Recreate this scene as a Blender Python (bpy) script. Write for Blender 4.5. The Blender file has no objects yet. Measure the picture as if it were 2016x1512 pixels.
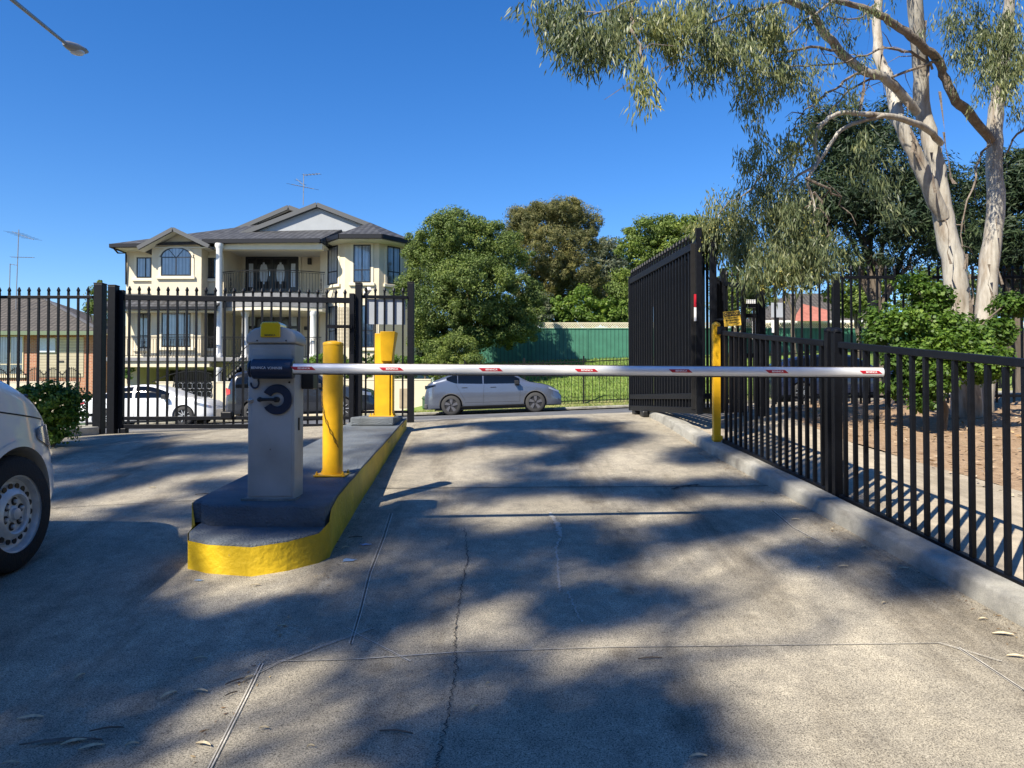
import bpy, bmesh, math, random
import numpy as np
from mathutils import Vector, Matrix
R = math.radians
sc = bpy.context.scene
col = sc.collection
# ---------------------------------------------------------------- camera, light
EYE = 1.5; F = 1490.0; PITCH = math.atan(29/1490)
cam_d = bpy.data.cameras.new('camera'); cam = bpy.data.objects.new('camera', cam_d); col.objects.link(cam)
cam_d.sensor_width = 36; cam_d.lens = 36*F/2016; cam_d.clip_start = .05; cam_d.clip_end = 3000
cam.location = (0, 0, EYE); cam.rotation_euler = (R(90)+PITCH, 0, 0); sc.camera = cam
SUN = Vector((.65, .80, -1.0)).normalized()            # direction the light travels
w = bpy.data.worlds.new('World'); sc.world = w; w.use_nodes = True
nt = w.node_tree; bg = nt.nodes['Background']
sky = nt.nodes.new('ShaderNodeTexSky'); sky.sky_type = 'NISHITA'; sky.sun_disc = False
sky.sun_elevation = math.asin(-SUN.z); sky.sun_rotation = math.atan2(-SUN.x, -SUN.y) % (2*math.pi)
sky.altitude = 0; sky.air_density = 1.0; sky.dust_density = .1; sky.ozone_density = 5.0
hsv = nt.nodes.new('ShaderNodeHueSaturation'); hsv.inputs['Hue'].default_value = .509; hsv.inputs['Saturation'].default_value = 1.28; hsv.inputs['Value'].default_value = 1.62
nt.links.new(sky.outputs[0], hsv.inputs['Color']); nt.links.new(hsv.outputs[0], bg.inputs[0]); bg.inputs[1].default_value = .062
sd = bpy.data.lights.new('sun', 'SUN'); sd.energy = 5.0; sd.angle = R(.53); sd.color = (1, .915, .77)
so = bpy.data.objects.new('sun', sd); col.objects.link(so); so.rotation_euler = SUN.to_track_quat('-Z', 'Y').to_euler()
so.location = (-20, -20, 40)
sc.view_settings.view_transform = 'Standard'; sc.view_settings.look = 'None'
sc.view_settings.exposure = .89; sc.view_settings.gamma = 1
sc.render.resolution_x = 1024; sc.render.resolution_y = 768
sc.cycles.max_bounces = 6; sc.cycles.transparent_max_bounces = 12
# ---------------------------------------------------------------- helpers
cp, sp = math.cos(PITCH), math.sin(PITCH)
def P(px, py, Y):
    "the point of the place that stands Y metres in front of the camera and shows at px,py of the 2016x1512 photo"
    a = (px-1008)/F; b = (756-py)/F
    d = Vector((a, cp-b*sp, sp+b*cp)); t = Y/d.y
    return Vector((d.x*t, Y, EYE+d.z*t))
def sst(a, b, x):
    t = min(1, max(0, (x-a)/(b-a))); return t*t*(3-2*t)
def G(X, Y):
    "terrain height"
    Xc = max(-32, min(30, X))
    Yc = min(Y, 28)
    r = 1.2+.037*Xc-.012*(Yc-12.5)
    a = .12*Y
    if Y < 15: z = -math.log(math.exp(-14*a)+math.exp(-14*r))/14
    else: z = r
    if Y > 29.4: z += sst(-6, -1.5, X)*(min(8.5, Y-29.4)*.27)
    return z
def mesh_obj(name, verts, faces, mat=None, parent=None, smooth=False, angle=35, mats=None, mi=None):
    me = bpy.data.meshes.new(name); me.from_pydata([tuple(v) for v in verts], [], faces); me.validate(); me.update()
    if mat: me.materials.append(mat)
    if smooth:
        me.shade_smooth()
        try: me.set_sharp_from_angle(angle=R(angle))
        except Exception: pass
    o = bpy.data.objects.new(name, me); col.objects.link(o)
    if parent: o.parent = parent
    return o
class MB:
    def __init__(s): s.v = []; s.f = []
    def add(s, vs, fs):
        n = len(s.v); s.v += [Vector(v) for v in vs]; s.f += [tuple(i+n for i in f) for f in fs]; return s
    def box(s, x0, x1, y0, y1, z0, z1, M=None):
        vs = [Vector(v) for v in ((x0,y0,z0),(x1,y0,z0),(x1,y1,z0),(x0,y1,z0),(x0,y0,z1),(x1,y0,z1),(x1,y1,z1),(x0,y1,z1))]
        if M: vs = [M @ v for v in vs]
        return s.add(vs, [(0,3,2,1),(4,5,6,7),(0,1,5,4),(1,2,6,5),(2,3,7,6),(3,0,4,7)])
    def bar(s, a, b, w, h=None, up=(0,0,1)):
        "square bar from a to b, w wide, h high"
        a = Vector(a); b = Vector(b); h = h or w; d = (b-a); L = d.length; d.normalize(); up = Vector(up)
        if abs(d.dot(up)) > .98: up = Vector((0,1,0))
        sx = d.cross(up).normalized(); sz = sx.cross(d).normalized()
        M = Matrix((( sx.x, d.x, sz.x, a.x),(sx.y, d.y, sz.y, a.y),(sx.z, d.z, sz.z, a.z),(0,0,0,1)))
        return s.box(-w/2, w/2, 0, L, -h/2, h/2, M)
    def tube(s, pts, rad, n=8, cap=True, squash=1.0):
        pts = [Vector(p) for p in pts]; N = len(pts)
        if not hasattr(rad, '__len__'): rad = [rad]*N
        base = len(s.v); prev = None
        for i, p in enumerate(pts):
            d = (pts[min(i+1, N-1)]-pts[max(i-1, 0)]).normalized()
            if prev is None:
                u = d.orthogonal().normalized()
            else: u = (prev - d*prev.dot(d)).normalized()
            prev = u; w_ = d.cross(u)
            for k in range(n):
                a = 2*math.pi*k/n; s.v.append(p+(u*math.cos(a)+w_*math.sin(a)*squash)*rad[i])
        for i in range(N-1):
            for k in range(n):
                k2 = (k+1) % n
                s.f.append((base+i*n+k, base+i*n+k2, base+(i+1)*n+k2, base+(i+1)*n+k))
        if cap:
            s.f.append(tuple(base+k for k in reversed(range(n)))); s.f.append(tuple(base+(N-1)*n+k for k in range(n)))
        return s
    def lathe(s, c, prof, n=24, axis='z', cap=True):
        "prof: (r, h) pairs"
        base = len(s.v); c = Vector(c)
        for r, h in prof:
            for k in range(n):
                a = 2*math.pi*k/n; p = (r*math.cos(a), r*math.sin(a), h)
                if axis == 'y': p = (p[0], p[2], p[1])
                if axis == 'x': p = (p[2], p[0], p[1])
                s.v.append(c+Vector(p))
        for i in range(len(prof)-1):
            for k in range(n):
                k2 = (k+1) % n
                s.f.append((base+i*n+k, base+i*n+k2, base+(i+1)*n+k2, base+(i+1)*n+k))
        if cap: s.f.append(tuple(base+k for k in reversed(range(n)))); s.f.append(tuple(base+(len(prof)-1)*n+k for k in range(n)))
        return s
    def prism(s, poly, fn, h0, h1):
        "poly in 2D; fn(a,b,h)->3D"
        n = len(poly)
        vs = [fn(a, b, h0) for a, b in poly]+[fn(a, b, h1) for a, b in poly]
        return s.add(vs, [tuple(reversed(range(n))), tuple(range(n, 2*n))]+[(i, (i+1) % n, n+(i+1) % n, n+i) for i in range(n)])
    def build(s, name, mat=None, parent=None, smooth=False, angle=35, bevel=0, seg=2):
        o = mesh_obj(name, s.v, s.f, mat, parent, smooth, angle)
        bm = bmesh.new(); bm.from_mesh(o.data); bmesh.ops.recalc_face_normals(bm, faces=bm.faces); bm.to_mesh(o.data); bm.free()
        if smooth:
            o.data.shade_smooth()
            try: o.data.set_sharp_from_angle(angle=R(angle))
            except Exception: pass
        if bevel:
            m = o.modifiers.new('bevel', 'BEVEL'); m.width = bevel; m.segments = seg; m.limit_method = 'ANGLE'; m.angle_limit = R(40)
        return o
def tag(o, label, cat, group=None, kind=None):
    o['label'] = label; o['category'] = cat
    if group: o['group'] = group
    if kind: o['kind'] = kind
    return o
def thing(name, label, cat, loc=(0,0,0), rz=0, group=None):
    o = bpy.data.objects.new(name, None); col.objects.link(o); o.location = loc; o.rotation_euler = (0, 0, rz); o.empty_display_size = .1
    return tag(o, label, cat, group)
def own(o, t):
    "o was built in world coordinates: make it a part of t and keep it where it is"
    o.parent = t
    o.matrix_parent_inverse = (Matrix.Translation(t.location) @ t.rotation_euler.to_matrix().to_4x4()).inverted()
    return o
def struct(o): o['kind'] = 'structure'; return o
def copy_tree(o, parent=None):
    c = o.copy(); col.objects.link(c)
    if parent: c.parent = parent
    for ch in list(o.children): copy_tree(ch, c)
    return c
def text_obj(name, body, size, mat, parent, M, extrude=.0006, bold=0, sx=1):
    cu = bpy.data.curves.new(name, 'FONT'); cu.body = body; cu.size = size; cu.align_x = 'CENTER'; cu.align_y = 'CENTER'; cu.extrude = extrude; cu.offset = bold; cu.resolution_u = 3
    t = bpy.data.objects.new(name, cu); col.objects.link(t); bpy.context.view_layer.update()
    me = bpy.data.meshes.new_from_object(t.evaluated_get(bpy.context.evaluated_depsgraph_get()))
    bpy.data.objects.remove(t); me.name = name; me.materials.clear(); me.materials.append(mat)
    me.transform(Matrix.Diagonal((sx, 1, 1, 1))); me.transform(M)
    o = bpy.data.objects.new(name, me); col.objects.link(o)
    if parent: o.parent = parent
    return o
FACE = Matrix.Rotation(R(90), 4, 'X')      # text lying in XY -> standing, facing -Y
# ---------------------------------------------------------------- materials
def mat(name, color, rough=.6, metal=0, var=0, scale=5, bump=0, bscale=None, spec=.5, coat=0, col2=None, detail=4, stretch=None):
    m = bpy.data.materials.new(name); m.use_nodes = True; n = m.node_tree; b = n.nodes['Principled BSDF']
    b.inputs['Base Color'].default_value = (*color, 1); b.inputs['Roughness'].default_value = rough; b.inputs['Metallic'].default_value = metal
    b.inputs['Specular IOR Level'].default_value = spec; b.inputs['Coat Weight'].default_value = coat; b.inputs['Coat Roughness'].default_value = .05
    if var or col2 or bump:
        tc = n.nodes.new('ShaderNodeTexCoord'); src = tc.outputs['Object']
        if stretch:
            mp = n.nodes.new('ShaderNodeMapping'); mp.inputs['Scale'].default_value = stretch; n.links.new(src, mp.inputs[0]); src = mp.outputs[0]
        no = n.nodes.new('ShaderNodeTexNoise'); no.inputs['Scale'].default_value = scale; no.inputs['Detail'].default_value = detail; no.inputs['Roughness'].default_value = .6
        n.links.new(src, no.inputs['Vector'])
        if var or col2:
            r = n.nodes.new('ShaderNodeValToRGB'); r.color_ramp.elements[0].position = .32; r.color_ramp.elements[1].position = .68
            c2 = col2 or tuple(c*(1+var) for c in color); c1 = color if col2 else tuple(c*(1-var) for c in color)
            r.color_ramp.elements[0].color = (*c1, 1); r.color_ramp.elements[1].color = (*c2, 1)
            n.links.new(no.outputs['Fac'], r.inputs[0]); n.links.new(r.outputs[0], b.inputs['Base Color'])
        if bump:
            n2 = n.nodes.new('ShaderNodeTexNoise'); n2.inputs['Scale'].default_value = bscale or scale*6; n2.inputs['Detail'].default_value = 6; n.links.new(src, n2.inputs['Vector'])
            bu = n.nodes.new('ShaderNodeBump'); bu.inputs['Strength'].default_value = bump; bu.inputs['Distance'].default_value = .02
            n.links.new(n2.outputs['Fac'], bu.inputs['Height']); n.links.new(bu.outputs[0], b.inputs['Normal'])
    return m
def nd(n, t, **kw):
    x = n.nodes.new(t)
    for k, v in kw.items():
        if k in x.inputs: x.inputs[k].default_value = v
        else: setattr(x, k, v)
    return x
def ramp(n, src, stops):
    r = n.nodes.new('ShaderNodeValToRGB'); e = r.color_ramp.elements
    while len(e) < len(stops): e.new(.5)
    for i, (p, c) in enumerate(stops): e[i].position = p; e[i].color = (*c, 1) if len(c) == 3 else c
    n.links.new(src, r.inputs[0]); return r.outputs[0]
def mixc(n, f, a, b, mode='MIX'):
    m = n.nodes.new('ShaderNodeMix'); m.data_type = 'RGBA'; m.blend_type = mode
    for i, x in ((0, f), (6, a), (7, b)):
        if hasattr(x, 'is_linked'): n.links.new(x, m.inputs[i])
        elif i == 0: m.inputs[0].default_value = x
        else: m.inputs[i].default_value = (*x, 1)
    return m.outputs[2]
def concrete(name, c, dark=.6, speck=.35, patch=1.0, agg=260):
    m = bpy.data.materials.new(name); m.use_nodes = True; n = m.node_tree; b = n.nodes['Principled BSDF']; b.inputs['Roughness'].default_value = .88
    b.inputs['Specular IOR Level'].default_value = .3
    tc = nd(n, 'ShaderNodeTexCoord'); o = tc.outputs['Object']
    def noise(s, d=5, r=.6):
        x = nd(n, 'ShaderNodeTexNoise', Scale=s, Detail=d, Roughness=r); n.links.new(o, x.inputs['Vector']); return x.outputs['Fac']
    mpx = nd(n, 'ShaderNodeMapping'); mpx.inputs['Scale'].default_value = (1.6, .22, 1); n.links.new(o, mpx.inputs[0])
    st = nd(n, 'ShaderNodeTexNoise', Scale=1.3*patch, Detail=6, Roughness=.7); n.links.new(mpx.outputs[0], st.inputs['Vector'])
    streak = ramp(n, st.outputs['Fac'], [(.34, (.60, .58, .56)), (.5, (1, 1, 1)), (.7, (1.08, 1.07, 1.05))])
    spot = ramp(n, noise(2.6, 3, .5), [(.0, (1, 1, 1)), (.66, (1, 1, 1)), (.74, (.72, .70, .68))])
    big = ramp(n, noise(.7*patch, 6, .65), [(.3, tuple(x*dark for x in c)), (.5, tuple(x*.9 for x in c)), (.7, tuple(min(1, x*1.12) for x in c))])
    mid = ramp(n, noise(9, 6), [(.3, (.66, .66, .67)), (.65, (1.10, 1.09, 1.06))])
    x = mixc(n, .75, mixc(n, 1, mixc(n, 1, big, streak, 'MULTIPLY'), spot, 'MULTIPLY'), mid, 'MULTIPLY')
    fine = ramp(n, noise(agg*.8, 3, .75), [(.36, (1-speck*1.0,)*3), (.5, (.97, .97, .97)), (.64, (1+speck*.6,)*3)])
    x = mixc(n, 1, x, fine, 'MULTIPLY')
    vo = nd(n, 'ShaderNodeTexVoronoi', Scale=agg*.55); n.links.new(o, vo.inputs['Vector'])
    sp_ = ramp(n, vo.outputs['Distance'], [(.0, (.55, .55, .55)), (.16, (1, 1, 1))])
    x = mixc(n, speck, x, mixc(n, 1, x, sp_, 'MULTIPLY'))
    n.links.new(x, b.inputs['Base Color'])
    bu = nd(n, 'ShaderNodeBump', Strength=.5, Distance=.004); n.links.new(noise(agg*.5, 4), bu.inputs['Height']); n.links.new(bu.outputs[0], b.inputs['Normal'])
    return m
def leafmat(name, c1, c2, c3, trans=.35, rough=.5):
    m = bpy.data.materials.new(name); m.use_nodes = True; n = m.node_tree; b = n.nodes['Principled BSDF']; out = n.nodes['Material Output']
    g = nd(n, 'ShaderNodeNewGeometry'); tc = nd(n, 'ShaderNodeTexCoord')
    a = ramp(n, g.outputs['Random Per Island'], [(0, c1), (.6, c2), (1, c3)])
    no = nd(n, 'ShaderNodeTexNoise', Scale=.9, Detail=2); n.links.new(tc.outputs['Object'], no.inputs['Vector'])
    k = ramp(n, no.outputs['Fac'], [(.32, (.62, .68, .7)), (.5, (1, 1, 1)), (.68, (1.35, 1.25, 1.0))])
    x = mixc(n, 1, a, k, 'MULTIPLY'); n.links.new(x, b.inputs['Base Color']); b.inputs['Roughness'].default_value = rough; b.inputs['Specular IOR Level'].default_value = .35
    t = nd(n, 'ShaderNodeBsdfTranslucent'); y = mixc(n, 1, x, (1.1, 1.25, .5), 'MULTIPLY'); n.links.new(y, t.inputs[0])
    mx = nd(n, 'ShaderNodeMixShader'); mx.inputs[0].default_value = trans
    n.links.new(b.outputs[0], mx.inputs[1]); n.links.new(t.outputs[0], mx.inputs[2]); n.links.new(mx.outputs[0], out.inputs[0])
    return m
def glassmat(name, tint=(.55, .6, .62), refl=.12, rough=.02):
    m = bpy.data.materials.new(name); m.use_nodes = True; n = m.node_tree; n.nodes.remove(n.nodes['Principled BSDF']); out = n.nodes['Material Output']
    tr = nd(n, 'ShaderNodeBsdfTransparent', Color=(*tint, 1)); gl = nd(n, 'ShaderNodeBsdfGlossy', Roughness=rough)
    lw = nd(n, 'ShaderNodeFresnel', IOR=1.5); ad = nd(n, 'ShaderNodeMath'); ad.operation = 'ADD'; ad.inputs[1].default_value = refl-.04; ad.use_clamp = True
    n.links.new(lw.outputs[0], ad.inputs[0]); mx = nd(n, 'ShaderNodeMixShader'); n.links.new(ad.outputs[0], mx.inputs[0])
    n.links.new(tr.outputs[0], mx.inputs[1]); n.links.new(gl.outputs[0], mx.inputs[2]); n.links.new(mx.outputs[0], out.inputs[0])
    return m
def bandmat(name, axis, period, c1, c2, duty=.5, bump=.6, rough=.7, noise=.15, axis2=None, period2=None):
    "courses / ribs along one axis (and a second), for tiles, boards and corrugated sheet"
    m = bpy.data.materials.new(name); m.use_nodes = True; n = m.node_tree; b = n.nodes['Principled BSDF']; b.inputs['Roughness'].default_value = rough
    tc = nd(n, 'ShaderNodeTexCoord'); s = nd(n, 'ShaderNodeSeparateXYZ'); n.links.new(tc.outputs['Object'], s.inputs[0])
    def saw(ax, per, typ='FRACT'):
        d = nd(n, 'ShaderNodeMath'); d.operation = 'DIVIDE'; d.inputs[1].default_value = per; n.links.new(s.outputs['XYZ'.index(ax)], d.inputs[0])
        f = nd(n, 'ShaderNodeMath'); f.operation = 'FRACT'; n.links.new(d.outputs[0], f.inputs[0]); return f.outputs[0]
    f = saw(axis, period)
    c = ramp(n, f, [(0, c2), (duty*.5, c1), (.85, c1), (1, c2)])
    h = f
    if axis2:
        f2 = saw(axis2, period2); c = mixc(n, 1, c, ramp(n, f2, [(0, (.55, .55, .55)), (.35, (1.1, 1.1, 1.1)), (.7, (1, 1, 1)), (1, (.55, .55, .55))]), 'MULTIPLY')
        ad = nd(n, 'ShaderNodeMath'); ad.operation = 'ADD'; n.links.new(f, ad.inputs[0]); pp = nd(n, 'ShaderNodeMath'); pp.operation = 'PINGPONG'; pp.inputs[1].default_value = .5; n.links.new(f2, pp.inputs[0]); n.links.new(pp.outputs[0], ad.inputs[1]); h = ad.outputs[0]
    no = nd(n, 'ShaderNodeTexNoise', Scale=3, Detail=5); n.links.new(tc.outputs['Object'], no.inputs['Vector'])
    c = mixc(n, 1, c, ramp(n, no.outputs['Fac'], [(.3, (1-noise,)*3), (.7, (1+noise,)*3)]), 'MULTIPLY')
    n.links.new(c, b.inputs['Base Color'])
    bu = nd(n, 'ShaderNodeBump', Strength=bump, Distance=.03); n.links.new(h, bu.inputs['Height']); n.links.new(bu.outputs[0], b.inputs['Normal'])
    return m
def brickmat(name, c1, c2, mortar, w=.24, h=.086):
    m = bpy.data.materials.new(name); m.use_nodes = True; n = m.node_tree; b = n.nodes['Principled BSDF']; b.inputs['Roughness'].default_value = .85
    tc = nd(n, 'ShaderNodeTexCoord'); s = nd(n, 'ShaderNodeSeparateXYZ'); n.links.new(tc.outputs['Object'], s.inputs[0])
    ad = nd(n, 'ShaderNodeMath'); ad.operation = 'ADD'; n.links.new(s.outputs[0], ad.inputs[0]); n.links.new(s.outputs[1], ad.inputs[1])
    cx = nd(n, 'ShaderNodeCombineXYZ'); n.links.new(ad.outputs[0], cx.inputs[0]); n.links.new(s.outputs[2], cx.inputs[1])
    br = nd(n, 'ShaderNodeTexBrick', Scale=1.0); n.links.new(cx.outputs[0], br.inputs['Vector'])
    br.inputs['Color1'].default_value = (*c1, 1); br.inputs['Color2'].default_value = (*c2, 1); br.inputs['Mortar'].default_value = (*mortar, 1)
    br.inputs['Brick Width'].default_value = w; br.inputs['Row Height'].default_value = h; br.inputs['Mortar Size'].default_value = .008
    n.links.new(br.outputs[0], b.inputs['Base Color']); return m
M = {}
M['drive'] = concrete('concrete_drive', (.385, .348, .275), .66, .8, 1, 230)
M['path'] = concrete('concrete_path', (.46, .40, .31), .78, .25, 1, 300)
M['kerb'] = concrete('concrete_kerb', (.37, .36, .32), .62, .3, 2, 300)
M['road'] = concrete('asphalt', (.15, .155, .165), .75, .25, .6, 200)
M['soil'] = mat('soil', (.12, .08, .05), .95, var=.4, scale=6, bump=.8, bscale=40)
M['mulch'] = mat('mulch', (.24, .155, .09), .95, scale=14, col2=(.40, .28, .175), bump=1, bscale=60, detail=8)
M['grass'] = mat('grass', (.10, .17, .028), .9, scale=2.5, col2=(.19, .27, .05), bump=1, bscale=50, detail=8)
M['verge'] = mat('verge', (.13, .18, .04), .9, scale=3.5, col2=(.30, .27, .11), bump=1, bscale=50, detail=8)
M['black'] = mat('black_steel', (.0045, .0055, .0085), .42, var=.25, scale=20, bump=.15, bscale=200, spec=.22)
M['blackfar'] = mat('black_steel_far', (.007, .008, .009), .6, spec=.2)
M['rubber'] = mat('rubber', (.012, .012, .013), .8, var=.3, scale=30)
M['yellow'] = mat('yellow_paint', (.72, .40, .008), .42, var=.12, scale=6, bump=.12, bscale=120)
M['yellow2'] = mat('yellow_kerb_paint', (.52, .36, .010), .55, scale=4, col2=(.74, .50, .014), bump=.45, bscale=30, detail=8)
M['bluegrey'] = mat('blue_grey_paint', (.095, .112, .13), .75, scale=4, col2=(.155, .175, .19), bump=.8, bscale=70, detail=8)
M['cab'] = mat('cabinet_paint', (.42, .42, .40), .45, var=.06, scale=4, bump=.05, bscale=300)
M['navy'] = mat('navy_plastic', (.012, .022, .048), .32, var=.15, scale=20)
M['blackpl'] = mat('black_plastic', (.008, .008, .009), .45)
M['boom'] = mat('boom_aluminium', (.80, .81, .82), .34, .25, var=.08, scale=3, stretch=(.6, 8, 8), bump=.03)
M['red'] = mat('red_sticker', (.45, .015, .03), .4)
M['white'] = mat('white_print', (.8, .8, .8), .5)
M['ink'] = mat('black_print', (.02, .02, .02), .6)
M['signy'] = mat('sign_yellow', (.80, .50, .06), .45, var=.08, scale=20)
M['chrome'] = mat('metal_lock', (.5, .5, .5), .25, 1)
M['lampy'] = mat('amber_lens', (.75, .50, .01), .2, coat=.6)
M['render'] = mat('cream_render', (.62, .55, .41), .85, var=.06, scale=1.5, bump=.1, bscale=60)
M['trim'] = mat('cream_trim', (.68, .62, .48), .8, var=.04, scale=3)
M['soffit'] = mat('soffit_white', (.62, .60, .52), .8)
M['gableface'] = mat('gable_shaded_white', (.33, .35, .37), .8, var=.05, scale=2)  # white gable, its colour greyed to stand for shade on it
M['whitep'] = mat('white_paint', (.78, .78, .76), .5, var=.04, scale=4)
M['gutter'] = mat('dark_gutter', (.010, .011, .015), .5, spec=.25)
M['barge'] = mat('barge_grey', (.07, .075, .082), .6)
M['tile'] = bandmat('roof_tiles', 'Y', .36, (.06, .062, .068), (.006, .006, .008), .6, 1.0, .7, .5, 'X', .3)
M['tileg'] = bandmat('roof_tiles_brown', 'Y', .33, (.085, .075, .065), (.035, .03, .027), .5, 1.0, .8, .25, 'X', .3)
M['tiler'] = mat('roof_red', (.36, .13, .09), .8, var=.2, scale=3)
M['stone'] = mat('slab_tile', (.20, .20, .205), .6, var=.2, scale=5)
M['frame'] = mat('window_frame', (.015, .017, .022), .4)
M['creamframe'] = mat('cream_frame', (.62, .54, .36), .5)
M['curtain'] = bandmat('curtain', 'X', .16, (.80, .79, .77), (.42, .42, .43), .8, .5, .9, .1)
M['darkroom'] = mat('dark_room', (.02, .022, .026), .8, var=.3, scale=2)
M['glass'] = glassmat('window_glass', (.80, .83, .86), .12)
M['doorblack'] = mat('door_black', (.012, .014, .018), .3)
M['frost'] = mat('frosted_glass', (.50, .56, .64), .25, var=.1, scale=6)
M['brick'] = brickmat('brick', (.40, .17, .09), (.30, .11, .06), (.42, .36, .28))
M['roller'] = bandmat('roller_door', 'Z', .16, (.50, .44, .33), (.30, .26, .19), .5, .8, .5, .05)
M['green'] = bandmat('green_steel', 'X', .20, (.038, .15, .095), (.02, .085, .055), .5, .9, .45, .12)
M['lattice'] = mat('lattice', (.60, .55, .40), .7)
M['sheetgrey'] = mat('grey_panel', (.36, .39, .43), .4, var=.1, scale=3)
M['bark'] = None
M['darkbark'] = mat('dark_bark', (.07, .055, .042), .9, scale=5, col2=(.16, .13, .10), bump=1, bscale=18, stretch=(1, 1, .25))
M['brownbark'] = mat('brown_bark', (.125, .10, .08), .9, scale=9, col2=(.25, .21, .17), bump=.8, bscale=30)
M['dryleaf'] = mat('dry_leaf', (.62, .53, .36), .7, var=.3, scale=20)
M['tyre'] = mat('tyre', (.016, .016, .017), .85, bump=.4, bscale=80)
M['tyre2'] = mat('tyre_dusty', (.035, .035, .036), .85)
M['greenbin'] = mat('green_box', (.05, .10, .05), .6, var=.15)
def gumbark():
    m = bpy.data.materials.new('gum_bark'); m.use_nodes = True; n = m.node_tree; b = n.nodes['Principled BSDF']; b.inputs['Roughness'].default_value = .75
    tc = nd(n, 'ShaderNodeTexCoord'); mp = nd(n, 'ShaderNodeMapping'); mp.inputs['Scale'].default_value = (1, 1, .22); n.links.new(tc.outputs['Object'], mp.inputs[0])
    a = nd(n, 'ShaderNodeTexNoise', Scale=5.5, Detail=7, Roughness=.65); n.links.new(mp.outputs[0], a.inputs['Vector'])
    c = ramp(n, a.outputs['Fac'], [(.30, (.17, .125, .095)), (.40, (.28, .24, .19)), (.47, (.35, .32, .275)), (.6, (.44, .42, .37)), (.75, (.27, .26, .24))])
    a2 = nd(n, 'ShaderNodeTexNoise', Scale=30, Detail=5); n.links.new(mp.outputs[0], a2.inputs['Vector'])
    c = mixc(n, 1, c, ramp(n, a2.outputs['Fac'], [(.3, (.75, .74, .72)), (.6, (1.05, 1.05, 1.05))]), 'MULTIPLY')
    n.links.new(c, b.inputs['Base Color']); bu = nd(n, 'ShaderNodeBump', Strength=.6, Distance=.02); n.links.new(a.outputs['Fac'], bu.inputs['Height']); n.links.new(bu.outputs[0], b.inputs['Normal'])
    return m
M['bark'] = gumbark()
def chipped(m, scale, lo, chip=(.20, .19, .17)):
    "worn spots where the paint is gone, and grime"
    n = m.node_tree; b = n.nodes['Principled BSDF']; src = b.inputs['Base Color'].links[0].from_socket
    tc = nd(n, 'ShaderNodeTexCoord'); a = nd(n, 'ShaderNodeTexNoise', Scale=scale, Detail=8, Roughness=.7); n.links.new(tc.outputs['Object'], a.inputs['Vector'])
    c = mixc(n, ramp(n, a.outputs['Fac'], [(lo, (0, 0, 0)), (lo+.03, (1, 1, 1))]), src, chip)
    g = nd(n, 'ShaderNodeTexNoise', Scale=2.2, Detail=6); n.links.new(tc.outputs['Object'], g.inputs['Vector'])
    c = mixc(n, 1, c, ramp(n, g.outputs['Fac'], [(.35, (.78, .76, .72)), (.55, (1, 1, 1))]), 'MULTIPLY'); n.links.new(c, b.inputs['Base Color'])
chipped(M['yellow2'], 16, .66); chipped(M['bluegrey'], 12, .67, (.26, .26, .24)); chipped(M['yellow'], 22, .74, (.12, .09, .05)); chipped(M['cab'], 25, .76, (.2, .19, .17))
M['l_gum'] = leafmat('gum_leaves', (.08, .105, .05), (.16, .195, .095), (.30, .31, .15), .32, .42)
M['l_bush'] = leafmat('bush_leaves', (.045, .095, .016), (.095, .18, .03), (.18, .28, .05), .38)
M['l_mela'] = leafmat('paperbark_leaves', (.06, .095, .02), (.12, .175, .04), (.22, .27, .08), .28, .6)
M['l_olive'] = leafmat('olive_leaves', (.08, .085, .028), (.14, .145, .05), (.24, .21, .085), .2, .7)
M['l_grey'] = leafmat('grey_green_leaves', (.055, .075, .045), (.10, .125, .08), (.16, .17, .11), .2, .7)
M['l_bright'] = leafmat('bright_leaves', (.07, .13, .02), (.13, .22, .035), (.22, .30, .06), .4)
M['l_lime'] = leafmat('lime_leaves', (.07, .11, .02), (.12, .18, .03), (.20, .25, .06), .25, .6)
M['l_dark'] = leafmat('dark_needles', (.012, .028, .012), (.025, .048, .02), (.05, .075, .03), .12, .6)
M['l_shade'] = leafmat('canopy_leaves', (.055, .075, .038), (.10, .125, .062), (.17, .18, .08), .15)
M['blossom'] = leafmat('gum_flowers', (.35, .30, .06), (.42, .38, .10), (.30, .30, .08), .3)
# ---------------------------------------------------------------- terrain and paving
def sheet(name, x0, x1, y0, y1, nx, ny, off, m, xf0=None, xf1=None, powy=1):
    vs = []; fs = []
    for j in range(ny+1):
        Y = y0+(y1-y0)*(j/ny)**powy
        a = xf0(Y) if xf0 else x0; b = xf1(Y) if xf1 else x1
        for i in range(nx+1):
            X = a+(b-a)*i/nx; vs.append((X, Y, G(X, Y)+(off(X, Y) if callable(off) else off)))
    for j in range(ny):
        for i in range(nx):
            k = j*(nx+1)+i; fs.append((k, k+1, k+nx+2, k+nx+1))
    return struct(mesh_obj(name, vs, fs, m, smooth=True, angle=60))
def kx(Y): return float(np.interp(Y, [-12, 3.85, 7.9, 10.8, 12.6, 13.6], [3.6, 2.375, 2.02, 1.93, 2.15, 2.9]))
def base_off(X, Y):
    if -60 < X < 60 and -40 < Y < 60: return -.07
    return -.07
sheet('ground', -70, 70, -40, 34, 70, 74, base_off, M['soil'])
sheet('far_ground', -70, 70, 33.6, 60, 70, 40, -.06, M['grass'])
sheet('distant_ground', -900, 900, 59, 1500, 20, 12, -.3, M['verge'])
sheet('driveway', -9, 0, -6, 12.9, 30, 80, 0, M['drive'], xf0=lambda Y: float(np.interp(Y, [-6, 8.2, 9.2, 10.6, 13], [-9, -9, -6.4, -5.6, -6.5])), xf1=kx)
sheet('road', -60, 60, 12.9, 28.3, 60, 30, -.03, M['road'])
sheet('gutter_strip', -60, 60, 28.0, 28.32, 60, 1, .02, M['kerb'])
sheet('verge_grass', -60, 60, 28.3, 30.2, 60, 8, .05, M['verge'])
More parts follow.
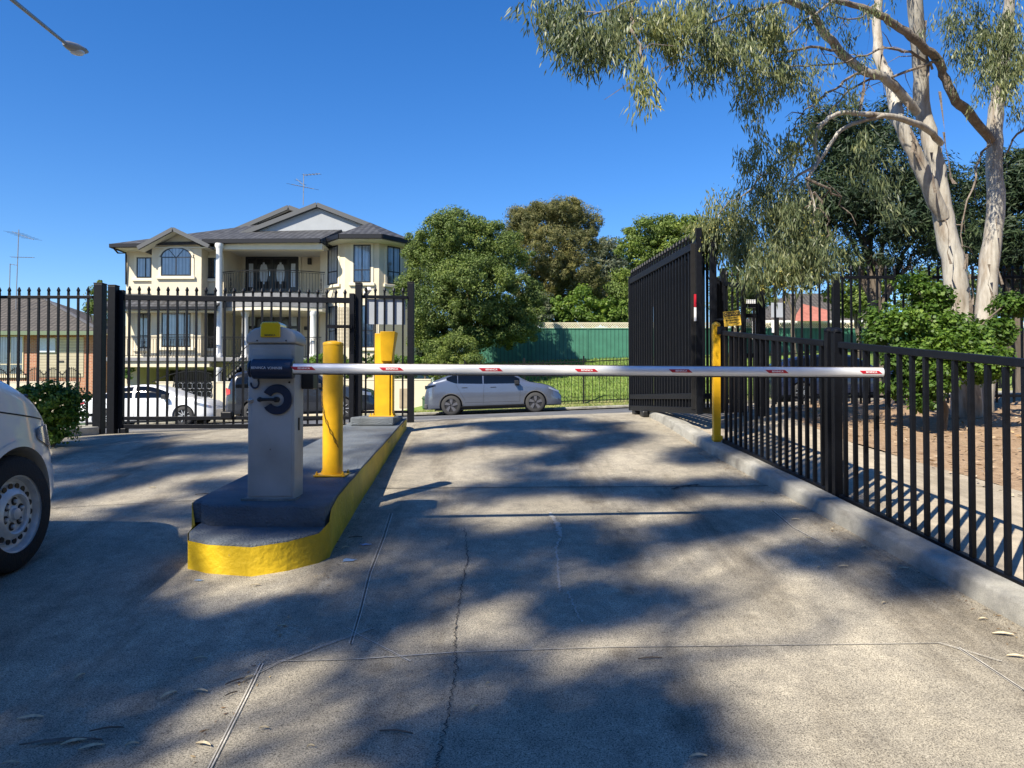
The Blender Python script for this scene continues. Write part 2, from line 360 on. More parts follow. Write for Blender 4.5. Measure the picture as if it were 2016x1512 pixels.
sheet('lawn', -4.5, 45, 30.0, 38.2, 60, 30, .03, M['grass'])
sheet('footpath', 2.4, 3.9, -8, 12.7, 8, 60, .085, M['path'], xf0=lambda Y: kx(Y)+.12, xf1=lambda Y: float(np.interp(Y, [-8, 5.8, 7.9, 10, 12.6], [4.6, 3.93, 3.56, 3.6, 5.0])))
rnd = random.Random(4)
sheet('mulch_bed', 3.9, 30, -8, 12.6, 60, 60, lambda X, Y: .075+.03*math.sin(X*3.1+Y*2)*math.sin(Y*2.7), M['mulch'], xf0=lambda Y: float(np.interp(Y, [-8, 5.8, 7.9, 10, 12.6], [4.6, 3.93, 3.56, 3.6, 5.0])))
# kerb along the right of the driveway: swept section
mb = MB(); ys = np.linspace(-6, 12.8, 70); sec = [(0, -.05), (.006, .085), (.014, .098), (.026, .105), (.165, .110), (.17, -.02)]
for Y in ys:
    k = kx(Y)
    for a, h in sec: mb.v.append(Vector((k+a, Y, G(k, Y)+h+.006*math.sin(Y*5+a*20)*.4)))
n = len(sec)
for j in range(len(ys)-1):
    for i in range(n-1): mb.f.append((j*n+i, j*n+i+1, (j+1)*n+i+1, (j+1)*n+i))
o = struct(mb.build('kerb', M['kerb'], smooth=True, angle=50))
# far kerb of the street
mb = MB(); xs = np.linspace(-60, 60, 61)
for X in xs:
    for a, h in ((0, -.05), (.02, .09), (.15, .10), (.16, -.02)): mb.v.append(Vector((X, 28.3+a, G(X, 28.3)+h)))
for j in range(60):
    for i in range(3): mb.f.append((j*4+i, j*4+i+1, (j+1)*4+i+1, (j+1)*4+i))
struct(mb.build('street_kerb', M['kerb'], smooth=True))
# near kerb of the street behind the right-hand fence
mb = MB(); xs = np.linspace(5, 60, 40)
for X in xs:
    for a, h in ((0, -.05), (.02, .12), (.15, .13), (.16, -.02)): mb.v.append(Vector((X, 12.75+a, G(X, 12.75)+h)))
for j in range(39):
    for i in range(3): mb.f.append((j*4+i, j*4+i+1, (j+1)*4+i+1, (j+1)*4+i))
struct(mb.build('near_street_kerb', M['kerb'], smooth=True))
# ground hit of a photo pixel (used only to lay joints and cracks where the slab has them)
def hit(px, py, off=0):
    lo, hi = 1.0, 12.8
    for _ in range(50):
        m_ = (lo+hi)/2; p = P(px, py, m_)
        if p.z > G(p.x, m_)+off: lo = m_
        else: hi = m_
    return P(px, py, lo)
def ribbon(name, pix, width, m, lift=.004, jag=0, sub=1, seed=0):
    r = random.Random(seed); pts = [hit(*p) for p in pix]; q = []
    for a, b in zip(pts[:-1], pts[1:]):
        for s in range(sub):
            t = s/sub; p = a.lerp(b, t)
            if jag: p = p+Vector((r.uniform(-jag, jag), r.uniform(-jag, jag)*.5, 0))
            q.append(p)
    q.append(pts[-1]); mb = MB()
    for i, p in enumerate(q):
        d = (q[min(i+1, len(q)-1)]-q[max(i-1, 0)]); d.z = 0; d.normalize(); s_ = Vector((-d.y, d.x, 0))
        w_ = width*(r.uniform(.35, 1.5) if jag else 1)/2
        for k in (-1, 1):
            x = p+s_*w_*k; mb.v.append(Vector((x.x, x.y, G(x.x, x.y)+lift)))
    for i in range(len(q)-1): mb.f.append((2*i, 2*i+1, 2*i+3, 2*i+2))
    return struct(mb.build(name, m))
M['jointdark'] = mat('joint_dark', (.05, .045, .04), .95)
M['jointlite'] = mat('joint_light', (.60, .57, .50), .9, var=.3, scale=30)
M['chalk'] = mat('chalk_scuff', (.52, .49, .44), .95, scale=90, col2=(.33, .30, .24))
for i, (pix, wd) in enumerate([
    ([(770, 1012), (755, 1060), (728, 1130), (708, 1210), (690, 1270)], .007), ([(515, 1308), (485, 1370), (450, 1440), (405, 1530)], .010),
    ([(470, 1345), (550, 1306), (640, 1272), (735, 1238)], .006), ([(550, 1304), (700, 1300), (900, 1286), (1200, 1276), (1850, 1268)], .006),
    ([(680, 1238), (705, 1252), (760, 1280), (805, 1304)], .006), ([(1850, 1268), (1970, 1304)], .006), ([(1885, 1276), (2016, 1362)], .007),
    ([(1520, 1006), (1560, 1040), (1620, 1072)], .008)]):
    ribbon('slab_joint', pix, wd*.5, M['jointdark'], .004); ribbon('joint_edge', [(a+3, b) for a, b in pix], wd*.45, M['jointlite'], .006); ribbon('joint_edge', [(a-3, b) for a, b in pix], wd*.3, M['jointlite'], .006)
ribbon('slab_joint', [(90, 1002), (300, 990), (480, 982)], .007, M['jointdark'], .004)
ribbon('slab_joint', [(745, 962), (1000, 960), (1450, 958), (1560, 956)], .012, M['jointdark'], .004)
ribbon('crack', [(915, 1040), (920, 1100), (905, 1180), (895, 1260), (898, 1320), (885, 1400), (868, 1470), (855, 1525)], .0045, M['jointdark'], .005, .010, 26, 3)
ribbon('crack', [(1325, 963), (1345, 958), (1375, 955)], .03, M['jointdark'], .006, .02, 5, 7)
for i, (pix, wd) in enumerate([([(1082, 1010), (1096, 1030), (1104, 1058)], .035), ([(1104, 1060), (1095, 1080), (1100, 1130), (1103, 1165)], .012), ([(1118, 1165), (1128, 1190), (1146, 1226)], .009)]):
    ribbon('scuff_mark', pix, wd, M['chalk'], .0045, .007, 16, 11+i)
M['bluepaint'] = mat('blue_paint', (.10, .30, .62), .7, scale=90, col2=(.30, .33, .36))
for (a, b, s_) in ((684, 1104, .045), (392, 1144, .022), (720, 1073, .03)):
    c = hit(a, b); r = random.Random(a); mb = MB()
    pl = [(c.x+math.cos(t)*s_*r.uniform(.4, 1.6), c.y+math.sin(t)*s_*r.uniform(.3, .9)) for t in np.linspace(0, 2*math.pi, 14)[:-1]]
    mb.add([(x, y, G(x, y)+.005) for x, y in pl], [tuple(range(len(pl)))]); struct(mb.build('paint_spot', M['bluepaint']))
# left garden bed with its edging
mb = MB()
bx = [(-9.5, 7.6), (-6.6, 7.75), (-6.0, 8.3), (-5.75, 9.2), (-5.55, 10.1)]
for i in range(len(bx)-1):
    (a, b), (c, d) = bx[i], bx[i+1]
    mb.bar((a, b, G(a, b)+.05), (c, d, G(c, d)+.05), .12, .12)
struct(mb.build('garden_edging', M['kerb'], bevel=.015))
sheet('garden_bed', -12, -6.3, 7.8, 10.4, 20, 12, .07, M['soil'], xf1=lambda Y: float(np.interp(Y, [7.8, 8.3, 9.2, 10.4], [-6.6, -6.05, -5.85, -5.6])))
# ---------------------------------------------------------------- traffic island
def isl_z(Y): return .87+.08*(Y-4.75)
isl = thing('traffic_island', 'raised concrete island with blue-grey top and yellow painted sides under the boom gate cabinet', 'traffic island', (-1.55, 4.4, G(-1.5, 4.4)))
RX = lambda Y: float(np.interp(Y, [4.5, 5.2, 7.5, 9.75], [-1.10, -1.14, -1.24, -1.34]))
outl = [(-1.92, 4.5), (-1.86, 4.36), (-1.72, 4.29), (-1.45, 4.24), (-1.28, 4.33), (-1.14, 4.46), (-1.10, 4.56)]
right = [(RX(y), y) for y in np.linspace(4.65, 9.6, 22)]; back = [(-1.42, 9.78), (-1.85, 9.78), (-1.95, 9.6)]
left = [(-1.96+.02*math.sin(y), y) for y in np.linspace(9.2, 4.7, 16)]
OUT = outl+right+back+left+[(-1.945, 4.668)]
def topz(x, y):
    lo_, hi_ = G(-1.5, y)+.165, isl_z(y)-.012
    if y > 9.9: return hi_
    k = sst(4.42, 4.75, y) if x > -1.5 else (0 if y < 4.69 else 1)
    return lo_+(hi_-lo_)*k
mb = MB(); n = len(OUT); r = random.Random(2); cx_, cy_ = -1.53, 0
for ring in range(4):
    for (x, y) in OUT:
        j = r.uniform(-.004, .004)
        zt = topz(x, y); zb = G(x, y)-.03
        z = [zb, zb+.06, zt-.025, zt][ring]; k = [0.012, 0, 0, 0][ring]
        mb.v.append(Vector((x+(x+1.53)*k+j, y+j, z+(r.uniform(-.003, .003) if ring == 3 else 0))))
for q in range(3):
    for i in range(n): mb.f.append((q*n+i, q*n+(i+1) % n, (q+1)*n+(i+1) % n, (q+1)*n+i))
own(mb.build('painted_side', M['yellow2'], smooth=True, angle=50), isl)
def topslab(name, pts, zf, m, th=.03, inset=.006, round_=.012):
    mb = MB(); n = len(pts); c = Vector((sum(p[0] for p in pts)/n, sum(p[1] for p in pts)/n))
    rr = random.Random(9)
    for lay, (ins, dz) in enumerate(((0, -th), (0, -.014), (round_*.5, -.003), (round_*1.6, .002))):
        for x, y in pts:
            v = Vector((x, y))-c; v2 = v*(1-ins/max(.2, v.length)); x2, y2 = c+v2
            mb.v.append(Vector((x2-(.0 if lay else 0), y2, zf(y2)+dz+rr.uniform(-.002, .002))))
    for q in range(3):
        for i in range(n): mb.f.append((q*n+i, q*n+(i+1) % n, (q+1)*n+(i+1) % n, (q+1)*n+i))
    # top as strips between left and right halves
    bm = bmesh.new(); vs = [bm.verts.new(v) for v in mb.v]
    for f in mb.f: bm.faces.new([vs[i] for i in f])
    es = [bm.edges.get((vs[3*n+i], vs[3*n+(i+1) % n])) for i in range(n)]
    bmesh.ops.triangle_fill(bm, edges=[e for e in es if e], use_beauty=True)
    bmesh.ops.recalc_face_normals(bm, faces=bm.faces)
    me = bpy.data.meshes.new(name); bm.to_mesh(me); bm.free(); me.materials.append(m); me.shade_smooth(); me.set_sharp_from_angle(angle=R(40))
    o = bpy.data.objects.new(name, me); col.objects.link(o); return o
low = outl+[(RX(4.65)-.0, 4.66), (-1.93, 4.66)]
own(topslab('step_top', [(x-(x+1.53)*.012, y+.004) for x, y in low], lambda y: G(-1.5, y)+.175, M['bluegrey'], th=.04), isl)
# side faces of the upper level above the low step run along the yellow side
up = [(-1.93, 4.70), (-1.90, 4.64), (-1.83, 4.60), (-1.5, 4.575), (-1.125, 4.58)]+right+back+left
own(topslab('upper_top', [(x-(x+1.53)*.012, y) for x, y in up], lambda y: isl_z(y)+.0, M['bluegrey'], th=.13, round_=.02), isl)
mb = MB().box(-1.86, -1.36, 8.7, 9.45, isl_z(9.1)-.03, isl_z(9.1)+.07); own(mb.build('raised_pad', M['bluegrey'], bevel=.02, seg=3), isl)
# ---------------------------------------------------------------- boom barrier
bar = thing('boom_barrier', 'grey boom gate cabinet with amber lamp and long silver boom across the driveway', 'boom gate', (-1.5, 4.82, .87))
z0 = .872; z1 = 1.842
X0, X1, Y0, Y1 = -1.652, -1.352, 4.72, 4.93
cz = MB().box(X0+.004, X1-.004, Y0+.004, Y1-.004, z0, z1); own(cz.build('cabinet', M['cab'], bevel=.008, seg=3), bar)
own(MB().box(X0-.03, X1+.012, Y0-.02, Y1+.02, z0-.02, z0+.008).build('base_pad', M['kerb'], bevel=.004), bar)
own(MB().box(X0+.03, X1-.02, Y0-.0005, Y0+.006, z0+.02, z1-.03).build('door_panel', M['cab'], bevel=.003), bar)
# domed lid
mb = MB(); prof = [(-.158, 0), (-.158, .035), (-.150, .055), (-.13, .078), (-.105, .094), (-.06, .104), (0, .107), (.06, .104), (.105, .094), (.13, .078), (.150, .055), (.158, .035), (.158, 0)]
cxm = (X0+X1)/2
mb.prism(prof, lambda a, b, h: (cxm+a, h, z1+.003+b), Y0-.012, Y1+.014)
lid = own(mb.build('lid', M['cab'], smooth=True, angle=50, bevel=.012, seg=3), bar)
for dx in (-.085, .095): own(MB().lathe((cxm+dx, Y0-.013, z1+.02), [(.005, 0), (.005, -.003), (.003, -.005)], 10, 'y').build('screw', M['ink']), bar)
# amber lamp
la = MB().prism([(-.062, -.045), (.062, -.045), (.062, .035), (.05, .052), (-.05, .052), (-.062, .035)], lambda a, b, h: (cxm-.002+a, h, z1+.085+b), Y0-.024, Y0+.12)
lamp = own(la.build('lamp', M['lampy'], smooth=True, bevel=.008, seg=3), bar)
own(text_obj('lamp_print', 'BENINCA', .016, M['ink'], None, Matrix.Translation((cxm-.002, Y0-.0255, z1+.053)) @ FACE), lamp)
# arm clamp: rounded block hanging on the front
mb = MB(); pr = [(.062*math.cos(a), .062*math.sin(a)) for a in np.linspace(0, 2*math.pi, 28)[:-1]]
zc = 1.684; Yc = 4.665
mb.prism(pr, lambda a, b, h: (h, Yc+a*.9, zc+b), -1.60, -1.345)
cl = own(mb.build('arm_clamp', M['navy'], smooth=True, angle=50, bevel=.010, seg=3), bar)
mb = MB().prism(pr, lambda a, b, h: (h, Yc+a*.75, zc+b*.85), -1.622, -1.6); own(mb.build('clamp_cap', M['navy'], smooth=True, bevel=.01, seg=3), bar)
mb = MB().lathe((-1.42, 4.7, zc), [(.05, 0), (.05, .06)], 20, 'y'); own(mb.build('drive_shaft', M['navy']), bar)
own(text_obj('clamp_print', 'BENINCA', .021, M['white'], None, Matrix.Translation((-1.545, Yc-.0572, zc+.004)) @ FACE), cl)
own(text_obj('clamp_print', 'BENINCA', .021, M['white'], None, Matrix.Translation((-1.445, Yc-.0572, zc+.004)) @ FACE @ Matrix.Rotation(math.pi, 4, 'Z')), cl)
# boom
A = Vector((-1.335, 4.62, 1.684)); B = Vector((2.38, 4.86, 1.668)); d = (B-A).normalized(); L = (B-A).length
up = Vector((0, 0, 1)); fr = d.cross(up).normalized()  # pointing towards the viewer (-Y)
if fr.y > 0: fr = -fr
def boomP(s, a): return A+d*s+fr*(.024*math.cos(a))+up*(.0315*math.sin(a))
mb = MB(); nn = 28
for s in (0, L):
    for k in range(nn): mb.v.append(boomP(s, 2*math.pi*k/nn))
mb.f = [(k, (k+1) % nn, nn+(k+1) % nn, nn+k) for k in range(nn)]+[tuple(range(nn)), tuple(range(nn, 2*nn))]
boom = own(mb.build('boom', M['boom'], smooth=True, angle=50), bar)
mb = MB().bar(A+up*-.0335+fr*.0, B+up*-.0335, .016, .006); own(mb.build('rubber_edge', M['blackpl']), bar)
mb = MB().bar(A+up*.0325, B+up*.0325, .012, .004); own(mb.build('top_strip', M['brownbark']), bar)
mb = MB()
for k in range(nn): mb.v.append(boomP(L, 2*math.pi*k/nn))
for k in range(nn): mb.v.append(boomP(L, 2*math.pi*k/nn)+d*.012)
mb.f = [(k, (k+1) % nn, nn+(k+1) % nn, nn+k) for k in range(nn)]+[tuple(range(nn, 2*nn))]
own(mb.build('end_cap', M['blackpl'], smooth=True), bar)
mb = MB().box(2.378, 2.392, 4.85, 4.87, 1.60, 1.66); own(mb.build('end_hook', M['blackpl'], bevel=.003), bar)
for px in (598, 771, 966, 1153, 1338, 1527, 1711):
    t = (px-1008)/F; s = (t*A.y-A.x)/(d.x-t*d.y); s = min(s, L-.075)
    def sp3(u, v, h=0):
        a = v/.0315; return A+d*(s+u)+fr*((.024+.0006+h)*math.cos(a))+up*(.0315*math.sin(a)+.001)
    hw = .064; hh = .0105; vs = []; fs = []
    for i in range(5):
        v = hh-2*hh*i/4; sh = .024*(i/4-.5)
        vs += [sp3(-hw+sh, v), sp3(hw+sh, v)]
    fs = [(2*i, 2*i+1, 2*i+3, 2*i+2) for i in range(4)]
    st = own(mesh_obj('sticker', vs, fs, M['red'], smooth=True), bar)
    c = sp3(.004, 0, .0006)
    Mx = Matrix(((d.x, up.x, fr.x, c.x), (d.y, up.y, fr.y, c.y), (d.z, up.z, fr.z, c.z), (0, 0, 0, 1)))
    t_ = text_obj('sticker_print', 'BENINCA', .0155, M['white'], None, Mx, .0004, .0003, 1.12); t_.parent = st
# handle ring, handle, hook, lock
hc = Vector((-1.462, Y0-.004, 1.495))
mb = MB(); N = 40; pts = []
for ri, ro, h0, h1 in ((.043, .094, 0, -.012),):
    angs = np.linspace(R(-148), R(152), N)
    for a in angs:
        for rr_, hh_ in ((ri, h0), (ri, h1), (ro, h1), (ro, h0)): mb.v.append(hc+Vector((rr_*math.cos(a), hh_, rr_*math.sin(a))))
    for i in range(N-1):
        for k in range(4): mb.f.append((i*4+k, i*4+(k+1) % 4, (i+1)*4+(k+1) % 4, (i+1)*4+k))
    mb.f += [(0, 1, 2, 3), tuple((N-1)*4+k for k in (3, 2, 1, 0))]
own(mb.build('handle_ring', M['navy'], smooth=True, angle=40, bevel=.003), bar)
mb = MB().bar(hc+Vector((-.105, -.028, 0)), hc+Vector((.012, -.028, 0)), .026, .020); mb.lathe(hc+Vector((0, -.035, 0)), [(.018, 0), (.018, .035)], 18, 'y')
mb.lathe(hc+Vector((-.10, -.045, 0)), [(.008, 0), (.014, .006), (.016, .02), (.014, .035)], 16, 'y')
own(mb.build('crank_handle', M['blackpl'], smooth=True, bevel=.005), bar)
mb = MB().tube([Vector((-1.60+.025*math.cos(a), Y0-.012, 1.598+.032*math.sin(a))) for a in np.linspace(R(175), R(395), 12)]+[Vector((-1.573, Y0-.012, 1.64))], .006, 8)
own(mb.build('cable_hook', M['navy'], smooth=True), bar)
mb = MB().box(-1.645, -1.612, Y0-.010, Y0+.002, 1.476, 1.497); mb.lathe((-1.63, Y0-.011, 1.489), [(.008, 0), (.006, -.004)], 12, 'y')
own(mb.build('door_lock', M['chrome'], bevel=.003), bar)
mb = MB().lathe((-1.388, Y0-.001, 1.602), [(.006, 0), (.006, -.005)], 12, 'y'); own(mb.build('key_plug', M['ink']), bar)
mb = MB().lathe((-1.505, Y0-.001, 1.185), [(.0045, 0), (.0035, -.004)], 12, 'y'); own(mb.build('screw', M['chrome']), bar)
own(MB().box(X1+.0, X1+.075, 4.86, 4.97, 1.562, 1.72).build('sensor_box', M['blackpl'], bevel=.006), bar)
own(MB().box(X1-.004, X1+.001, 4.80, 4.83, 1.30, 1.38).build('side_vent', M['ink'], bevel=.002), bar)
# ---------------------------------------------------------------- bollard, chain, card reader
zb = isl_z(5.58)
bol = thing('bollard', 'round yellow steel bollard bolted to the island just behind the boom gate cabinet', 'bollard', (-1.32, 5.58, zb))
own(MB().lathe((-1.32, 5.58, zb), [(.0735, .012), (.0735, .955)], 40).build('tube', M['yellow'], smooth=True), bol)
own(MB().lathe((-1.32, 5.58, zb+.957), [(.075, 0), (.075, .012), (.070, .022), (.02, .034), (.0, .034)], 40).build('cap', M['yellow'], smooth=True, angle=60), bol)
bp = own(MB().box(-1.435, -1.205, 5.47, 5.69, zb, zb+.012).build('base_plate', M['yellow'], bevel=.003), bol)
for a in (-1, 1):
    for b in (-1, 1):
        bo = MB().lathe((-1.32+a*.095, 5.58+b*.085, zb+.012), [(.011, 0), (.011, .012), (.005, .014), (.005, .024)], 6).build('bolt', M['yellow']); own(bo, bol)
mb = MB(); r0 = .0755
for i in range(11):
    t = i/10; aang = R(-168+t*115); zz = zb+.60-.37*t-.02*math.sin(t*3)
    c = Vector((-1.32+r0*math.cos(aang), 5.58+r0*math.sin(aang), zz))
    tang = Vector((-math.sin(aang)*.16*.9, math.cos(aang)*.16*.9, -.36)).normalized(); nrm = Vector((math.cos(aang), math.sin(aang), 0))
    side = tang.cross(nrm).normalized() if i % 2 else nrm
    base = [c+nrm*.004+tang*(.021*math.cos(q))+side*((.0075 if i % 2 else .004)*math.sin(q)) for q in np.linspace(0, 2*math.pi, 13)]
    mb.tube(base, .0022, 6)
M['chain'] = mat('chain_brown', (.14, .09, .02), .6, .5, var=.3, scale=60)  # brown for links laid along the dark chain-like marks on the bollard
tag(mb.build('chain', M['chain'], smooth=True), 'thin brown chain lying against the front of the round yellow bollard', 'chain')
zc2 = isl_z(9.1)+.071
cr = thing('card_reader_post', 'square yellow post with a slanted reader hood at the far end of the island', 'card reader post', (-1.52, 9.1, zc2))
own(MB().box(-1.64, -1.46, 9.03, 9.13, zc2, P(750, 656, 9.03).z).build('post', M['yellow'], bevel=.006), cr)
own(MB().box(-1.455, -1.43, 9.05, 9.20, zc2, P(750, 668, 9.05).z).build('side_channel', M['yellow'], bevel=.004), cr)
hz0, hz1 = P(760, 711, 8.95).z, P(760, 653, 8.95).z
mb = MB(); a0, a1, b0, b1 = -1.555, -1.375, -1.555, -1.425
vs = [(b0, 8.97, hz0), (b1, 8.97, hz0), (a1, 8.90, hz1), (a0, 8.90, hz1), (b0, 9.06, hz0), (b1, 9.06, hz0), (a1, 9.12, hz1), (a0, 9.12, hz1)]
mb.add(vs, [(0, 1, 2, 3), (5, 4, 7, 6), (0, 4, 5, 1), (3, 2, 6, 7), (0, 3, 7, 4), (1, 5, 6, 2)])
own(mb.build('reader_hood', M['yellow'], bevel=.006), cr)
own(MB().box(-1.70, -1.40, 8.98, 9.18, zc2-.002, zc2+.01).build('base_plate', M['yellow'], bevel=.002), cr)
for x in (-1.68, -1.42):
    for y in (9.0, 9.16): own(MB().lathe((x, y, zc2+.01), [(.012, 0), (.012, .014), (.006, .016), (.006, .028)], 6).build('bolt', M['yellow']), cr)
# ---------------------------------------------------------------- fences and gates
def picket_mesh(h, w=.025, spear=True):
    mb = MB(); mb.box(-w/2, w/2, -w/2, w/2, 0, h)
    if spear:
        mb.lathe((0, 0, h-.01), [(w*.62, 0), (w*.62, .02), (w*.95, .035), (w*.85, .05), (w*.25, .085), (0, .088)], 8)
    return mb
def put_pickets(t, pts, name='picket', spear=True, w=.025, m=None, rz=0, tilt=None):
    "pts: (x,y,zbottom,ztop); equal heights share a mesh"
    cache = {}
    for (x, y, a, b) in pts:
        k = round(b-a, 2)
        if k not in cache:
            o = picket_mesh(b-a, w, spear).build(name, m or M['black'], t, smooth=True, angle=30); cache[k] = o
        else:
            o = cache[k].copy(); col.objects.link(o); o.parent = t
        o.location = (x, y, a); o.rotation_euler = (0, 0, rz)
        o.matrix_parent_inverse = (Matrix.Translation(t.location)).inverted()
# near fence of two panels along the kerb
def nf_x(Y): return 2.18+.104*(7.9-Y)
def nf_top(Y): return float(np.interp(Y, [1.0, 3.85, 5.69, 7.9], [1.33, 1.681, 1.912, 2.19]))
def nf_bot(Y): return float(np.interp(Y, [1.0, 3.85, 5.69, 7.9], [.17, .545, .795, 1.075]))
def near_panel(Ya, Yb, n, label):
    t = thing('railing_panel', label, 'railing', (nf_x(Ya), Ya, nf_bot(Ya)-.05), 0, 'black railing panels along the driveway kerb')
    a = Vector((nf_x(Ya), Ya, 0)); b = Vector((nf_x(Yb), Yb, 0))
    for nm, f, h in (('top_rail', nf_top, .045), ('bottom_rail', nf_bot, .04)):
        own(MB().bar((a.x, a.y, f(Ya)), (b.x, b.y, f(Yb)), .04, h).build(nm, M['black'], bevel=.004), t)
    pts = []
    for i in range(n):
        Y = Ya+(Yb-Ya)*(i+.5)/n; pts.append((nf_x(Y), Y, nf_bot(Y)+.0, nf_top(Y)-.02))
    put_pickets(t, pts, 'bar', False, .026, rz=R(6))
    return t
t1 = near_panel(7.82, 5.78, 17, 'sloping black railing panel between the yellow post and the middle black posts')
t2 = near_panel(5.58, 3.0, 20, 'sloping black railing panel nearest the camera beyond the middle black posts')
for Y, lab in ((5.73, 'far one of the pair of black posts in the middle of the kerbside railing'), (5.63, 'near one of the pair of black posts in the middle of the kerbside railing')):
    t = thing('fence_post', lab, 'post', (nf_x(Y), Y, nf_bot(Y)-.1), 0, 'paired black railing posts')
    own(MB().box(nf_x(Y)-.03, nf_x(Y)+.03, Y-.03, Y+.03, nf_bot(Y)-.12, nf_top(Y)+.09).build('post', M['black'], bevel=.004), t)
    own(MB().lathe((nf_x(Y), Y, nf_top(Y)+.09), [(.04, 0), (.04, .012), (.03, .026), (.012, .036), (0, .038)], 16).build('cap', M['black'], smooth=True), t)
yp = thing('yellow_post', 'slim square yellow post with domed cap at the far end of the kerbside railing', 'post', (2.17, 7.9, 1.05))
xb = 2.135; g0 = G(2.1, 7.9)+.10
own(MB().box(xb-.037, xb+.037, 7.87, 7.945, g0, P(1411, 640, 7.9).z).build('post', M['yellow'], bevel=.005), yp)
own(MB().lathe((xb, 7.9075, P(1411, 641, 7.9).z), [(.045, 0), (.045, .012), (.036, .028), (.015, .038), (0, .039)], 20).build('cap', M['yellow'], smooth=True), yp)
own(MB().box(xb-.04, xb+.05, 7.85, 7.96, g0+.02, g0+.07).build('foot_bracket', M['yellow'], bevel=.004), yp)
own(MB().box(xb+.0, xb+.06, 7.84, 7.9, 2.17, 2.25).build('rail_bracket', M['blackpl'], bevel=.003), yp)
# left fence, exit gate, centre piece
def lowz(px, py, Y): return P(px, py, Y).z
YL = 10.4
def picket_panel(name, cat, label, xa, ya, xb, yb, n, ztop, rails, zlow, group=None, off=.5, w=.026, m=None, both=False, stiles=None):
    t = thing(name, label, cat, ((xa+xb)/2, (ya+yb)/2, zlow-.1), 0, group)
    for nm, z, h in rails: own(MB().bar((xa, ya, z), (xb, yb, z), .04, h).build(nm, m or M['black'], bevel=.003), t)
    pts = [(xa+(xb-xa)*(i+off)/n, ya+(yb-ya)*(i+off)/n, zlow, ztop) for i in range(n)]
    put_pickets(t, pts, 'picket', True, w, m, rz=math.atan2(yb-ya, xb-xa))
    return t
zt = P(60, 566, YL).z-.07; zr = P(60, 585, YL).z; zlo = P(60, 838, YL).z
x0 = P(-90, 700, YL).x; x1 = P(182, 700, YL).x
t = picket_panel('picket_fence', 'fence', 'black spear-topped fence panel on the far left in front of the brick house', x0, YL, x1, YL, 14, zt, [('top_rail', zr, .04), ('bottom_rail', P(60, 817, YL).z, .04)], zlo)
def bigpost(px0, px1, py0, py1, Y, label, depth=.11, group='tall black steel gate posts'):
    a = P(px0, py0, Y); b = P(px1, py1, Y); g = G((a.x+b.x)/2, Y)-.05
    t = thing('gate_post', label, 'gate post', ((a.x+b.x)/2, Y+depth/2, g), 0, group)
    own(MB().box(a.x, b.x, Y, Y+depth, g, a.z-.012).build('post', M['black'], bevel=.006), t)
    own(MB().box(a.x-.004, b.x+.004, Y-.004, Y+depth+.004, a.z-.011, a.z+.006).build('cap', M['black'], bevel=.008, seg=3), t)
    return t
bigpost(184, 198, 557, 857, 10.36, 'left one of the two tall thick black gate posts by the shrub', .13)
bigpost(212, 224, 561, 860, 10.30, 'right one of the two tall thick black gate posts beside the exit gate leaf', .12)
# exit gate leaf
gx0 = P(235, 700, 10.42).x; gx1 = P(697, 700, 10.75).x; GY0, GY1 = 10.42, 10.75
ztg = P(450, 569, 10.6).z-.06
gl = thing('exit_gate', 'closed black spear-topped gate leaf across the exit lane behind the boom gate cabinet', 'gate', ((gx0+gx1)/2, 10.58, 1.05))
zz = [P(450, 589, 10.6).z, P(450, 823, 10.6).z, P(450, 839, 10.6).z]
for nm, z, h in (('top_rail', zz[0], .075), ('middle_rail', zz[1], .05), ('bottom_rail', zz[2], .06)):
    own(MB().bar((gx0, GY0, z), (gx1, GY1, z), .05, h).build(nm, M['black'], bevel=.004), gl)
for x, y in ((gx0+.03, GY0), (gx1-.03, GY1)):
    own(MB().box(x-.035, x+.035, y-.035, y+.035, zz[2]-.03, zz[0]+.10).build('stile', M['black'], bevel=.004), gl)
n = 24; put_pickets(gl, [(gx0+.13+(gx1-gx0-.26)*i/(n-1), GY0+(GY1-GY0)*(i+.5)/n, zz[2], ztg) for i in range(n)], 'picket', True, .027, rz=.08)
own(MB().box(gx0+.02, gx0+.12, GY0-.05, GY0+.05, zz[2]-.10, zz[2]-.02).build('bottom_hinge', M['black'], bevel=.01), gl)
xm = P(445, 800, 10.5).x
own(MB().box(xm-.08, xm+.08, 10.5, 10.62, P(445, 826, 10.5).z, P(445, 810, 10.5).z).build('gate_stop', M['black'], bevel=.02), gl)
xl0, xl1 = P(645, 700, 10.68).x, P(692, 700, 10.68).x
own(MB().bar((xl0, 10.66, P(660, 643, 10.68).z), (xl1, 10.69, P(660, 643, 10.68).z), .04, .045).build('lock_rail', M['black']), gl)
# perforated lock plate on the leaf
mb = MB(); za, zb_ = P(670, 605, 10.6).z, P(670, 683, 10.6).z; xa, xb2 = P(664, 600, 10.66).x, P(687, 600, 10.66).x
for i in range(9): x = xa+(xb2-xa)*i/8; mb.box(x-.0025, x+.0025, 10.64, 10.644, zb_, za)
for i in range(30): z = zb_+(za-zb_)*i/29; mb.box(xa, xb2, 10.6445, 10.647, z-.0025, z+.0025)
own(mb.build('mesh_guard', M['blackfar']), gl)
bigpost(699, 711, 557, 829, 10.78, 'tall black post between the exit gate leaf and the short centre fence', .09)
bigpost(802, 814, 555, 833, 10.95, 'tall black post standing alone on the left edge of the open entry lane', .09)
cx0 = P(711, 700, 10.85).x; cx1 = P(802, 700, 10.95).x
t = picket_panel('picket_fence', 'fence', 'short black spear-topped fence panel at the island end carrying a grey panel', cx0, 10.85, cx1, 10.95, 5, P(760, 566, 10.9).z-.07, [('top_rail', P(760, 585, 10.9).z, .045), ('bottom_rail', P(760, 811, 10.9).z, .04)], P(760, 822, 10.9).z)
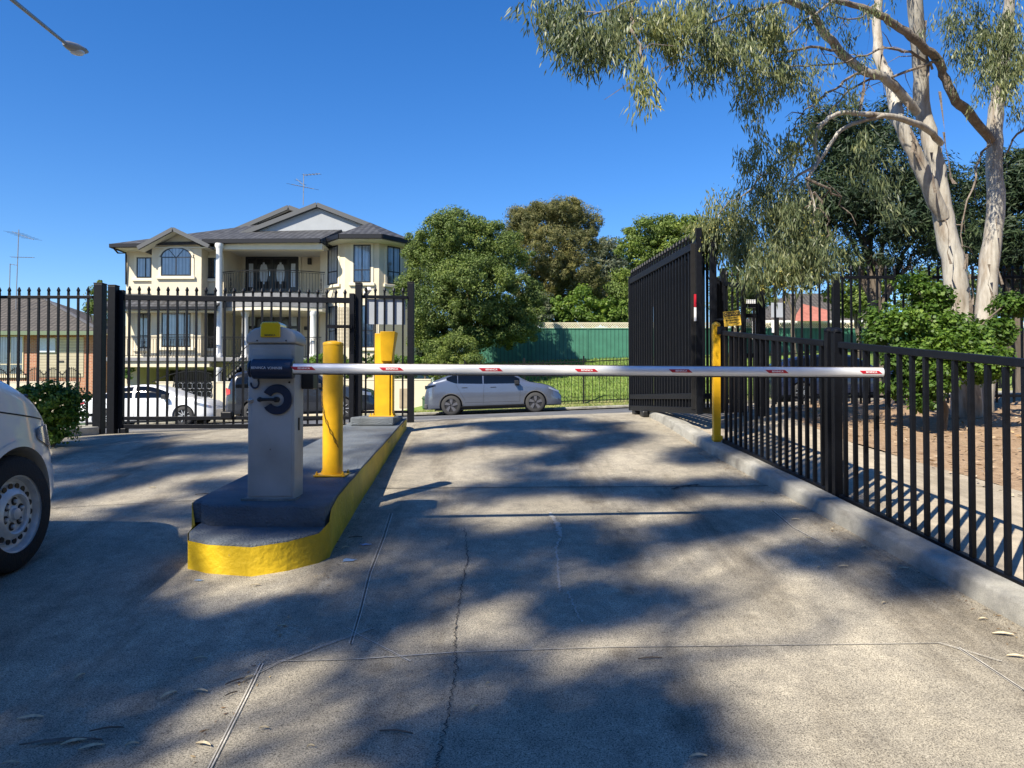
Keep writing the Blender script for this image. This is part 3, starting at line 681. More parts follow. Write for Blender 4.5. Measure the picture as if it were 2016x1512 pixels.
sy_ = lambda x: 10.85+.1*(x-cx0)/(cx1-cx0)+.0175
xa, xb2, za, zb_ = P(719, 600, 10.9).x, P(798, 600, 10.96).x, P(750, 639, 10.93).z, P(750, 589, 10.93).z
mb = MB().bar((xa, sy_(xa), (za+zb_)/2), (xb2, sy_(xb2), (za+zb_)/2), .005, zb_-za)
tag(mb.build('sign', M['sheetgrey'], bevel=.002), 'plain grey back of a sign hung on the short fence panel by the island', 'sign')
cc = thing('security_camera', 'small white bullet camera on top of the short fence panel by the island', 'security camera', P(722, 580, 11.02))
own(MB().bar(P(728, 568, 10.95), P(719, 579, 11.05), .06, .06).build('housing', M['whitep'], bevel=.008), cc)
own(MB().bar(P(724, 578, 11.02), P(722, 588, 11.02), .02).build('bracket', M['whitep']), cc)
own(MB().lathe(P(718.5, 579.5, 10.99), [(.02, 0), (.02, .01)], 12, 'y').build('lens', M['ink']), cc)
# open folding gate on the right: two leaves, one behind the other
def leaf(Xa, Ya, Xb, Yb, shift, label, fancy):
    d_ = Vector((Xb-Xa, Yb-Ya, 0)).normalized(); nrm = Vector((d_.y, -d_.x, 0))*shift
    a = Vector((Xa, Ya, 0))+nrm; b = Vector((Xb, Yb, 0))+nrm
    zb0 = P(1385, 811, 8.75).z+.02; zt0 = P(1385, 480, 8.75).z; zt1 = P(1245, 555, 11.6).z; zb1 = P(1245, 814, 11.6).z
    z2 = (zt0+zt1)/2; z1_ = (zb0+zb1)/2+.01
    t = thing('folding_gate_leaf', label, 'gate', ((a.x+b.x)/2, (a.y+b.y)/2, z1_-.1), 0, 'folded leaves of the open entry gate')
    own(MB().bar((a.x, a.y, z2), (b.x, b.y, z2), .05, .085).build('top_rail', M['black'], bevel=.004), t)
    own(MB().bar((a.x, a.y, z1_+.20), (b.x, b.y, z1_+.20), .05, .07).build('middle_rail', M['black'], bevel=.004), t)
    own(MB().bar((a.x, a.y, z1_+.03), (b.x, b.y, z1_+.03), .05, .075).build('bottom_rail', M['black'], bevel=.004), t)
    for q, ww, hh_ in ((a, .07, .18 if fancy else .1), (b, .06, .08)): own(MB().box(q.x-ww/2, q.x+ww/2, q.y-ww/2, q.y+ww/2, z1_-.01, z2+hh_).build('stile', M['black'], bevel=.004), t)
    n = 25; rz = math.atan2(d_.y, d_.x)
    put_pickets(t, [(a.x+(b.x-a.x)*(i+.6)/(n+.2), a.y+(b.y-a.y)*(i+.6)/(n+.2), z1_+.02, z2+.10) for i in range(n)], 'picket', True, .026, rz=rz)
    return t, a, b, z1_, z2
lt, la_, lb_, lz1, lz2 = leaf(2.20, 8.75, 1.86, 11.6, -.04, 'open black gate leaf along the right kerb with red and white reflective tape', True)
leaf(2.28, 8.78, 1.94, 11.62, .06, 'second black gate leaf folded close behind the taped leaf at the right kerb', False)
# ribbed rubber edge and tape on the near stile
mb = MB()
xe = la_.x
for i in range(150):
    z = lz1+.05+i*(lz2-.05-lz1)/150; mb.box(xe-.095, xe-.04, la_.y-.028, la_.y-.012, z, z+.008)
mb.box(xe-.09, xe-.042, la_.y-.012, la_.y-.0, lz1+.04, lz2+.0)
own(mb.build('ribbed_edge', M['rubber']), lt)
own(MB().box(xe-.062, xe-.036, la_.y-.041, la_.y-.0355, P(1385, 604, 8.7).z, P(1385, 579, 8.7).z).build('red_tape', M['red']), lt)
own(MB().box(xe-.062, xe-.036, la_.y-.0412, la_.y-.0357, P(1385, 632, 8.7).z, P(1385, 605, 8.7).z).build('white_tape', M['white']), lt)
for q in (lb_+Vector((.05, -.15, 0)), lb_+Vector((.06, -.8, 0))):
    gz = G(q.x, q.y); own(MB().box(q.x-.04, q.x+.05, q.y-.12, q.y+.12, gz+.0, lz1-.0).build('castor', M['blackpl'], bevel=.02), lt)
# pedestrian gate and posts behind the yellow post
def bp2(px0, px1, py0, Y, label, depth=.07, grp='tall black posts of the pedestrian entry'):
    a = P(px0, py0, Y); b = P(px1, py0, Y); g = G((a.x+b.x)/2, Y)+.05
    t = thing('gate_post', label, 'gate post', ((a.x+b.x)/2, Y+depth/2, g), 0, grp)
    own(MB().box(a.x, b.x, Y, Y+depth, g, a.z).build('post', M['black'], bevel=.005), t)
    own(MB().box(a.x-.004, b.x+.004, Y-.004, Y+depth+.004, a.z+.001, a.z+.014).build('cap', M['black'], bevel=.004), t)
bp2(1404, 1417, 548, 9.6, 'black post just left of the caution sign on the pedestrian gate')
bp2(1419, 1431, 530, 10.6, 'taller black post directly behind the top left of the caution sign')
bp2(1494, 1507, 556, 9.9, 'black post on the latch side of the pedestrian gate right of the caution sign')
bp2(1640, 1654, 540, 11.0, 'tall black fence post behind the hanging leaves above the end of the boom')
pg = thing('pedestrian_gate', 'narrow black pedestrian gate with spear tops that carries the caution sign', 'gate', P(1440, 800, 9.7))
xa, xb2 = P(1419, 600, 9.7).x, P(1462, 600, 9.9).x
zt_ = P(1440, 560, 9.75).z; zb_ = G(3, 9.8)+.15
for z, nm, h in ((zt_, 'top_rail', .06), (zb_+.15, 'bottom_rail', .05)): own(MB().bar((xa, 9.68, z), (xb2, 9.88, z), .04, h).build(nm, M['black'], bevel=.003), pg)
for x, y in ((xa, 9.68), (xb2, 9.88)): own(MB().box(x-.025, x+.025, y-.025, y+.025, zb_, zt_+.03).build('stile', M['black'], bevel=.003), pg)
put_pickets(pg, [(xa+(xb2-xa)*(i+1)/4, 9.68+.2*(i+1)/4, zb_, zt_+.10) for i in range(3)], 'picket', True, .026)
xa, xb2 = P(1464, 600, 10.0).x, P(1494, 600, 9.95).x
pn = thing('lattice_panel', 'black mesh panel with cross bars beside the latch of the pedestrian gate', 'mesh panel', ((xa+xb2)/2, 10, zb_))
mb = MB()
for i in range(8): x = xa+(xb2-xa)*i/7; mb.box(x-.003, x+.003, 9.99, 9.996, zb_, P(1480, 590, 10).z)
for i in range(90): z = zb_+i*.02; mb.box(xa, xb2, 9.9965, 10.0, z-.002, z+.002)
own(mb.build('mesh', M['blackfar']), pn)
mb = MB()
for x in (xa, xb2): mb.box(x-.02, x+.02, 9.97, 10.01, zb_-.05, P(1480, 575, 10).z)
own(mb.build('frame', M['black']), pn)
for py in (602, 622, 700): own(MB().box(xa+.022, xb2-.022, 9.968, 9.988, P(1480, py+4, 10).z, P(1480, py-4, 10).z).build('cross_bar', M['black']), pn)
# caution sign
SY = 8.62; sgc = P(1441.5, 627, SY); sg = thing('caution_sign', 'small yellow caution sign with black header fixed behind and above the yellow post', 'sign', sgc)
sw, sh_ = 33/F*SY, 29.5/F*SY; RS = Matrix.Translation(sgc) @ Matrix.Rotation(R(-5), 4, 'Y') @ Matrix.Rotation(R(-6), 4, 'Z')
own(MB().box(-sw/2, sw/2, 0, .004, -sh_/2, sh_/2, RS).build('plate', M['signy'], bevel=.001), sg)
own(MB().box(-sw*.45, sw*.45, -.0016, -.0003, sh_*.16, sh_*.44, RS).build('header', M['ink']), sg)
own(text_obj('header_print', 'CAUTION', sh_*.215, M['signy'], None, RS @ Matrix.Translation((0, -.002, sh_*.30)) @ FACE, bold=.0005), sg)
for k, tx in enumerate(('WATCH FOR', 'VEHICLES ENTERING', '& EXITING')):
    o_ = text_obj('sign_print', tx, sh_*.10, M['ink'], None, RS @ Matrix.Translation((0, -.002, -sh_*(-.04+k*.16))) @ FACE, bold=.0004); own(o_, sg)
own(MB().bar(RS @ Vector((sw*.22, -.001, -sh_*.42)), RS @ Vector((sw*.42, -.001, -sh_*.30)), .004, .004).build('corner_mark', M['ink']), sg)
own(MB().bar(RS @ Vector((-sw*.5, .008, 0)), (2.34, 8.74, sgc.z), .006, .02).build('strap', M['blackpl']), sg)
# tall boundary fence on the right, in bays
ybf = 11.25; zrail = P(1700, 546, ybf).z
xs = [P(1512, 600, ybf).x, P(1645, 600, ybf).x, 7.1, 9.5, 11.9]
labs = ['tall black fence bay behind the sign boards and hanging gum leaves', 'tall black fence bay between the leaf-hung post and the big gum trunks', 'tall black fence bay at the right edge behind the twin gum trunks', 'tall black fence bay running out of the picture on the right']
for i in range(4):
    n = max(6, int(round((xs[i+1]-xs[i])/.135)))
    picket_panel('boundary_fence', 'fence', labs[i], xs[i]+.04, ybf, xs[i+1]-.04, ybf, n, zrail+.10, [('top_rail', zrail, .045), ('bottom_rail', G(xs[i]+1, ybf)+.2, .04)], G(xs[i]+.6, ybf)+.1, group='bays of the tall boundary fence')
for x, lab in ((7.1, 'tall black boundary fence post behind the leafy bush'), (9.5, 'tall black boundary fence post past the right edge of the bush')):
    t = thing('gate_post', lab, 'gate post', (x, ybf, G(x, ybf)), 0, 'boundary fence posts'); own(MB().box(x-.035, x+.035, ybf-.035, ybf+.035, G(x, ybf), zrail+.14).build('post', M['black'], bevel=.005), t)
    own(MB().box(x-.04, x+.04, ybf-.04, ybf+.04, zrail+.141, zrail+.155).build('cap', M['black'], bevel=.004), t)
# blank white boards seen between the bars
for (a, b, c, d_, Y, lab) in ((1466, 1496, 590, 606, 14.2, 'small white board seen through the pedestrian gate, upper one'), (1476, 1494, 632, 668, 14.3, 'white upright board seen low through the mesh panel of the pedestrian gate'), (1514, 1541, 596, 625, 14.4, 'grey-white square board left of the red roof beyond the fence'), (1514, 1528, 630, 655, 14.6, 'small white board below the grey-white square board beyond the fence')):
    x0_, x1_, z1b, z0b = P(a, 0, Y).x, P(b, 0, Y).x, P(a, c, Y).z, P(a, d_, Y).z; xm = (x0_+x1_)/2
    t = thing('sign_board', lab, 'sign', (xm, Y, G(xm, Y)), 0, 'white boards beyond the pedestrian gate')
    own(MB().box(x0_, x1_, Y-.006, Y, z0b, z1b).build('panel', M['whitep'] if a != 1514 or c > 600 else M['sheetgrey'], bevel=.002), t)
    own(MB().box(xm-.02, xm+.02, Y+.001, Y+.041, G(xm, Y)-.03, z1b-.02).build('pole', M['blackfar']), t)
# ---------------------------------------------------------------- two-storey house
def win(t, o, yaw, u0, u1, z0, z1, name='window', arch=False, mull=(), trans=(), frame='frame', curtain='curtain', trim=True, sill=True, fw=.05):
    "window on a wall through o=(x,y), u along the wall; children pane, curtain, sill"
    M_ = Matrix.Translation((o[0], o[1], 0)) @ Matrix.Rotation(yaw, 4, 'Z')
    def B(mb, a, b, c, d, e, f): mb.box(a, b, c, d, e, f, M_)
    zs = z1-(u1-u0)*.32 if arch else z1; um = (u0+u1)/2; hw = (u1-u0)/2; ah = z1-zs
    mb = MB(); B(mb, u0, u0+fw, -.05, -.0, z0, zs); B(mb, u1-fw, u1, -.05, -.0, z0, zs); B(mb, u0+fw, u1-fw, -.05, 0, z0, z0+fw)
    arcpts = [(um+hw*math.cos(a), zs+ah*math.sin(a)) for a in np.linspace(0, math.pi, 17)]
    if arch:
        for (a, b), (c, d) in zip(arcpts[:-1], arcpts[1:]): mb.bar(M_ @ Vector((a, -.025, b)), M_ @ Vector((c, -.025, d)), .048, fw)
        B(mb, u0+fw, u1-fw, -.045, 0, zs-.02, zs+.02)
        for q in (.33, .67): a = math.pi*q; mb.bar(M_ @ Vector((um+.1*math.cos(a), -.024, zs+.02)), M_ @ Vector((um+hw*math.cos(a)*.96, -.024, zs+ah*math.sin(a)*.96)), .03, .03)
    else: B(mb, u0+fw, u1-fw, -.05, 0, z1-fw, z1)
    for k in mull: u = u0+(u1-u0)*k; B(mb, u-.022, u+.022, -.044, 0, z0+fw, zs-(.02 if arch else fw))
    for k in trans:
        z = z0+(z1-z0)*k; B(mb, u0+fw, u1-fw, -.047, 0, z-.022, z+.022)
    f = own(mb.build(name, M[frame]), t)
    poly = [(u0+.01, z0+.01), (u1-.01, z0+.01)]+([(a, b) for a, b in arcpts] if arch else [(u1-.01, z1-.01), (u0+.01, z1-.01)])
    own(mesh_obj('pane', [M_ @ Vector((a, -.03, b)) for a, b in poly], [tuple(range(len(poly)))], M['glass']), f)
    vs = []; fs = []; nu = 28
    if curtain:
        for i in range(nu+1):
            u = u0+(u1-u0)*i/nu; zt = zs+ah*math.sqrt(max(0, 1-((u-um)/hw)**2)) if arch else z1
            y = -.014+.008*math.sin(i*2.1)
            vs += [M_ @ Vector((u, y, z0)), M_ @ Vector((u, y, zt))]
        fs = [(2*i, 2*i+2, 2*i+3, 2*i+1) for i in range(nu)]
        own(mesh_obj('curtain', vs, fs, M[curtain], smooth=True), f)  # with darkroom this is a dark sheet standing for the unlit room
    if trim:
        mb = MB(); tw = .13
        B(mb, u0-tw, u0-.002, -.035, .01, z0-.02, zs); B(mb, u1+.002, u1+tw, -.035, .01, z0-.02, zs)
        if arch:
            for (a, b), (c, d) in zip(arcpts[:-1], arcpts[1:]):
                k = 1+(tw*.6)/hw; mb.bar(M_ @ Vector((um+(a-um)*k, -.0125, zs+(b-zs)*k*1.02)), M_ @ Vector((um+(c-um)*k, -.0125, zs+(d-zs)*k*1.02)), .045, tw)
        else: B(mb, u0-tw, u1+tw, -.035, .01, z1+.002, z1+tw)
        own(mb.build('surround', M['trim']), f)
    if sill:
        mb = MB(); B(mb, u0-.2, u1+.2, -.11, .01, z0-.17, z0-.022); own(mb.build('sill', M['trim'], bevel=.02), f)
    return f
HX = lambda px, Y: P(px, 600, Y).x
HZ = lambda py, Y: P(1008, py, Y).z
hb = .25
H = thing('two_storey_house', 'large two storey cream house with dark tiled roof, white columns and curved balcony', 'house', (-13, 40, hb))
def wall(name, pts, z0, z1, m=M['render'], closed=True, th=.25):
    "extruded plan polygon"
    return own(MB().prism(pts, lambda a, b, h: (a, b, h), z0, z1).build(name, m), H)
eave = HZ(474, 36)-.02
zslab = HZ(590, 37); zterr = HZ(712, 36)
YA = 36.3
wl = HX(248, YA)
# body volumes
wall('wall', [(wl, YA), (HX(440, YA), YA), (HX(440, YA), 38.6), (HX(640, 38.6), 38.6), (HX(640, 38.6), 47), (wl, 47)], zterr-.02, eave+.02)
gb0, gb1 = HX(298, 35.5), HX(396, 35.5)
mb = MB().prism([(gb0, zterr+.01), (gb1, zterr+.01), (gb1, HZ(486, 35.5)), ((gb0+gb1)/2, HZ(456, 35.5)), (gb0, HZ(486, 35.5))], lambda a, b, h: (a, h, b), 35.5, YA+.1); own(mb.build('front_bay', M['render']), H)
bayp = [(HX(633, 37.6), 38.7), (HX(633, 37.6), 37.3), (HX(679, 36.1), 36.1), (HX(746, 36.1), 36.1), (HX(808, 37.4), 37.4), (HX(808, 37.4), 47), (HX(633, 37.6), 47)]
wall('bay_tower', bayp, HZ(760, 36), eave+.15)
# lower level base beneath terrace with dark garage opening
gx0_, gx1_ = HX(276, 36), HX(423, 36)
wall('base_wall', [(wl, 36.0), (gx0_, 36.0), (gx0_, 39.5), (wl, 39.5)], hb-.3, zterr-.3)
wall('base_wall', [(gx1_, 37.5), (HX(640, 38.6), 37.5), (HX(640, 38.6), 46.5), (gx1_, 46.5)], hb-.3, zterr-.03)
own(MB().box(gx0_+.01, gx1_-.01, 39.2, 39.3, hb-.3, zterr-.3).build('garage_dark_back', bandmat('garage_panel', 'Z', .5, (.035, .037, .042), (.01, .01, .012), .5, .6, .5), ), H)  # near-black panel at the back stands for the dark garage interior
own(MB().box(wl, gx1_+.2, 34.9, 39.3, zterr-.30, zterr-.05).build('garage_lintel', M['render']), H)
# terrace slab and balcony slab
mb = MB().box(wl-.3, HX(500, 35), 34.8, YA-.003, zterr-.045, zterr+.14); mb.box(HX(500, 35)+.003, HX(640, 37), 35.6, 38.59, zterr-.045, zterr+.14)
own(mb.build('terrace_slab', M['stone'], bevel=.02), H)
bx0, bx1 = HX(424, 35.6), HX(634, 35.6); arc = [(bx0, 36.2)]+[(bx0+(bx1-bx0)*t, 36.1-.75*math.sin(math.pi*t)**.8) for t in np.linspace(.02, .98, 17)]+[(bx1, 36.2), (bx1, 38.59), (bx0, 38.59)]
own(MB().prism(arc, lambda a, b, h: (a, b, h), HZ(606, 36), HZ(580, 36)).build('balcony_slab', M['stone']), H)
own(MB().prism([(a, b+.03) for a, b in arc], lambda a, b, h: (a, b, h), HZ(613, 36), HZ(606, 36)-.003).build('slab_soffit', M['trim']), H)
# balustrades
def rail(name, pts, z0, z1, step=.13, curls=True):
    mb = MB()
    for a, b in zip(pts[:-1], pts[1:]):
        for z, w_ in ((z1, .04), (z0+.08, .025), (z1-.08, .02)): mb.bar((a[0], a[1], z), (b[0], b[1], z), w_)
        L = math.hypot(b[0]-a[0], b[1]-a[1]); n = max(1, int(L/step))
        for i in range(n):
            x = a[0]+(b[0]-a[0])*(i+.5)/n; y = a[1]+(b[1]-a[1])*(i+.5)/n; mb.box(x-.009, x+.009, y-.009, y+.009, z0+.09, z1-.08)
            if curls and i % 9 == 4:
                for s in (-1, 1): mb.tube([(x+s*.07*math.sin(q*1.3)*(1-q/9), y, z0+.15+q*.09) for q in range(9)], .012, 4)
    return own(mb.build(name, M['blackfar']), H)
zb = HZ(580, 36)
rail('balcony_railing', [(bx0, 36.1)]+[(bx0+(bx1-bx0)*t, 36.15-.75*math.sin(math.pi*t)**.8) for t in np.linspace(.02, .98, 9)]+[(bx1, 36.1)], zb, HZ(533, 35.6), .13)
rail('terrace_railing', [(wl-.2, 34.9), (HX(424, 34.9), 34.9)], zterr+.14, HZ(664, 35), .13)
rail('terrace_railing', [(HX(437, 34.9), 34.9), (HX(482, 34.9), 34.95)], zterr+.14, HZ(664, 35), .13)
rail('terrace_railing', [(HX(500, 35.7), 35.7), (HX(633, 35.7), 35.7)], zterr+.14, HZ(664, 35.7), .13, False)
# stairs handrail
mb = MB()
for dz in (0, .5): mb.bar((HX(420, 34.6), 34.6, HZ(768, 34.6)+dz), (HX(486, 34.6), 34.7, HZ(702, 34.6)+dz), .035)
for i in range(14): t = i/13; x = HX(420+66*t, 34.6); z = HZ(768-66*t, 34.6); mb.box(x-.01, x+.01, 34.62, 34.64, z-.3, z+.5)
own(mb.build('stair_railing', M['blackfar']), H)
mb = MB()
for i in range(12): t = i/12; x = HX(424+60*t, 35.2); mb.box(x, x+.26, 34.75, 35.55, hb-.2, HZ(775-62*t, 35))
own(mb.build('steps', M['stone']), H)
# columns
for px, Y, za, zb2 in ((431, 35.35, zterr+.14, HZ(480, 35.4)), (483, 36.0, zterr+.14, HZ(613, 36)), (617, 36.0, zterr+.14, HZ(613, 36)), (431, 35.2, hb-.2, zterr-.31)):
    x = HX(px, Y); r_ = .155
    own(MB().lathe((x, Y, 0), [(r_*1.35, za), (r_*1.35, za+.12), (r_*1.1, za+.2), (r_, za+.26), (r_*.93, zb2-.25), (r_*1.1, zb2-.2), (r_*1.3, zb2-.1), (r_*1.3, zb2)], 20).build('column', M['whitep'], smooth=True, angle=50), H)
# upper windows
o = (0, YA)
def W(px0, px1, py0, py1, Y, **k): return win(H, (0, Y), 0, HX(px0, Y), HX(px1, Y), HZ(py1, Y), HZ(py0, Y), **k)
W(269, 298, 507, 547, YA, mull=(.6,))
W(317, 376, 488, 543, 35.5, arch=True, mull=(.5,))
W(406, 427, 508, 548, YA, mull=(.5,), curtain='darkroom')
# lower windows
W(272, 297, 617, 685, YA, trans=(.35,), sill=True, mull=(.45,)); W(319, 376, 613, 683, 35.5, trans=(.34,), mull=(.78,)); W(406, 424, 617, 685, YA, trans=(.3,), curtain='darkroom')
# bay windows
def onwall(a, b, px0, px1, py0, py1, **k):
    d_ = Vector((b[0]-a[0], b[1]-a[1])); L = d_.length; yaw = math.atan2(d_.y, d_.x); d_.normalize()
    def u(px):
        t = (px-1008)/F; return (t*a[1]-a[0])/(d_.x-t*d_.y)
    ym = a[1]+d_.y*(u(px0)+u(px1))/2
    return win(H, a, yaw, u(px0), u(px1), HZ(py1, ym), HZ(py0, ym), **k)
onwall(bayp[1], bayp[2], 645, 665, 485, 560, trans=(.33,), mull=()); onwall(bayp[2], bayp[3], 695, 729, 482, 556, trans=(.33,), mull=(.5,)); onwall(bayp[3], bayp[4], 761, 786, 486, 560, trans=(.33,), mull=(.5,))
onwall(bayp[1], bayp[2], 648, 665, 603, 684, trans=(.4,)); onwall(bayp[2], bayp[3], 703, 736, 601, 684, trans=(.4,), mull=(.5,))
# door sets
def doorset(px0, px1, py0, py1, Y, ovals):
    x0, x1, z0, z1 = HX(px0, Y), HX(px1, Y), HZ(py1, Y), HZ(py0, Y); W_ = x1-x0
    mb = MB().box(x0, x1, Y-.05, Y, z0, z1); d_ = own(mb.build('double_door', M['doorblack']), H)
    mb = MB()
    for k in (0, .17, .5, .83, 1): x = x0+W_*k; mb.box(x-.05, x+.05, Y-.10, Y-.051, z0, z1)
    mb.box(x0+.05, x1-.05, Y-.098, Y-.052, z1-.1, z1); own(mb.build('frame', M['frame']), d_)
    if ovals:
        for k in (.335, .665):
            c = Vector((x0+W_*k, Y-.052, z0+(z1-z0)*.53)); own(MB().prism([(c.x+.21*math.cos(a), c.z+.56*math.sin(a)) for a in np.linspace(0, 2*math.pi, 25)[:-1]], lambda a, b, h: (a, h, b), Y-.06, Y-.0505).build('oval_pane', M['frost'], smooth=True), d_)
        for k in (.085, .915): x = x0+W_*k; own(MB().box(x-.11, x+.11, Y-.06, Y-.0505, z0+.25, z1-.35).build('side_pane', M['frost']), d_)
        own(MB().box(x0+W_*.5-.12, x0+W_*.5-.08, Y-.15, Y-.0505, z0+.8, z0+1.05).build('handle', M['chrome']), d_)
        mb = MB()
        for k in (.335, .665):
            for s in (-1, 1):
                for (za, zb_) in ((.10, .30), (.78, .92)): cx = x0+W_*k+s*.18; mb.box(cx-.13, cx+.13, Y-.065, Y-.0502, z0+(z1-z0)*za, z0+(z1-z0)*zb_)
        own(mb.build('door_panels', M['gutter'], bevel=.02), d_)
    else:
        mb = MB()
        for k0, k1 in ((.03, .15), (.85, .97)):
            mb.box(x0+W_*k0, x0+W_*k1, Y-.06, Y-.0505, z0+1.0, z1-.9)
            mb.box(x0+W_*k0, x0+W_*k1, Y-.06, Y-.0505, z1-.75, z1-.15)
        own(mb.build('side_pane', M['frost']), d_)
        c = (x0+W_*.5, z1-.8)
        own(MB().prism([(c[0]+.95*math.cos(a), c[1]+.62*math.sin(a)) for a in np.linspace(0, math.pi, 17)], lambda a, b, h: (a, h, b), Y-.06, Y-.0505).build('fanlight', mat('fan_glass', (.10, .12, .15), .2)), d_)
        mb = MB()
        for q in (.25, .5, .75): a = math.pi*q; mb.bar((c[0], Y-.07, c[1]), (c[0]+.95*math.cos(a), Y-.07, c[1]+.62*math.sin(a)), .03)
        own(mb.build('glazing_bars', M['frame']), d_)
    mb = MB(); t_ = .12
    mb.box(x0-t_-.05, x0-.052, Y-.07, Y+.01, z0, z1); mb.box(x1+.052, x1+t_+.05, Y-.07, Y+.01, z0, z1); mb.box(x0-t_-.05, x1+t_+.05, Y-.07, Y+.01, z1+.002, z1+t_); own(mb.build('surround', M['trim']), d_)
doorset(486, 586, 506, 575, 38.6, True); doorset(489, 588, 613, 702, 38.6, False)
wall('entry_wall', [(HX(440, YA)+.003, 38.6), (HX(640, 38.6), 38.6), (HX(640, 38.6), 38.9), (HX(440, YA)+.003, 38.9)], zterr-.03, zterr-.025)
for px, py in ((462, 514), (610, 515), (461, 631), (603, 646)):
    p = P(px, py, 38.6); own(MB().box(p.x-.09, p.x+.09, 38.46, 38.6, p.z-.16 if py < 600 else p.z-.1, p.z+.16 if py < 640 else p.z+.08).build('wall_lamp', M['ink'], bevel=.02), H)
# beam over the balcony
bm_z = HZ(480, 35.7)
own(MB().box(HX(425, 35.7), HX(636, 35.7), 35.45, 35.85, HZ(493, 35.7), HZ(479, 35.45)).build('balcony_beam', M['trim']), H)
own(MB().box(HX(425, 35.7), HX(640, 36), 35.853, 38.6, HZ(486, 36), HZ(484, 36)).build('balcony_ceiling', M['soffit']), H)
# roofs
ez = HZ(475, 35)
def roofmesh(name, vs, fs, m, th=.12):
    mb = MB(); n = len(vs); mb.add(vs, fs); mb.add([(v[0], v[1], v[2]-th) for v in vs], [tuple(reversed(f)) for f in fs])
    cnt = {}
    for f in fs:
        for a, b in zip(f, f[1:]+f[:1]): cnt[(a, b)] = 1
    for (a, b) in cnt:
        if (b, a) not in cnt: mb.f.append((a, b, b+n, a+n))
    return own(mb.build(name, m), H)
xL, xR = P(217, 483, 35.3).x, P(818, 470, 36.5).x
e0 = HZ(482, 35.3)
ridge = 12.0; yr = 42.5
xM = HX(630, 35.3); roofmesh('wing_roof', [(xM-1.5, 37.3, e0+.2), (xR-.9, 37.3, e0+.2), (xR-.9, 48, e0+.2), (xM-1.5, 48, e0+.2), (xM, yr-.2, 11.2), (xR-5.2, yr-.2, 11.2)], [(0, 1, 5, 4), (1, 2, 5), (2, 3, 4, 5), (3, 0, 4)], M['tile'])
roofmesh('main_roof', [(xL, 35.3, e0+.05), (xM, 35.3, HZ(471, 35.3)), (xM+2, 48, e0+.25), (xL, 48, e0+.05), (xL+6.4, yr-.6, 11.4), (xM+.6, yr-.6, 11.4)], [(0, 1, 5, 4), (1, 2, 5), (2, 3, 4, 5), (3, 0, 4)], M['tile'])
own(MB().box(xL+.15, HX(425, 35.45), 35.45, 47.9, e0-.12, e0-.075).build('eave_soffit', M['soffit']), H)
own(MB().box(HX(425, 35.45)+.01, xM-.1, 35.32, 35.44, HZ(479, 35.4), HZ(476, 35.4)).build('eave_soffit', M['soffit']), H)
mb = MB(); mb.bar((xL, 35.25, e0-.05), (HX(284, 35.25), 35.25, e0-.02), .12, .16); mb.bar((HX(397, 35.25), 35.25, HZ(475, 35.25)), (xM, 35.25, HZ(473.5, 35.25)), .12, .19); mb.bar((xL-.0, 35.32, e0-.05), (xL, 47, e0-.05), .12, .15)
own(mb.build('gutter', M['gutter']), H)
mb = MB().tube([P(225, 490, 35.4), P(232, 498, 35.8), P(248, 499, 36.2), P(248, 560, 36.25)], .04, 6); own(mb.build('downpipe', M['gutter']), H)
# tower roof
c = Vector((HX(728, 38.3), 38.3, HZ(438, 38.3)))
eb = [P(616, 472, 37.2), P(668, 455, 35.2), P(752, 455, 35.2), P(820, 471, 36.9), Vector((HX(820, 36.9), 42.5, HZ(471, 36.9))), Vector((HX(616, 37.2), 42.5, HZ(472, 37.2)))]
ebz = HZ(461, 35.2)
eb = [Vector((v.x, v.y, ebz)) for v in eb]
roofmesh('tower_roof', [tuple(v) for v in eb]+[tuple(c), (c.x, 41, c.z)], [(0, 1, 6), (1, 2, 6), (2, 3, 6), (3, 4, 7, 6), (5, 0, 6, 7)], M['tile'])
mb = MB()
for a, b in zip(eb[:3], eb[1:4]): mb.bar(a-Vector((0, .03, .10)), b-Vector((0, .03, .10)), .12, .2)
own(mb.build('tower_gutter', M['gutter']), H)
own(MB().prism([(v.x*.985+c.x*.015, v.y*.985+c.y*.015) for v in eb], lambda a, b, h: (a, b, h), ebz-.24, ebz-.2).build('tower_soffit', M['soffit']), H)
# gables
def gable(pxl, pyl, pxa, pya, pxr, pyr, Y, Yb, face, fin=.35, barge=.22, face_z=None, name='gable_roof'):
    L_, A_, R_ = P(pxl, pyl, Y), P(pxa, pya, Y), P(pxr, pyr, Y)
    vs = [tuple(L_), tuple(A_), tuple(R_)]+[(v.x, Yb, v.z) for v in (L_, A_, R_)]
    roofmesh(name, vs, [(0, 1, 4, 3), (1, 2, 5, 4)], M['tile'], .1)
    mb = MB()
    for a, b in ((L_, A_), (A_, R_)): mb.bar(a+Vector((0, -.03, -.03)), b+Vector((0, -.03, -.03)), .10, barge)
    own(mb.build('barge_board', M['barge']), H)
    if face:
        yf = Y+fin; k = .10
        s = [Vector((L_.x, yf, L_.z-.12)), Vector((A_.x, yf, A_.z-.16)), Vector((R_.x, yf, R_.z-.12))]
        own(MB().prism([(v.x, v.z) for v in s], lambda a, b, h: (a, h, b), yf, yf+.1).build('gable_face', M['gableface']), H)
    mb = MB()
    for a, b in ((L_, A_), (A_, R_)): mb.add([a+Vector((0, .02, -.14)), b+Vector((0, .02, -.14)), b+Vector((0, fin, -.14)), a+Vector((0, fin, -.14))], [(0, 1, 2, 3)])
    own(mb.build('barge_soffit', M['barge'] if face else M['soffit']), H)
gable(470, 462, 624, 402, 738, 446, 38.3, 44, True, .16)
gable(440, 462, 568, 407, 660, 440, 40.5, 46, False, .3)
gable(272, 487, 341, 450, 412, 484, 34.9, 41, False, .55, .18)
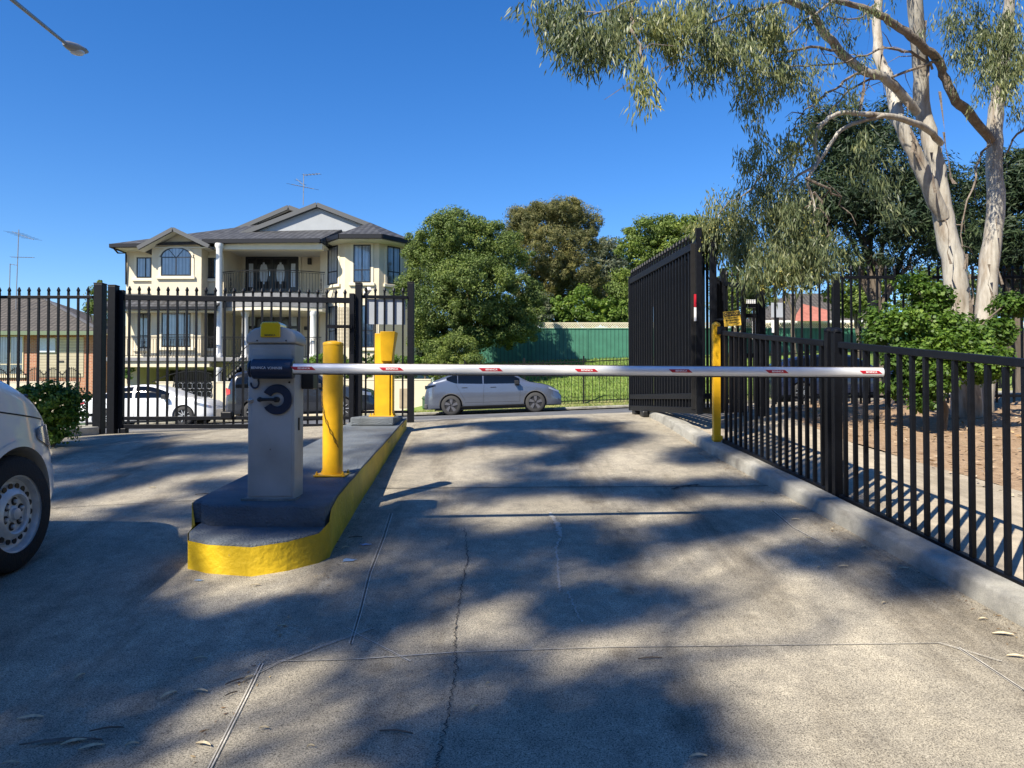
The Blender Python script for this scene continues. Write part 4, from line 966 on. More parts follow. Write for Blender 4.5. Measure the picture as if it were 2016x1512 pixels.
# lower tiled skirt roof, left
zs0, zs1 = HZ(604, 34.7), HZ(578, YA)
roofmesh('skirt_roof', [(wl-.5, 34.7, zs0), (HX(424, 34.7), 34.7, zs0), (HX(424, 34.7), YA, zs1), (wl-.3, YA, zs1)], [(0, 1, 2, 3)], M['tile'])
own(MB().bar((wl-.5, 34.66, zs0-.06), (HX(424, 34.66), 34.66, zs0-.06), .1, .14).build('skirt_gutter', M['gutter']), H)
own(MB().box(wl-.4, HX(424, 34.8), 34.8, 35.49, zs0-.2, zs0-.16).build('skirt_soffit', M['soffit']), H)
# antennas
def antenna(label, pm, booms, Y, base_py, mtl):
    a = P(pm[0], pm[1], Y); b = P(pm[2], base_py, Y)
    t = thing('tv_antenna', label, 'antenna', b)
    own(MB().bar(b, a, .035).build('mast', mtl), t)
    for (xa, ya, xb, yb, n, ln) in booms:
        p, q = P(xa, ya, Y), P(xb, yb, Y); mb = MB().bar(p, q, .03)
        for i in range(n):
            c_ = p.lerp(q, (i+.5)/n); mb.bar(c_+Vector((-ln*.55, -ln*.5, 0)), c_+Vector((ln*.55, ln*.5, 0)), .014)
        own(mb.build('aerial', mtl), t)
M['alu'] = mat('aerial_metal', (.16, .17, .19), .5, .6)
antenna('small tangled television antenna on the ridge of the two storey house', (598, 342, 597), [(574, 363, 618, 372, 9, .5), (597, 345, 630, 342, 5, .25), (583, 352, 600, 366, 2, .3)], 41, 404, M['alu'])
antenna('tall television antenna mast rising from the brick bungalow roof', (37, 452, 31), [(24, 456, 66, 472, 6, .7), (22, 506, 66, 507, 8, .2)], 44, 610, M['alu'])
antenna('thin short antenna mast left of the tall one on the brick bungalow roof', (20, 519, 18), [(20, 520, 33, 522, 2, .15)], 44.5, 600, M['alu'])
# ---------------------------------------------------------------- brick bungalow on the left
BY = 42; bu = thing('brick_bungalow', 'single storey red brick bungalow with brown tiled roof and cream roller door', 'house', (-25, BY, .3))
bx = lambda px, Y=BY: P(px, 600, Y).x
bz = lambda py, Y=BY: P(100, py, Y).z
zE = bz(656); g0 = bz(748)
own(MB().box(bx(-260), bx(209), BY, BY+9, g0-1.5, zE).build('wall', M['brick']), bu)
rf = MB()
e = [(bx(-290), BY-.7, zE-.02), (bx(216), BY-.7, zE-.02), (bx(216), BY+9.5, zE-.02), (bx(-290), BY+9.5, zE-.02), (bx(-120), BY+4.5, P(0, 587, BY+4.5).z), (bx(84, BY+4.5), BY+4.5, P(0, 587, BY+4.5).z)]
rf.add(e, [(0, 1, 5, 4), (1, 2, 5), (2, 3, 4, 5), (3, 0, 4), (3, 2, 1, 0)]); own(rf.build('roof', M['tileg']), bu)
mb = MB()
for i in range(24):
    t = i/24; a = Vector(e[5]).lerp(Vector(e[1]), t); b = Vector(e[5]).lerp(Vector(e[1]), t+1/24); mb.bar(a+Vector((0, -.02, .05)), b+Vector((0, -.02, .05)), .16, .09)
own(mb.build('hip_cap', mat('hip_cap', (.10, .10, .11), .7)), bu)
own(MB().box(bx(-290), bx(216), BY-.78, BY-.701, zE-.16, zE+.06).build('gutter', mat('olive_gutter', (.13, .17, .10), .5)), bu)
own(MB().box(bx(-290), bx(216), BY-.70, BY-.001, zE-.10, zE-.05).build('soffit', M['trim']), bu)
win(bu, (0, BY), 0, bx(-4), bx(48), bz(738), bz(661), mull=(.5,), trans=(.27,), frame='creamframe', curtain='curtain', trim=False)
rd = own(MB().box(bx(76), bx(166), BY-.03, BY-.0, bz(742), bz(664)).build('roller_door', M['roller']), bu)
own(MB().box(bx(115), bx(128), BY-.05, BY-.031, bz(714), bz(710)).build('handle', M['ink']), rd)
own(MB().bar((bx(202), BY-.05, bz(656)), (bx(202), BY-.05, bz(750)), .22, .05).build('downpipe', M['trim']), bu)
cd = MB().box(bx(78), bx(112), BY-.12, BY-.032, bz(694), bz(666)); tag(cd.build('notice_board', M['frost'], bevel=.01), 'pale rectangular board against the cream roller door of the brick bungalow', 'board')
# front walls, gates, retaining wall across the street
def fw(px0, px1, py0, py1, Y, label, d_=.25, m='render', cap=True, name='boundary_wall'):
    a, b = P(px0, py0, Y), P(px1, py1, Y); t = thing(name, label, 'wall', ((a.x+b.x)/2, Y, b.z))
    own(MB().box(a.x, b.x, Y, Y+d_, b.z-.3, a.z-.05).build('wall', M[m]), t)
    own(MB().box(a.x-.02, b.x+.02, Y-.02, Y+d_+.02, a.z-.048, a.z).build('coping', M['trim'] if m == 'render' else M[m]), t); return t
fw(-150, 150, 751, 812, 33.2, 'low cream front wall before the brick bungalow at the far left')
fw(308, 343, 751, 835, 32, 'short cream front wall left of the ornamental iron gate'); fw(418, 484, 751, 838, 32, 'cream front wall right of the ornamental iron gate, partly behind the dark car')
rw = fw(596, 848, 746, 806, 31.6, 'long cream retaining wall under the clipped hedge right of the yellow card reader post', .3)
own(MB().box(HX(787, 31.6), HX(815, 31.6), 31.58, 31.599, HZ(803, 31.6), HZ(765, 31.6)).build('niche_panel', mat('niche', (.33, .27, .19), .9, var=.1, scale=4)), rw)
ig = thing('ornamental_gate', 'arched black iron double gate with scrolls between cream walls across the street', 'gate', P(380, 815, 32))
xa, xb2 = HX(343, 32), HX(418, 32); xm = (xa+xb2)/2; zt0 = HZ(752, 32); zbm = HZ(805, 32)
mb = MB()
def archz(x): return zt0+.40*(1-((x-xm)/((xb2-xa)/2))**2)
xs_ = np.linspace(xa-.9, xb2, 27)
for i in range(26): mb.bar((xs_[i], 32, zt0+.45*(1-((xs_[i]-xm)/((xb2-xa)/2+.9))**2)), (xs_[i+1], 32, zt0+.45*(1-((xs_[i+1]-xm)/((xb2-xa)/2+.9))**2)), .04)
for z in (zt0, zbm, (zt0+zbm)/2): mb.bar((xa, 32, z), (xb2, 32, z), .04)
for i in range(26):
    x = xa+(xb2-xa)*i/25; mb.box(x-.014, x+.014, 31.99, 32.01, zbm, archz(x)+.22)
own(mb.build('leaf_bars', M['blackfar']), ig)
mb = MB()
for i in range(8):
    x = xa+(xb2-xa)*(i+.5)/8
    for k in range(3):
        zc_ = zbm+.25+k*.36
        for s in (-1, 1): mb.tube([(x+s*(.02+.10*math.sin(q*.5)), 31.97, zc_+.13*math.cos(q*.5)*s) for q in range(9)], .012, 5)
own(mb.build('scrolls', M['alu']), ig)
# low iron fence on the bungalow wall
lf = thing('wall_railing', 'low arched iron railing on the cream wall before the brick bungalow', 'railing', P(60, 751, 33.3))
mb = MB(); z0_ = P(60, 751, 33.3).z
for k in range(5):
    a, b = HX(-20+k*36, 33.3), HX(16+k*36, 33.3)
    for i in range(11):
        x = a+(b-a)*i/10; h = .28+.28*math.sin(math.pi*i/10); mb.box(x-.012, x+.012, 33.29, 33.31, z0_, z0_+h+.08)
        if i < 10: x2 = a+(b-a)*(i+1)/10; mb.bar((x, 33.3, z0_+h), (x2, 33.3, z0_+.28+.28*math.sin(math.pi*(i+1)/10)), .025)
own(mb.build('bars', M['blackfar']), lf)
# wheelie bin, meter box
p = P(168, 815, 30.2); g_ = G(p.x, 30.2)+.05
bn = thing('wheelie_bin', 'dark wheelie bin with a bright green lid by the bungalow front wall', 'bin', (p.x, 30.2, g_))
own(MB().add([(p.x-.22, 30, g_), (p.x+.22, 30, g_), (p.x+.22, 30.5, g_), (p.x-.22, 30.5, g_), (p.x-.29, 29.9, g_+.95), (p.x+.29, 29.9, g_+.95), (p.x+.29, 30.6, g_+.95), (p.x-.29, 30.6, g_+.95)], [(0, 3, 2, 1), (4, 5, 6, 7), (0, 1, 5, 4), (1, 2, 6, 5), (2, 3, 7, 6), (3, 0, 4, 7)]).build('body', M['greenbin'], bevel=.02), bn)
own(MB().box(p.x-.31, p.x+.31, 29.86, 30.62, g_+.955, g_+1.03).build('lid', mat('lime_lid', (.05, .42, .12), .5), bevel=.02), bn)
own(MB().lathe((p.x+.2, 30.5, g_+.09), [(.09, -.03), (.09, .03)], 14, 'x').build('wheel', M['rubber']), bn)
p = P(838, 800, 30.4); g_ = G(p.x, 30.4)+.04
mb_ = thing('service_box', 'small rounded green service cabinet on the verge behind the tail of the silver car', 'service box', (p.x, 30.4, g_))
own(MB().box(p.x-.13, p.x+.17, 30.3, 30.6, g_, g_+.52).build('body', M['greenbin'], bevel=.05, seg=3), mb_)
own(MB().box(p.x-.15, p.x+.19, 30.28, 30.62, g_+.40, g_+.45).build('lid_band', M['greenbin'], bevel=.01), mb_)
# ---------------------------------------------------------------- green steel fence with lattice, black park fence
z0f, z1f = HZ(706, 38.3), HZ(648, 38.3); xw = 2.95
for i in range(13):
    xa = HX(928, 38.3)+i*xw; Gz = G(xa+1, 38.3)
    if xa > 30: break
    t = thing('green_fence_panel', ['green ribbed steel fence panel, leftmost in the shade of the big rounded tree', 'green ribbed steel fence panel between the shaded one and the middle of the lawn', 'green ribbed steel fence panel above the middle of the lawn, dappled by twig shadows', 'green ribbed steel fence panel next to the far end of the open gate'][i] if i < 4 else ('first', 'second', 'third', 'fourth', 'fifth', 'sixth', 'seventh', 'eighth', 'ninth')[i-4]+' green ribbed steel fence panel to the right of the open gate leaf', 'fence', (xa+xw/2, 38.3, Gz), 0, 'green steel fence panels topped with lattice')
    own(MB().box(xa+.03, xa+xw-.03, 38.3, 38.34, z0f-.4, z1f).build('sheet', M['green']), t)
    own(MB().box(xa, xa+xw, 38.27, 38.37, z1f+.001, z1f+.05).build('top_rail', M['green']), t)
    own(MB().box(xa-.029, xa+.029, 38.265, 38.37, z0f-.4, z1f).build('post', M['green']), t)
    mb = MB(); zl = z1f+.06; zh = z1f+.32; k = 26
    for q in range(k):
        x = xa+xw*q/k
        for s in (0, 1):
            a = (x+s*.26, 38.30+s*.01, zl); b = (x+(1-s)*.26, 38.30+s*.01, zh); mb.bar(a, b, .008, .035)
    mb.bar((xa, 38.31, zl), (xa+xw, 38.31, zl), .03); mb.bar((xa, 38.31, zh), (xa+xw, 38.31, zh), .03, .04)
    own(mb.build('lattice', M['lattice']), t)
YP = 29.9; xs_ = [P(915, 700, YP).x+2.35*i for i in range(14)]
labs = ['left of the silver car mirror', 'above the bonnet of the silver car', 'right of the front of the silver car', 'beside the far end of the open gate']
for i in range(13):
    xa, xb2 = xs_[i], xs_[i+1]; gA, gB = G(xa, YP)+.03, G(xb2, YP)+.03
    t = thing('park_fence', 'low black park fence bay '+(labs[i] if i < 4 else ''+('first', 'second', 'third', 'fourth', 'fifth', 'sixth', 'seventh', 'eighth', 'ninth', 'tenth')[i-4]+' to the right of the open gate leaf'), 'fence', ((xa+xb2)/2, YP, gA), 0, 'bays of the black park fence')
    mb = MB(); n = 17; zA = HZ(693, YP)-P(1040, 693, YP).z+1.0
    def zt(x): return G(x, YP)+1.86
    mb.bar((xa, YP, zt(xa)-.14), (xb2, YP, zt(xb2)-.14), .035); mb.bar((xa, YP, gA+.14), (xb2, YP, gB+.14), .035)
    for q in range(n):
        x = xa+(xb2-xa)*(q+.5)/n; mb.box(x-.0085, x+.0085, YP-.0085, YP+.0085, G(x, YP)+.06, zt(x))
    own(mb.build('bar_panel', M['blackfar']), t)
    own(MB().box(xa-.03, xa+.03, YP-.03, YP+.03, gA-.05, zt(xa)+.08).build('post', M['blackfar']), t)
# red-roofed house beyond the right fence
rh = thing('red_roof_house', 'low house with red tiled roof and pale wall glimpsed beyond the right-hand fences', 'house', (P(1590, 640, 60).x, 60, 4.5))
YH = 60
own(MB().box(P(1500, 0, YH).x, P(1760, 0, YH).x, YH, YH+9, 2, P(1590, 634, YH).z).build('wall', M['brick']), rh)
z0_ = P(1590, 634, YH).z; z1_ = P(1590, 590, YH+4).z; xa, xb2 = P(1490, 0, YH).x, P(1772, 0, YH).x
own(MB().add([(xa, YH-.7, z0_), (xb2, YH-.7, z0_), (xb2, YH+10, z0_), (xa, YH+10, z0_), (xa+4, YH+4.5, z1_+.6), (xb2-4, YH+4.5, z1_+.6)], [(0, 1, 5, 4), (1, 2, 5), (2, 3, 4, 5), (3, 0, 4), (3, 2, 1, 0)]).build('roof', M['tileg']), rh)
own(MB().add([P(1560, 632, YH-2), P(1632, 632, YH-2), P(1628, 610, YH+1), P(1580, 598, YH+1)], [(0, 1, 2, 3)]).build('porch_roof', M['tiler']), rh)
own(MB().box(xa, xb2, YH-.8, YH-.701, z0_-.2, z0_+.05).build('fascia', M['whitep']), rh)
# ---------------------------------------------------------------- street lamp
hd = P(150, 96, 14.2)
sl = thing('street_lamp', 'street lamp with a flat grey head on a long thin arm at the top left', 'street lamp', (-7.62, 9.9, G(-7.6, 9.9)))
st = P(22, -2, 11.8)
e2 = st+(st-P(130, 86, 14.0))*.9; e2.z = st.z+(st.z-P(130, 86, 14.0).z)*.9
M['galv'] = mat('galvanised', (.24, .25, .27), .5, .5, var=.1)
own(MB().tube([(e2.x, e2.y, G(e2.x, e2.y)), (e2.x, e2.y, e2.z-.6), (e2.x, e2.y+.1, e2.z-.15), tuple(e2.lerp(st, .15)), tuple(st), tuple(P(130, 86, 14.0))], [.09, .07, .06, .05, .035, .03], 12).build('pole', M['galv'], smooth=True), sl)
hv = Vector((.03, 1, -.02)).normalized()
a = P(126, 84, 13.95); b = P(168, 104, 14.5)
mb = MB(); dd = (b-a).normalized(); sx_ = dd.cross(Vector((0, 0, 1))).normalized(); uz = sx_.cross(dd)
ring = []
for t, w_, h in ((0, .04, .04), (.12, .09, .06), (.4, .15, .075), (.75, .15, .06), (.95, .10, .035), (1, .04, .02)):
    c_ = a.lerp(b, t); ring.append([c_+sx_*(w_*math.cos(q))+uz*(h*math.sin(q)) for q in np.linspace(0, 2*math.pi, 17)[:-1]])
for r_ in ring: mb.v += r_
for i in range(5):
    for k in range(16): mb.f.append((i*16+k, i*16+(k+1) % 16, (i+1)*16+(k+1) % 16, (i+1)*16+k))
mb.f += [tuple(range(16)), tuple(range(80, 96))]
own(mb.build('lamp_head', M['galv'], smooth=True), sl)
mb = MB(); c_ = a.lerp(b, .6); mb.lathe(c_-Vector((0, 0, .075)), [(.02, -.03), (.11, -.015), (.13, .01), (.13, .03)], 18); own(mb.build('lens', M['frost'], smooth=True), sl)
# ---------------------------------------------------------------- cars
def smooth1(xs, ys, u, k=.05):
    f = lambda q: np.interp(q, xs, ys)
    return float(np.mean([f(u+d) for d in np.linspace(-k, k, 7)]))
class Car:
    def __init__(s, L, Wd, top, belt, zb, tumble=.36, nose=.30, tail=.22, sill=.12):
        s.L, s.W, s.top, s.belt, s.zb, s.tb, s.nose, s.tail = L, Wd, top, belt, zb, tumble, nose, tail
    def T(s, u): return smooth1([p[0] for p in s.top], [p[1] for p in s.top], u, .06)
    def B(s, u): return min(smooth1([p[0] for p in s.belt], [p[1] for p in s.belt], u, .05), s.T(u)-.015)
    def w(s, u):
        h = s.W/2; f = u; b = s.L-u
        k = 1
        if b < s.nose*2.2: t = 1-b/(s.nose*2.2); k -= .30*t**3.0
        if f < s.tail*2.2: t = 1-f/(s.tail*2.2); k -= .22*t**3.0
        return h*k
    def sec(s, u):
        T, B, w = s.T(u), s.B(u), s.w(u); zb = s.zb; g = T-B
        pts = [(0, zb), (w*.86, zb), (w*.95, zb+.035), (w*.985, zb+.12)]
        zz = np.linspace(zb+.2, B, 6)
        for z in zz[:-1]:
            q = (z-zb)/(B-zb); pts.append((w*(1.0-.035*abs(q-.55)*2*.6-.02*q*q), z))
        pts.append((w*.962, B))
        wr = w*.955-s.tb*g
        for q in (.25, .5, .75, .92): pts.append((w*.955+(wr-w*.955)*q-.0+.05*math.sin(math.pi*q)*min(1, g/.4), B+(g-.05*min(1, g/.2))*q if g > .05 else B+g*q*.6))
        pts += [(wr*.90, T-.022*min(1, g/.1)), (wr*.6, T-.004), (0, T)]
        return pts
    def side(s, u, z):
        p = s.sec(u)[1:-3]; zs = [q[1] for q in p]; ys = [q[0] for q in p]
        return float(np.interp(z, zs, ys))
    def body(s, n=70):
        us = np.unique(np.concatenate([np.linspace(0, s.L, n), [.015, .04, .08, s.L-.015, s.L-.04, s.L-.08]]))
        mb = MB(); k = None
        for u in us:
            p = s.sec(u); full = p+[(-a, b) for a, b in reversed(p[1:-1])]; k = len(full)
            for a, b in full: mb.v.append(Vector((u, a, b)))
        for i in range(len(us)-1):
            for j in range(k): mb.f.append((i*k+j, i*k+(j+1) % k, (i+1)*k+(j+1) % k, (i+1)*k+j))
        mb.f += [tuple(range(k)), tuple((len(us)-1)*k+j for j in range(k))]
        return mb
    def patch(s, poly_lo, poly_hi, n=24, m=5, off=.004, sd=1, th=0):
        "strip on the body side between two height curves over u"
        u0 = max(poly_lo[0][0], poly_hi[0][0]); u1 = min(poly_lo[-1][0], poly_hi[-1][0]); mb = MB()
        for i in range(n+1):
            u = u0+(u1-u0)*i/n; a = float(np.interp(u, *zip(*poly_lo))); b = float(np.interp(u, *zip(*poly_hi)))
            for j in range(m+1):
                z = a+(b-a)*j/m; mb.v.append(Vector((u, sd*(s.side(u, z)+off), z)))
        for i in range(n):
            for j in range(m): mb.f.append((i*(m+1)+j, (i+1)*(m+1)+j, (i+1)*(m+1)+j+1, i*(m+1)+j+1))
        return mb
def cut(o, cyls):
    cb = MB()
    for (u, z, r, y0, y1) in cyls: cb.lathe((u, 0, z), [(r, y0), (r, y1)], 40, 'y')
    c = cb.build('cutter', None); m = o.modifiers.new('b', 'BOOLEAN'); m.operation = 'DIFFERENCE'; m.object = c; m.solver = 'EXACT'
    bpy.context.view_layer.update(); dg = bpy.context.evaluated_depsgraph_get()
    me = bpy.data.meshes.new_from_object(o.evaluated_get(dg)); o.modifiers.clear(); o.data = me
    bpy.data.objects.remove(c); me.shade_smooth(); me.set_sharp_from_angle(angle=R(32))
    return o
def wheel(t, u, y, z, r, wd, style, sd, rimm, M_):
    w_ = MB().lathe((0, 0, 0), [(r*.66, -wd/2), (r*.93, -wd/2), (r*.985, -wd/2+.02), (r, -wd/4), (r, wd/4), (r*.985, wd/2-.02), (r*.93, wd/2), (r*.66, wd/2)], 48, 'y', False).build('tyre', M['tyre'] if style == 'steel' else M['tyre2'], None, smooth=True, angle=50)
    w_.name = 'wheel'; w_.parent = t; w_.location = (u, y, z)
    rm = MB(); f = sd*wd/2
    if style == 'steel':
        R0 = .64*r
        prof = [(R0+.012, .0), (R0+.012, -.008), (R0, -.012), (R0-.012, -.045), (R0-.03, -.055), (R0-.045, -.052), (r*.40, -.012), (r*.34, -.004), (r*.315, -.012), (r*.30, -.03), (r*.12, -.028), (.0, -.028)]
        rm.lathe((0, 0, 0), [(a, (f+sd*b)) for a, b in prof], 64, 'y', False)
        ro = rm.build('rim', M['steelrim'], w_, smooth=True, angle=30)
        for k in range(18):
            mb = MB()
            a = 2*math.pi*(k+.5)/18; c = Vector((r*.475*math.cos(a), 0, r*.475*math.sin(a)))
            mb.lathe(c+Vector((0, f-sd*.0325, 0)), [(.017, 0), (.017, sd*.006)], 14, 'y').build('vent_hole', M['blackpl'], ro)
        for k in range(6):
            mb = MB()
            a = 2*math.pi*(k+.25)/6; c = Vector((r*.215*math.cos(a), f-sd*.027, r*.215*math.sin(a)))
            mb.lathe(c, [(.024, 0), (.024, sd*.002), (.021, sd*.003)], 16, 'y').build('nut_recess', M['blackpl'], ro)
        for k in range(6):
            mb = MB()
            a = 2*math.pi*(k+.25)/6; c = Vector((r*.215*math.cos(a), f-sd*.024, r*.215*math.sin(a)))
            mb.lathe(c, [(.012, 0), (.012, sd*.012), (.008, sd*.016)], 6, 'y').build('wheel_nut', M['steelrim'], ro)
        MB().lathe((0, f-sd*.03, 0), [(.045, 0), (.045, sd*.008), (.036, sd*.014), (.032, sd*.03), (.02, sd*.034), (0, sd*.034)], 30, 'y').build('hub_cap', M['steelrim'], ro, smooth=True, angle=40)
    else:
        rm.lathe((0, 0, 0), [(r*.72, f+sd*.0), (r*.70, f-sd*.02), (r*.66, f-sd*.035), (.0, f-sd*.035)], 40, 'y', False); ro = rm.build('rim', M['rimdark'], w_, smooth=True, angle=40)
        n = 5 if style == 'ev' else 10; mb = MB()
        for k in range(n):
            a = 2*math.pi*k/n; d0 = Vector((math.cos(a), 0, math.sin(a))); e0 = Vector((-math.sin(a), 0, math.cos(a)))
            if style == 'ev':
                c = [d0*r*.08-e0*r*.05, d0*r*.2+e0*r*.14, d0*r*.62+e0*r*.36, d0*r*.70+e0*r*.02, d0*r*.3-e0*r*.06]
            else: c = [d0*r*.10-e0*r*.05, d0*r*.10+e0*r*.05, d0*r*.68+e0*r*.035, d0*r*.68-e0*r*.035]
            q = len(c); mb.add([v+Vector((0, f-sd*.034, 0)) for v in c]+[v*.96+Vector((0, f-sd*.012, 0)) for v in c], [tuple(range(q)), tuple(range(q, 2*q))]+[(i, (i+1) % q, q+(i+1) % q, q+i) for i in range(q)])
        mb.build('spokes', M['rimlite'] if style != 'ev' else M['rimev'], ro)
    return w_
M['steelrim'] = mat('steel_rim', (.58, .59, .60), .42, .25, var=.15, scale=15)
M['rimdark'] = mat('rim_dark', (.012, .012, .013), .5); M['rimlite'] = mat('rim_light', (.6, .6, .62), .3, .7); M['rimev'] = mat('rim_ev', (.22, .22, .24), .25, .7)
M['tint'] = mat('tinted_glass', (.003, .004, .006), .04, spec=.35); M['tail'] = mat('tail_lamp', (.45, .02, .02), .2, coat=.5)
M['headl'] = mat('head_lamp', (.35, .38, .42), .1, .4, coat=1); M['clad'] = mat('wheel_cladding', (.07, .07, .075), .6); M['seam'] = mat('panel_gap', (.01, .01, .012), .8)
def paint(name, c, metal=.0, rough=.3): return mat(name, c, rough, metal, var=.03, scale=2, coat=.8)
def arch_ring(c, u, z, r, sd, w_=.05, off=.008, a0=0, a1=180):
    mb = MB(); n = 30
    for i in range(n+1):
        a = R(a0+(a1-a0)*i/n)
        for q in (0, w_):
            x = u+(r+q)*math.cos(a); zz = z+(r+q)*math.sin(a); zc_ = min(max(zz, c.zb+.02), c.B(x)-.01)
            mb.v.append(Vector((x, sd*(c.side(x, zc_)+off), zz)))
        x = u+r*math.cos(a); zz = z+r*math.sin(a); mb.v.append(Vector((x, sd*(c.side(x, min(max(zz, c.zb+.02), c.B(x)))-.05), zz)))
    for i in range(n):
        mb.f.append((3*i, 3*i+1, 3*i+4, 3*i+3)); mb.f.append((3*i+2, 3*i, 3*i+3, 3*i+5))
    return mb
def make_car(label, cat, c, mbody, ax, r, style, wins, lamps, seams=(), handles=(), mirror=None, sides=(1, -1), clad=None, wd=.22, extra=None, zoff=0, ring=.028):
    t = thing(cat.replace(' ', '_'), label, cat)
    b = c.body().build('body', mbody, None, smooth=True, angle=30); b.parent = t
    cyl = []
    for u in ax:
        for sd in (-1, 1): cyl.append((u, r, r+.055, sd*(c.W/2-.30), sd*(c.W/2+.1)))
    cut(b, cyl)
    for u in ax:
        for sd in (-1, 1):
            wheel(t, u, sd*(c.W/2-wd/2-.025), r, r, wd, style, sd, None, None)
            MB().lathe((u, sd*(c.W/2-.285), r), [(r+.04, 0), (r+.04, sd*.004)], 32, 'y').build('wheel_well', M['blackpl'], t)
            if clad: arch_ring(c, u, r, r+.05, sd, ring).build('arch_trim', clad, t, smooth=True)
    for (nm, lo, hi, m) in wins:
        for sd in sides: c.patch(lo, hi, sd=sd, off=.006).build(nm, m, t, smooth=True)
    for (nm, lo, hi, m) in lamps:
        for sd in sides: c.patch(lo, hi, sd=sd, off=.010, n=10).build(nm, m, t, smooth=True)
    if seams:
        for sd in sides:
            mb = MB()
            for (ua, za, ub, zb2) in seams:
                n = 12
                for i in range(n):
                    q0, q1 = i/n, (i+1)/n; a = (ua+(ub-ua)*q0, za+(zb2-za)*q0); e = (ua+(ub-ua)*q1, za+(zb2-za)*q1)
                    dv = Vector((e[0]-a[0], e[1]-a[1])); dv.normalize(); nn_ = (-dv.y*.004, dv.x*.004)
                    vs = []
                    for (u, z) in (a, e):
                        for k in (-1, 1): vs.append((u+nn_[0]*k, sd*(c.side(u, z)+.003), z+nn_[1]*k))
                    mb.add(vs, [(0, 1, 3, 2)])
            mb.build('panel_gaps', M['seam'], t)
    for (u, z) in handles:
        for sd in sides: MB().box(u-.10, u+.10, sd*(c.side(u, z))-.012, sd*(c.side(u, z))+.014, z-.012, z+.012).build('door_handle', M['seam'] if style == 'ev' else mbody, t, bevel=.005)
    if mirror:
        u, z = mirror
        for sd in sides:
            y = c.side(u, z); MB().add([(u-.05, sd*(y-.02), z-.06), (u+.10, sd*(y-.02), z-.06), (u+.12, sd*(y+.20), z-.05), (u-.06, sd*(y+.20), z-.05), (u-.05, sd*(y-.02), z+.0), (u+.09, sd*(y-.02), z+.0), (u+.09, sd*(y+.19), z+.10), (u-.06, sd*(y+.19), z+.10)], [(0, 3, 2, 1), (4, 5, 6, 7), (0, 1, 5, 4), (1, 2, 6, 5), (2, 3, 7, 6), (3, 0, 4, 7)]).build('mirror', M['blackpl'], t, bevel=.02, seg=3)
    MB().box(.35, c.L-.75, -c.W/2+.12, c.W/2-.12, c.zb-.05, c.zb-.004).build('underbody', M['blackpl'], t)
    return t
def place(t, rear, rz, pitch=0, rev=False):
    t.location = rear; t.rotation_euler = (0, pitch, rz)
# silver liftback suv (nose to the right)
c = Car(4.78, 1.90, [(0, .62), (.03, .98), (.10, 1.14), (.35, 1.24), (.75, 1.38), (1.15, 1.51), (1.6, 1.60), (2.05, 1.63), (2.5, 1.60), (2.85, 1.51), (3.2, 1.35), (3.5, 1.17), (3.7, 1.08), (4.1, 1.01), (4.4, .92), (4.62, .80), (4.72, .68), (4.78, .52)],
        [(0, .6), (.3, 1.08), (.8, 1.12), (1.2, 1.07), (2.5, 1.02), (3.5, .99), (3.8, .97), (4.3, .86), (4.78, .5)], .22, .36)
Msil = paint('silver_blue_paint', (.135, .155, .20), .55, .24)
lo = [(.78, 1.235), (.95, 1.16), (1.12, 1.10), (2.0, 1.055), (3.42, 1.02)]
def hi(c, d): return [(u, c.T(u)-d) for u in np.linspace(.78, 3.42, 20)]
def cap(lo, h):
    return [(u, max(z, float(np.interp(u, *zip(*lo)))+.003)) for u, z in h]
h_ = cap(lo, hi(c, .085))
cut_w = lambda L_, a, b: [(a, float(np.interp(a, *zip(*L_))))]+[p for p in L_ if a < p[0] < b]+[(b, float(np.interp(b, *zip(*L_))))]
wins = [('side_window', cut_w(lo, a, b), cut_w(h_, a, b), M['tint']) for a, b in ((.80, 1.18), (1.20, 2.05), (2.09, 3.34))]
silver = make_car('silver-blue five door liftback car with dark wheels parked nose right across the street', 'car', c, Msil, (.93, 3.86), .345, 'ev', wins,
    [('tail_lamp', [(.02, .93), (.42, 1.04)], [(.02, 1.06), (.42, 1.07)], M['tint']), ('head_lamp', [(4.34, .80), (4.70, .66)], [(4.34, .87), (4.70, .72)], M['headl'])],
    seams=[(2.05, .36, 2.10, 1.0), (3.32, .40, 3.36, .99), (1.30, .72, 1.12, 1.06), (1.42, .5, 1.30, .72), (1.42, .42, 3.32, .40)], handles=[(1.42, .94), (2.42, .92)], mirror=(3.22, 1.03), clad=M['clad'])
c.patch([(1.25, .235), (3.5, .235)], [(1.25, .30), (3.5, .30)], sd=-1, off=.012).build('sill_trim', M['blackpl'], silver, smooth=True)
MB().box(-.01, .10, -.86, .86, .26, .42).build('bumper_insert', M['clad'], silver, bevel=.03)
rp = P(843, 817, 27.4); s_ = P(1107, 811, 27.4)
gl_, gr_ = G(rp.x+.9, 26.5)-.03, G(s_.x-.9, 26.5)-.03; sl_ = math.atan2(gr_-gl_, 2.93)
place(silver, (rp.x, 27.2, gl_-.9*math.tan(sl_)+.0), 0, -sl_)
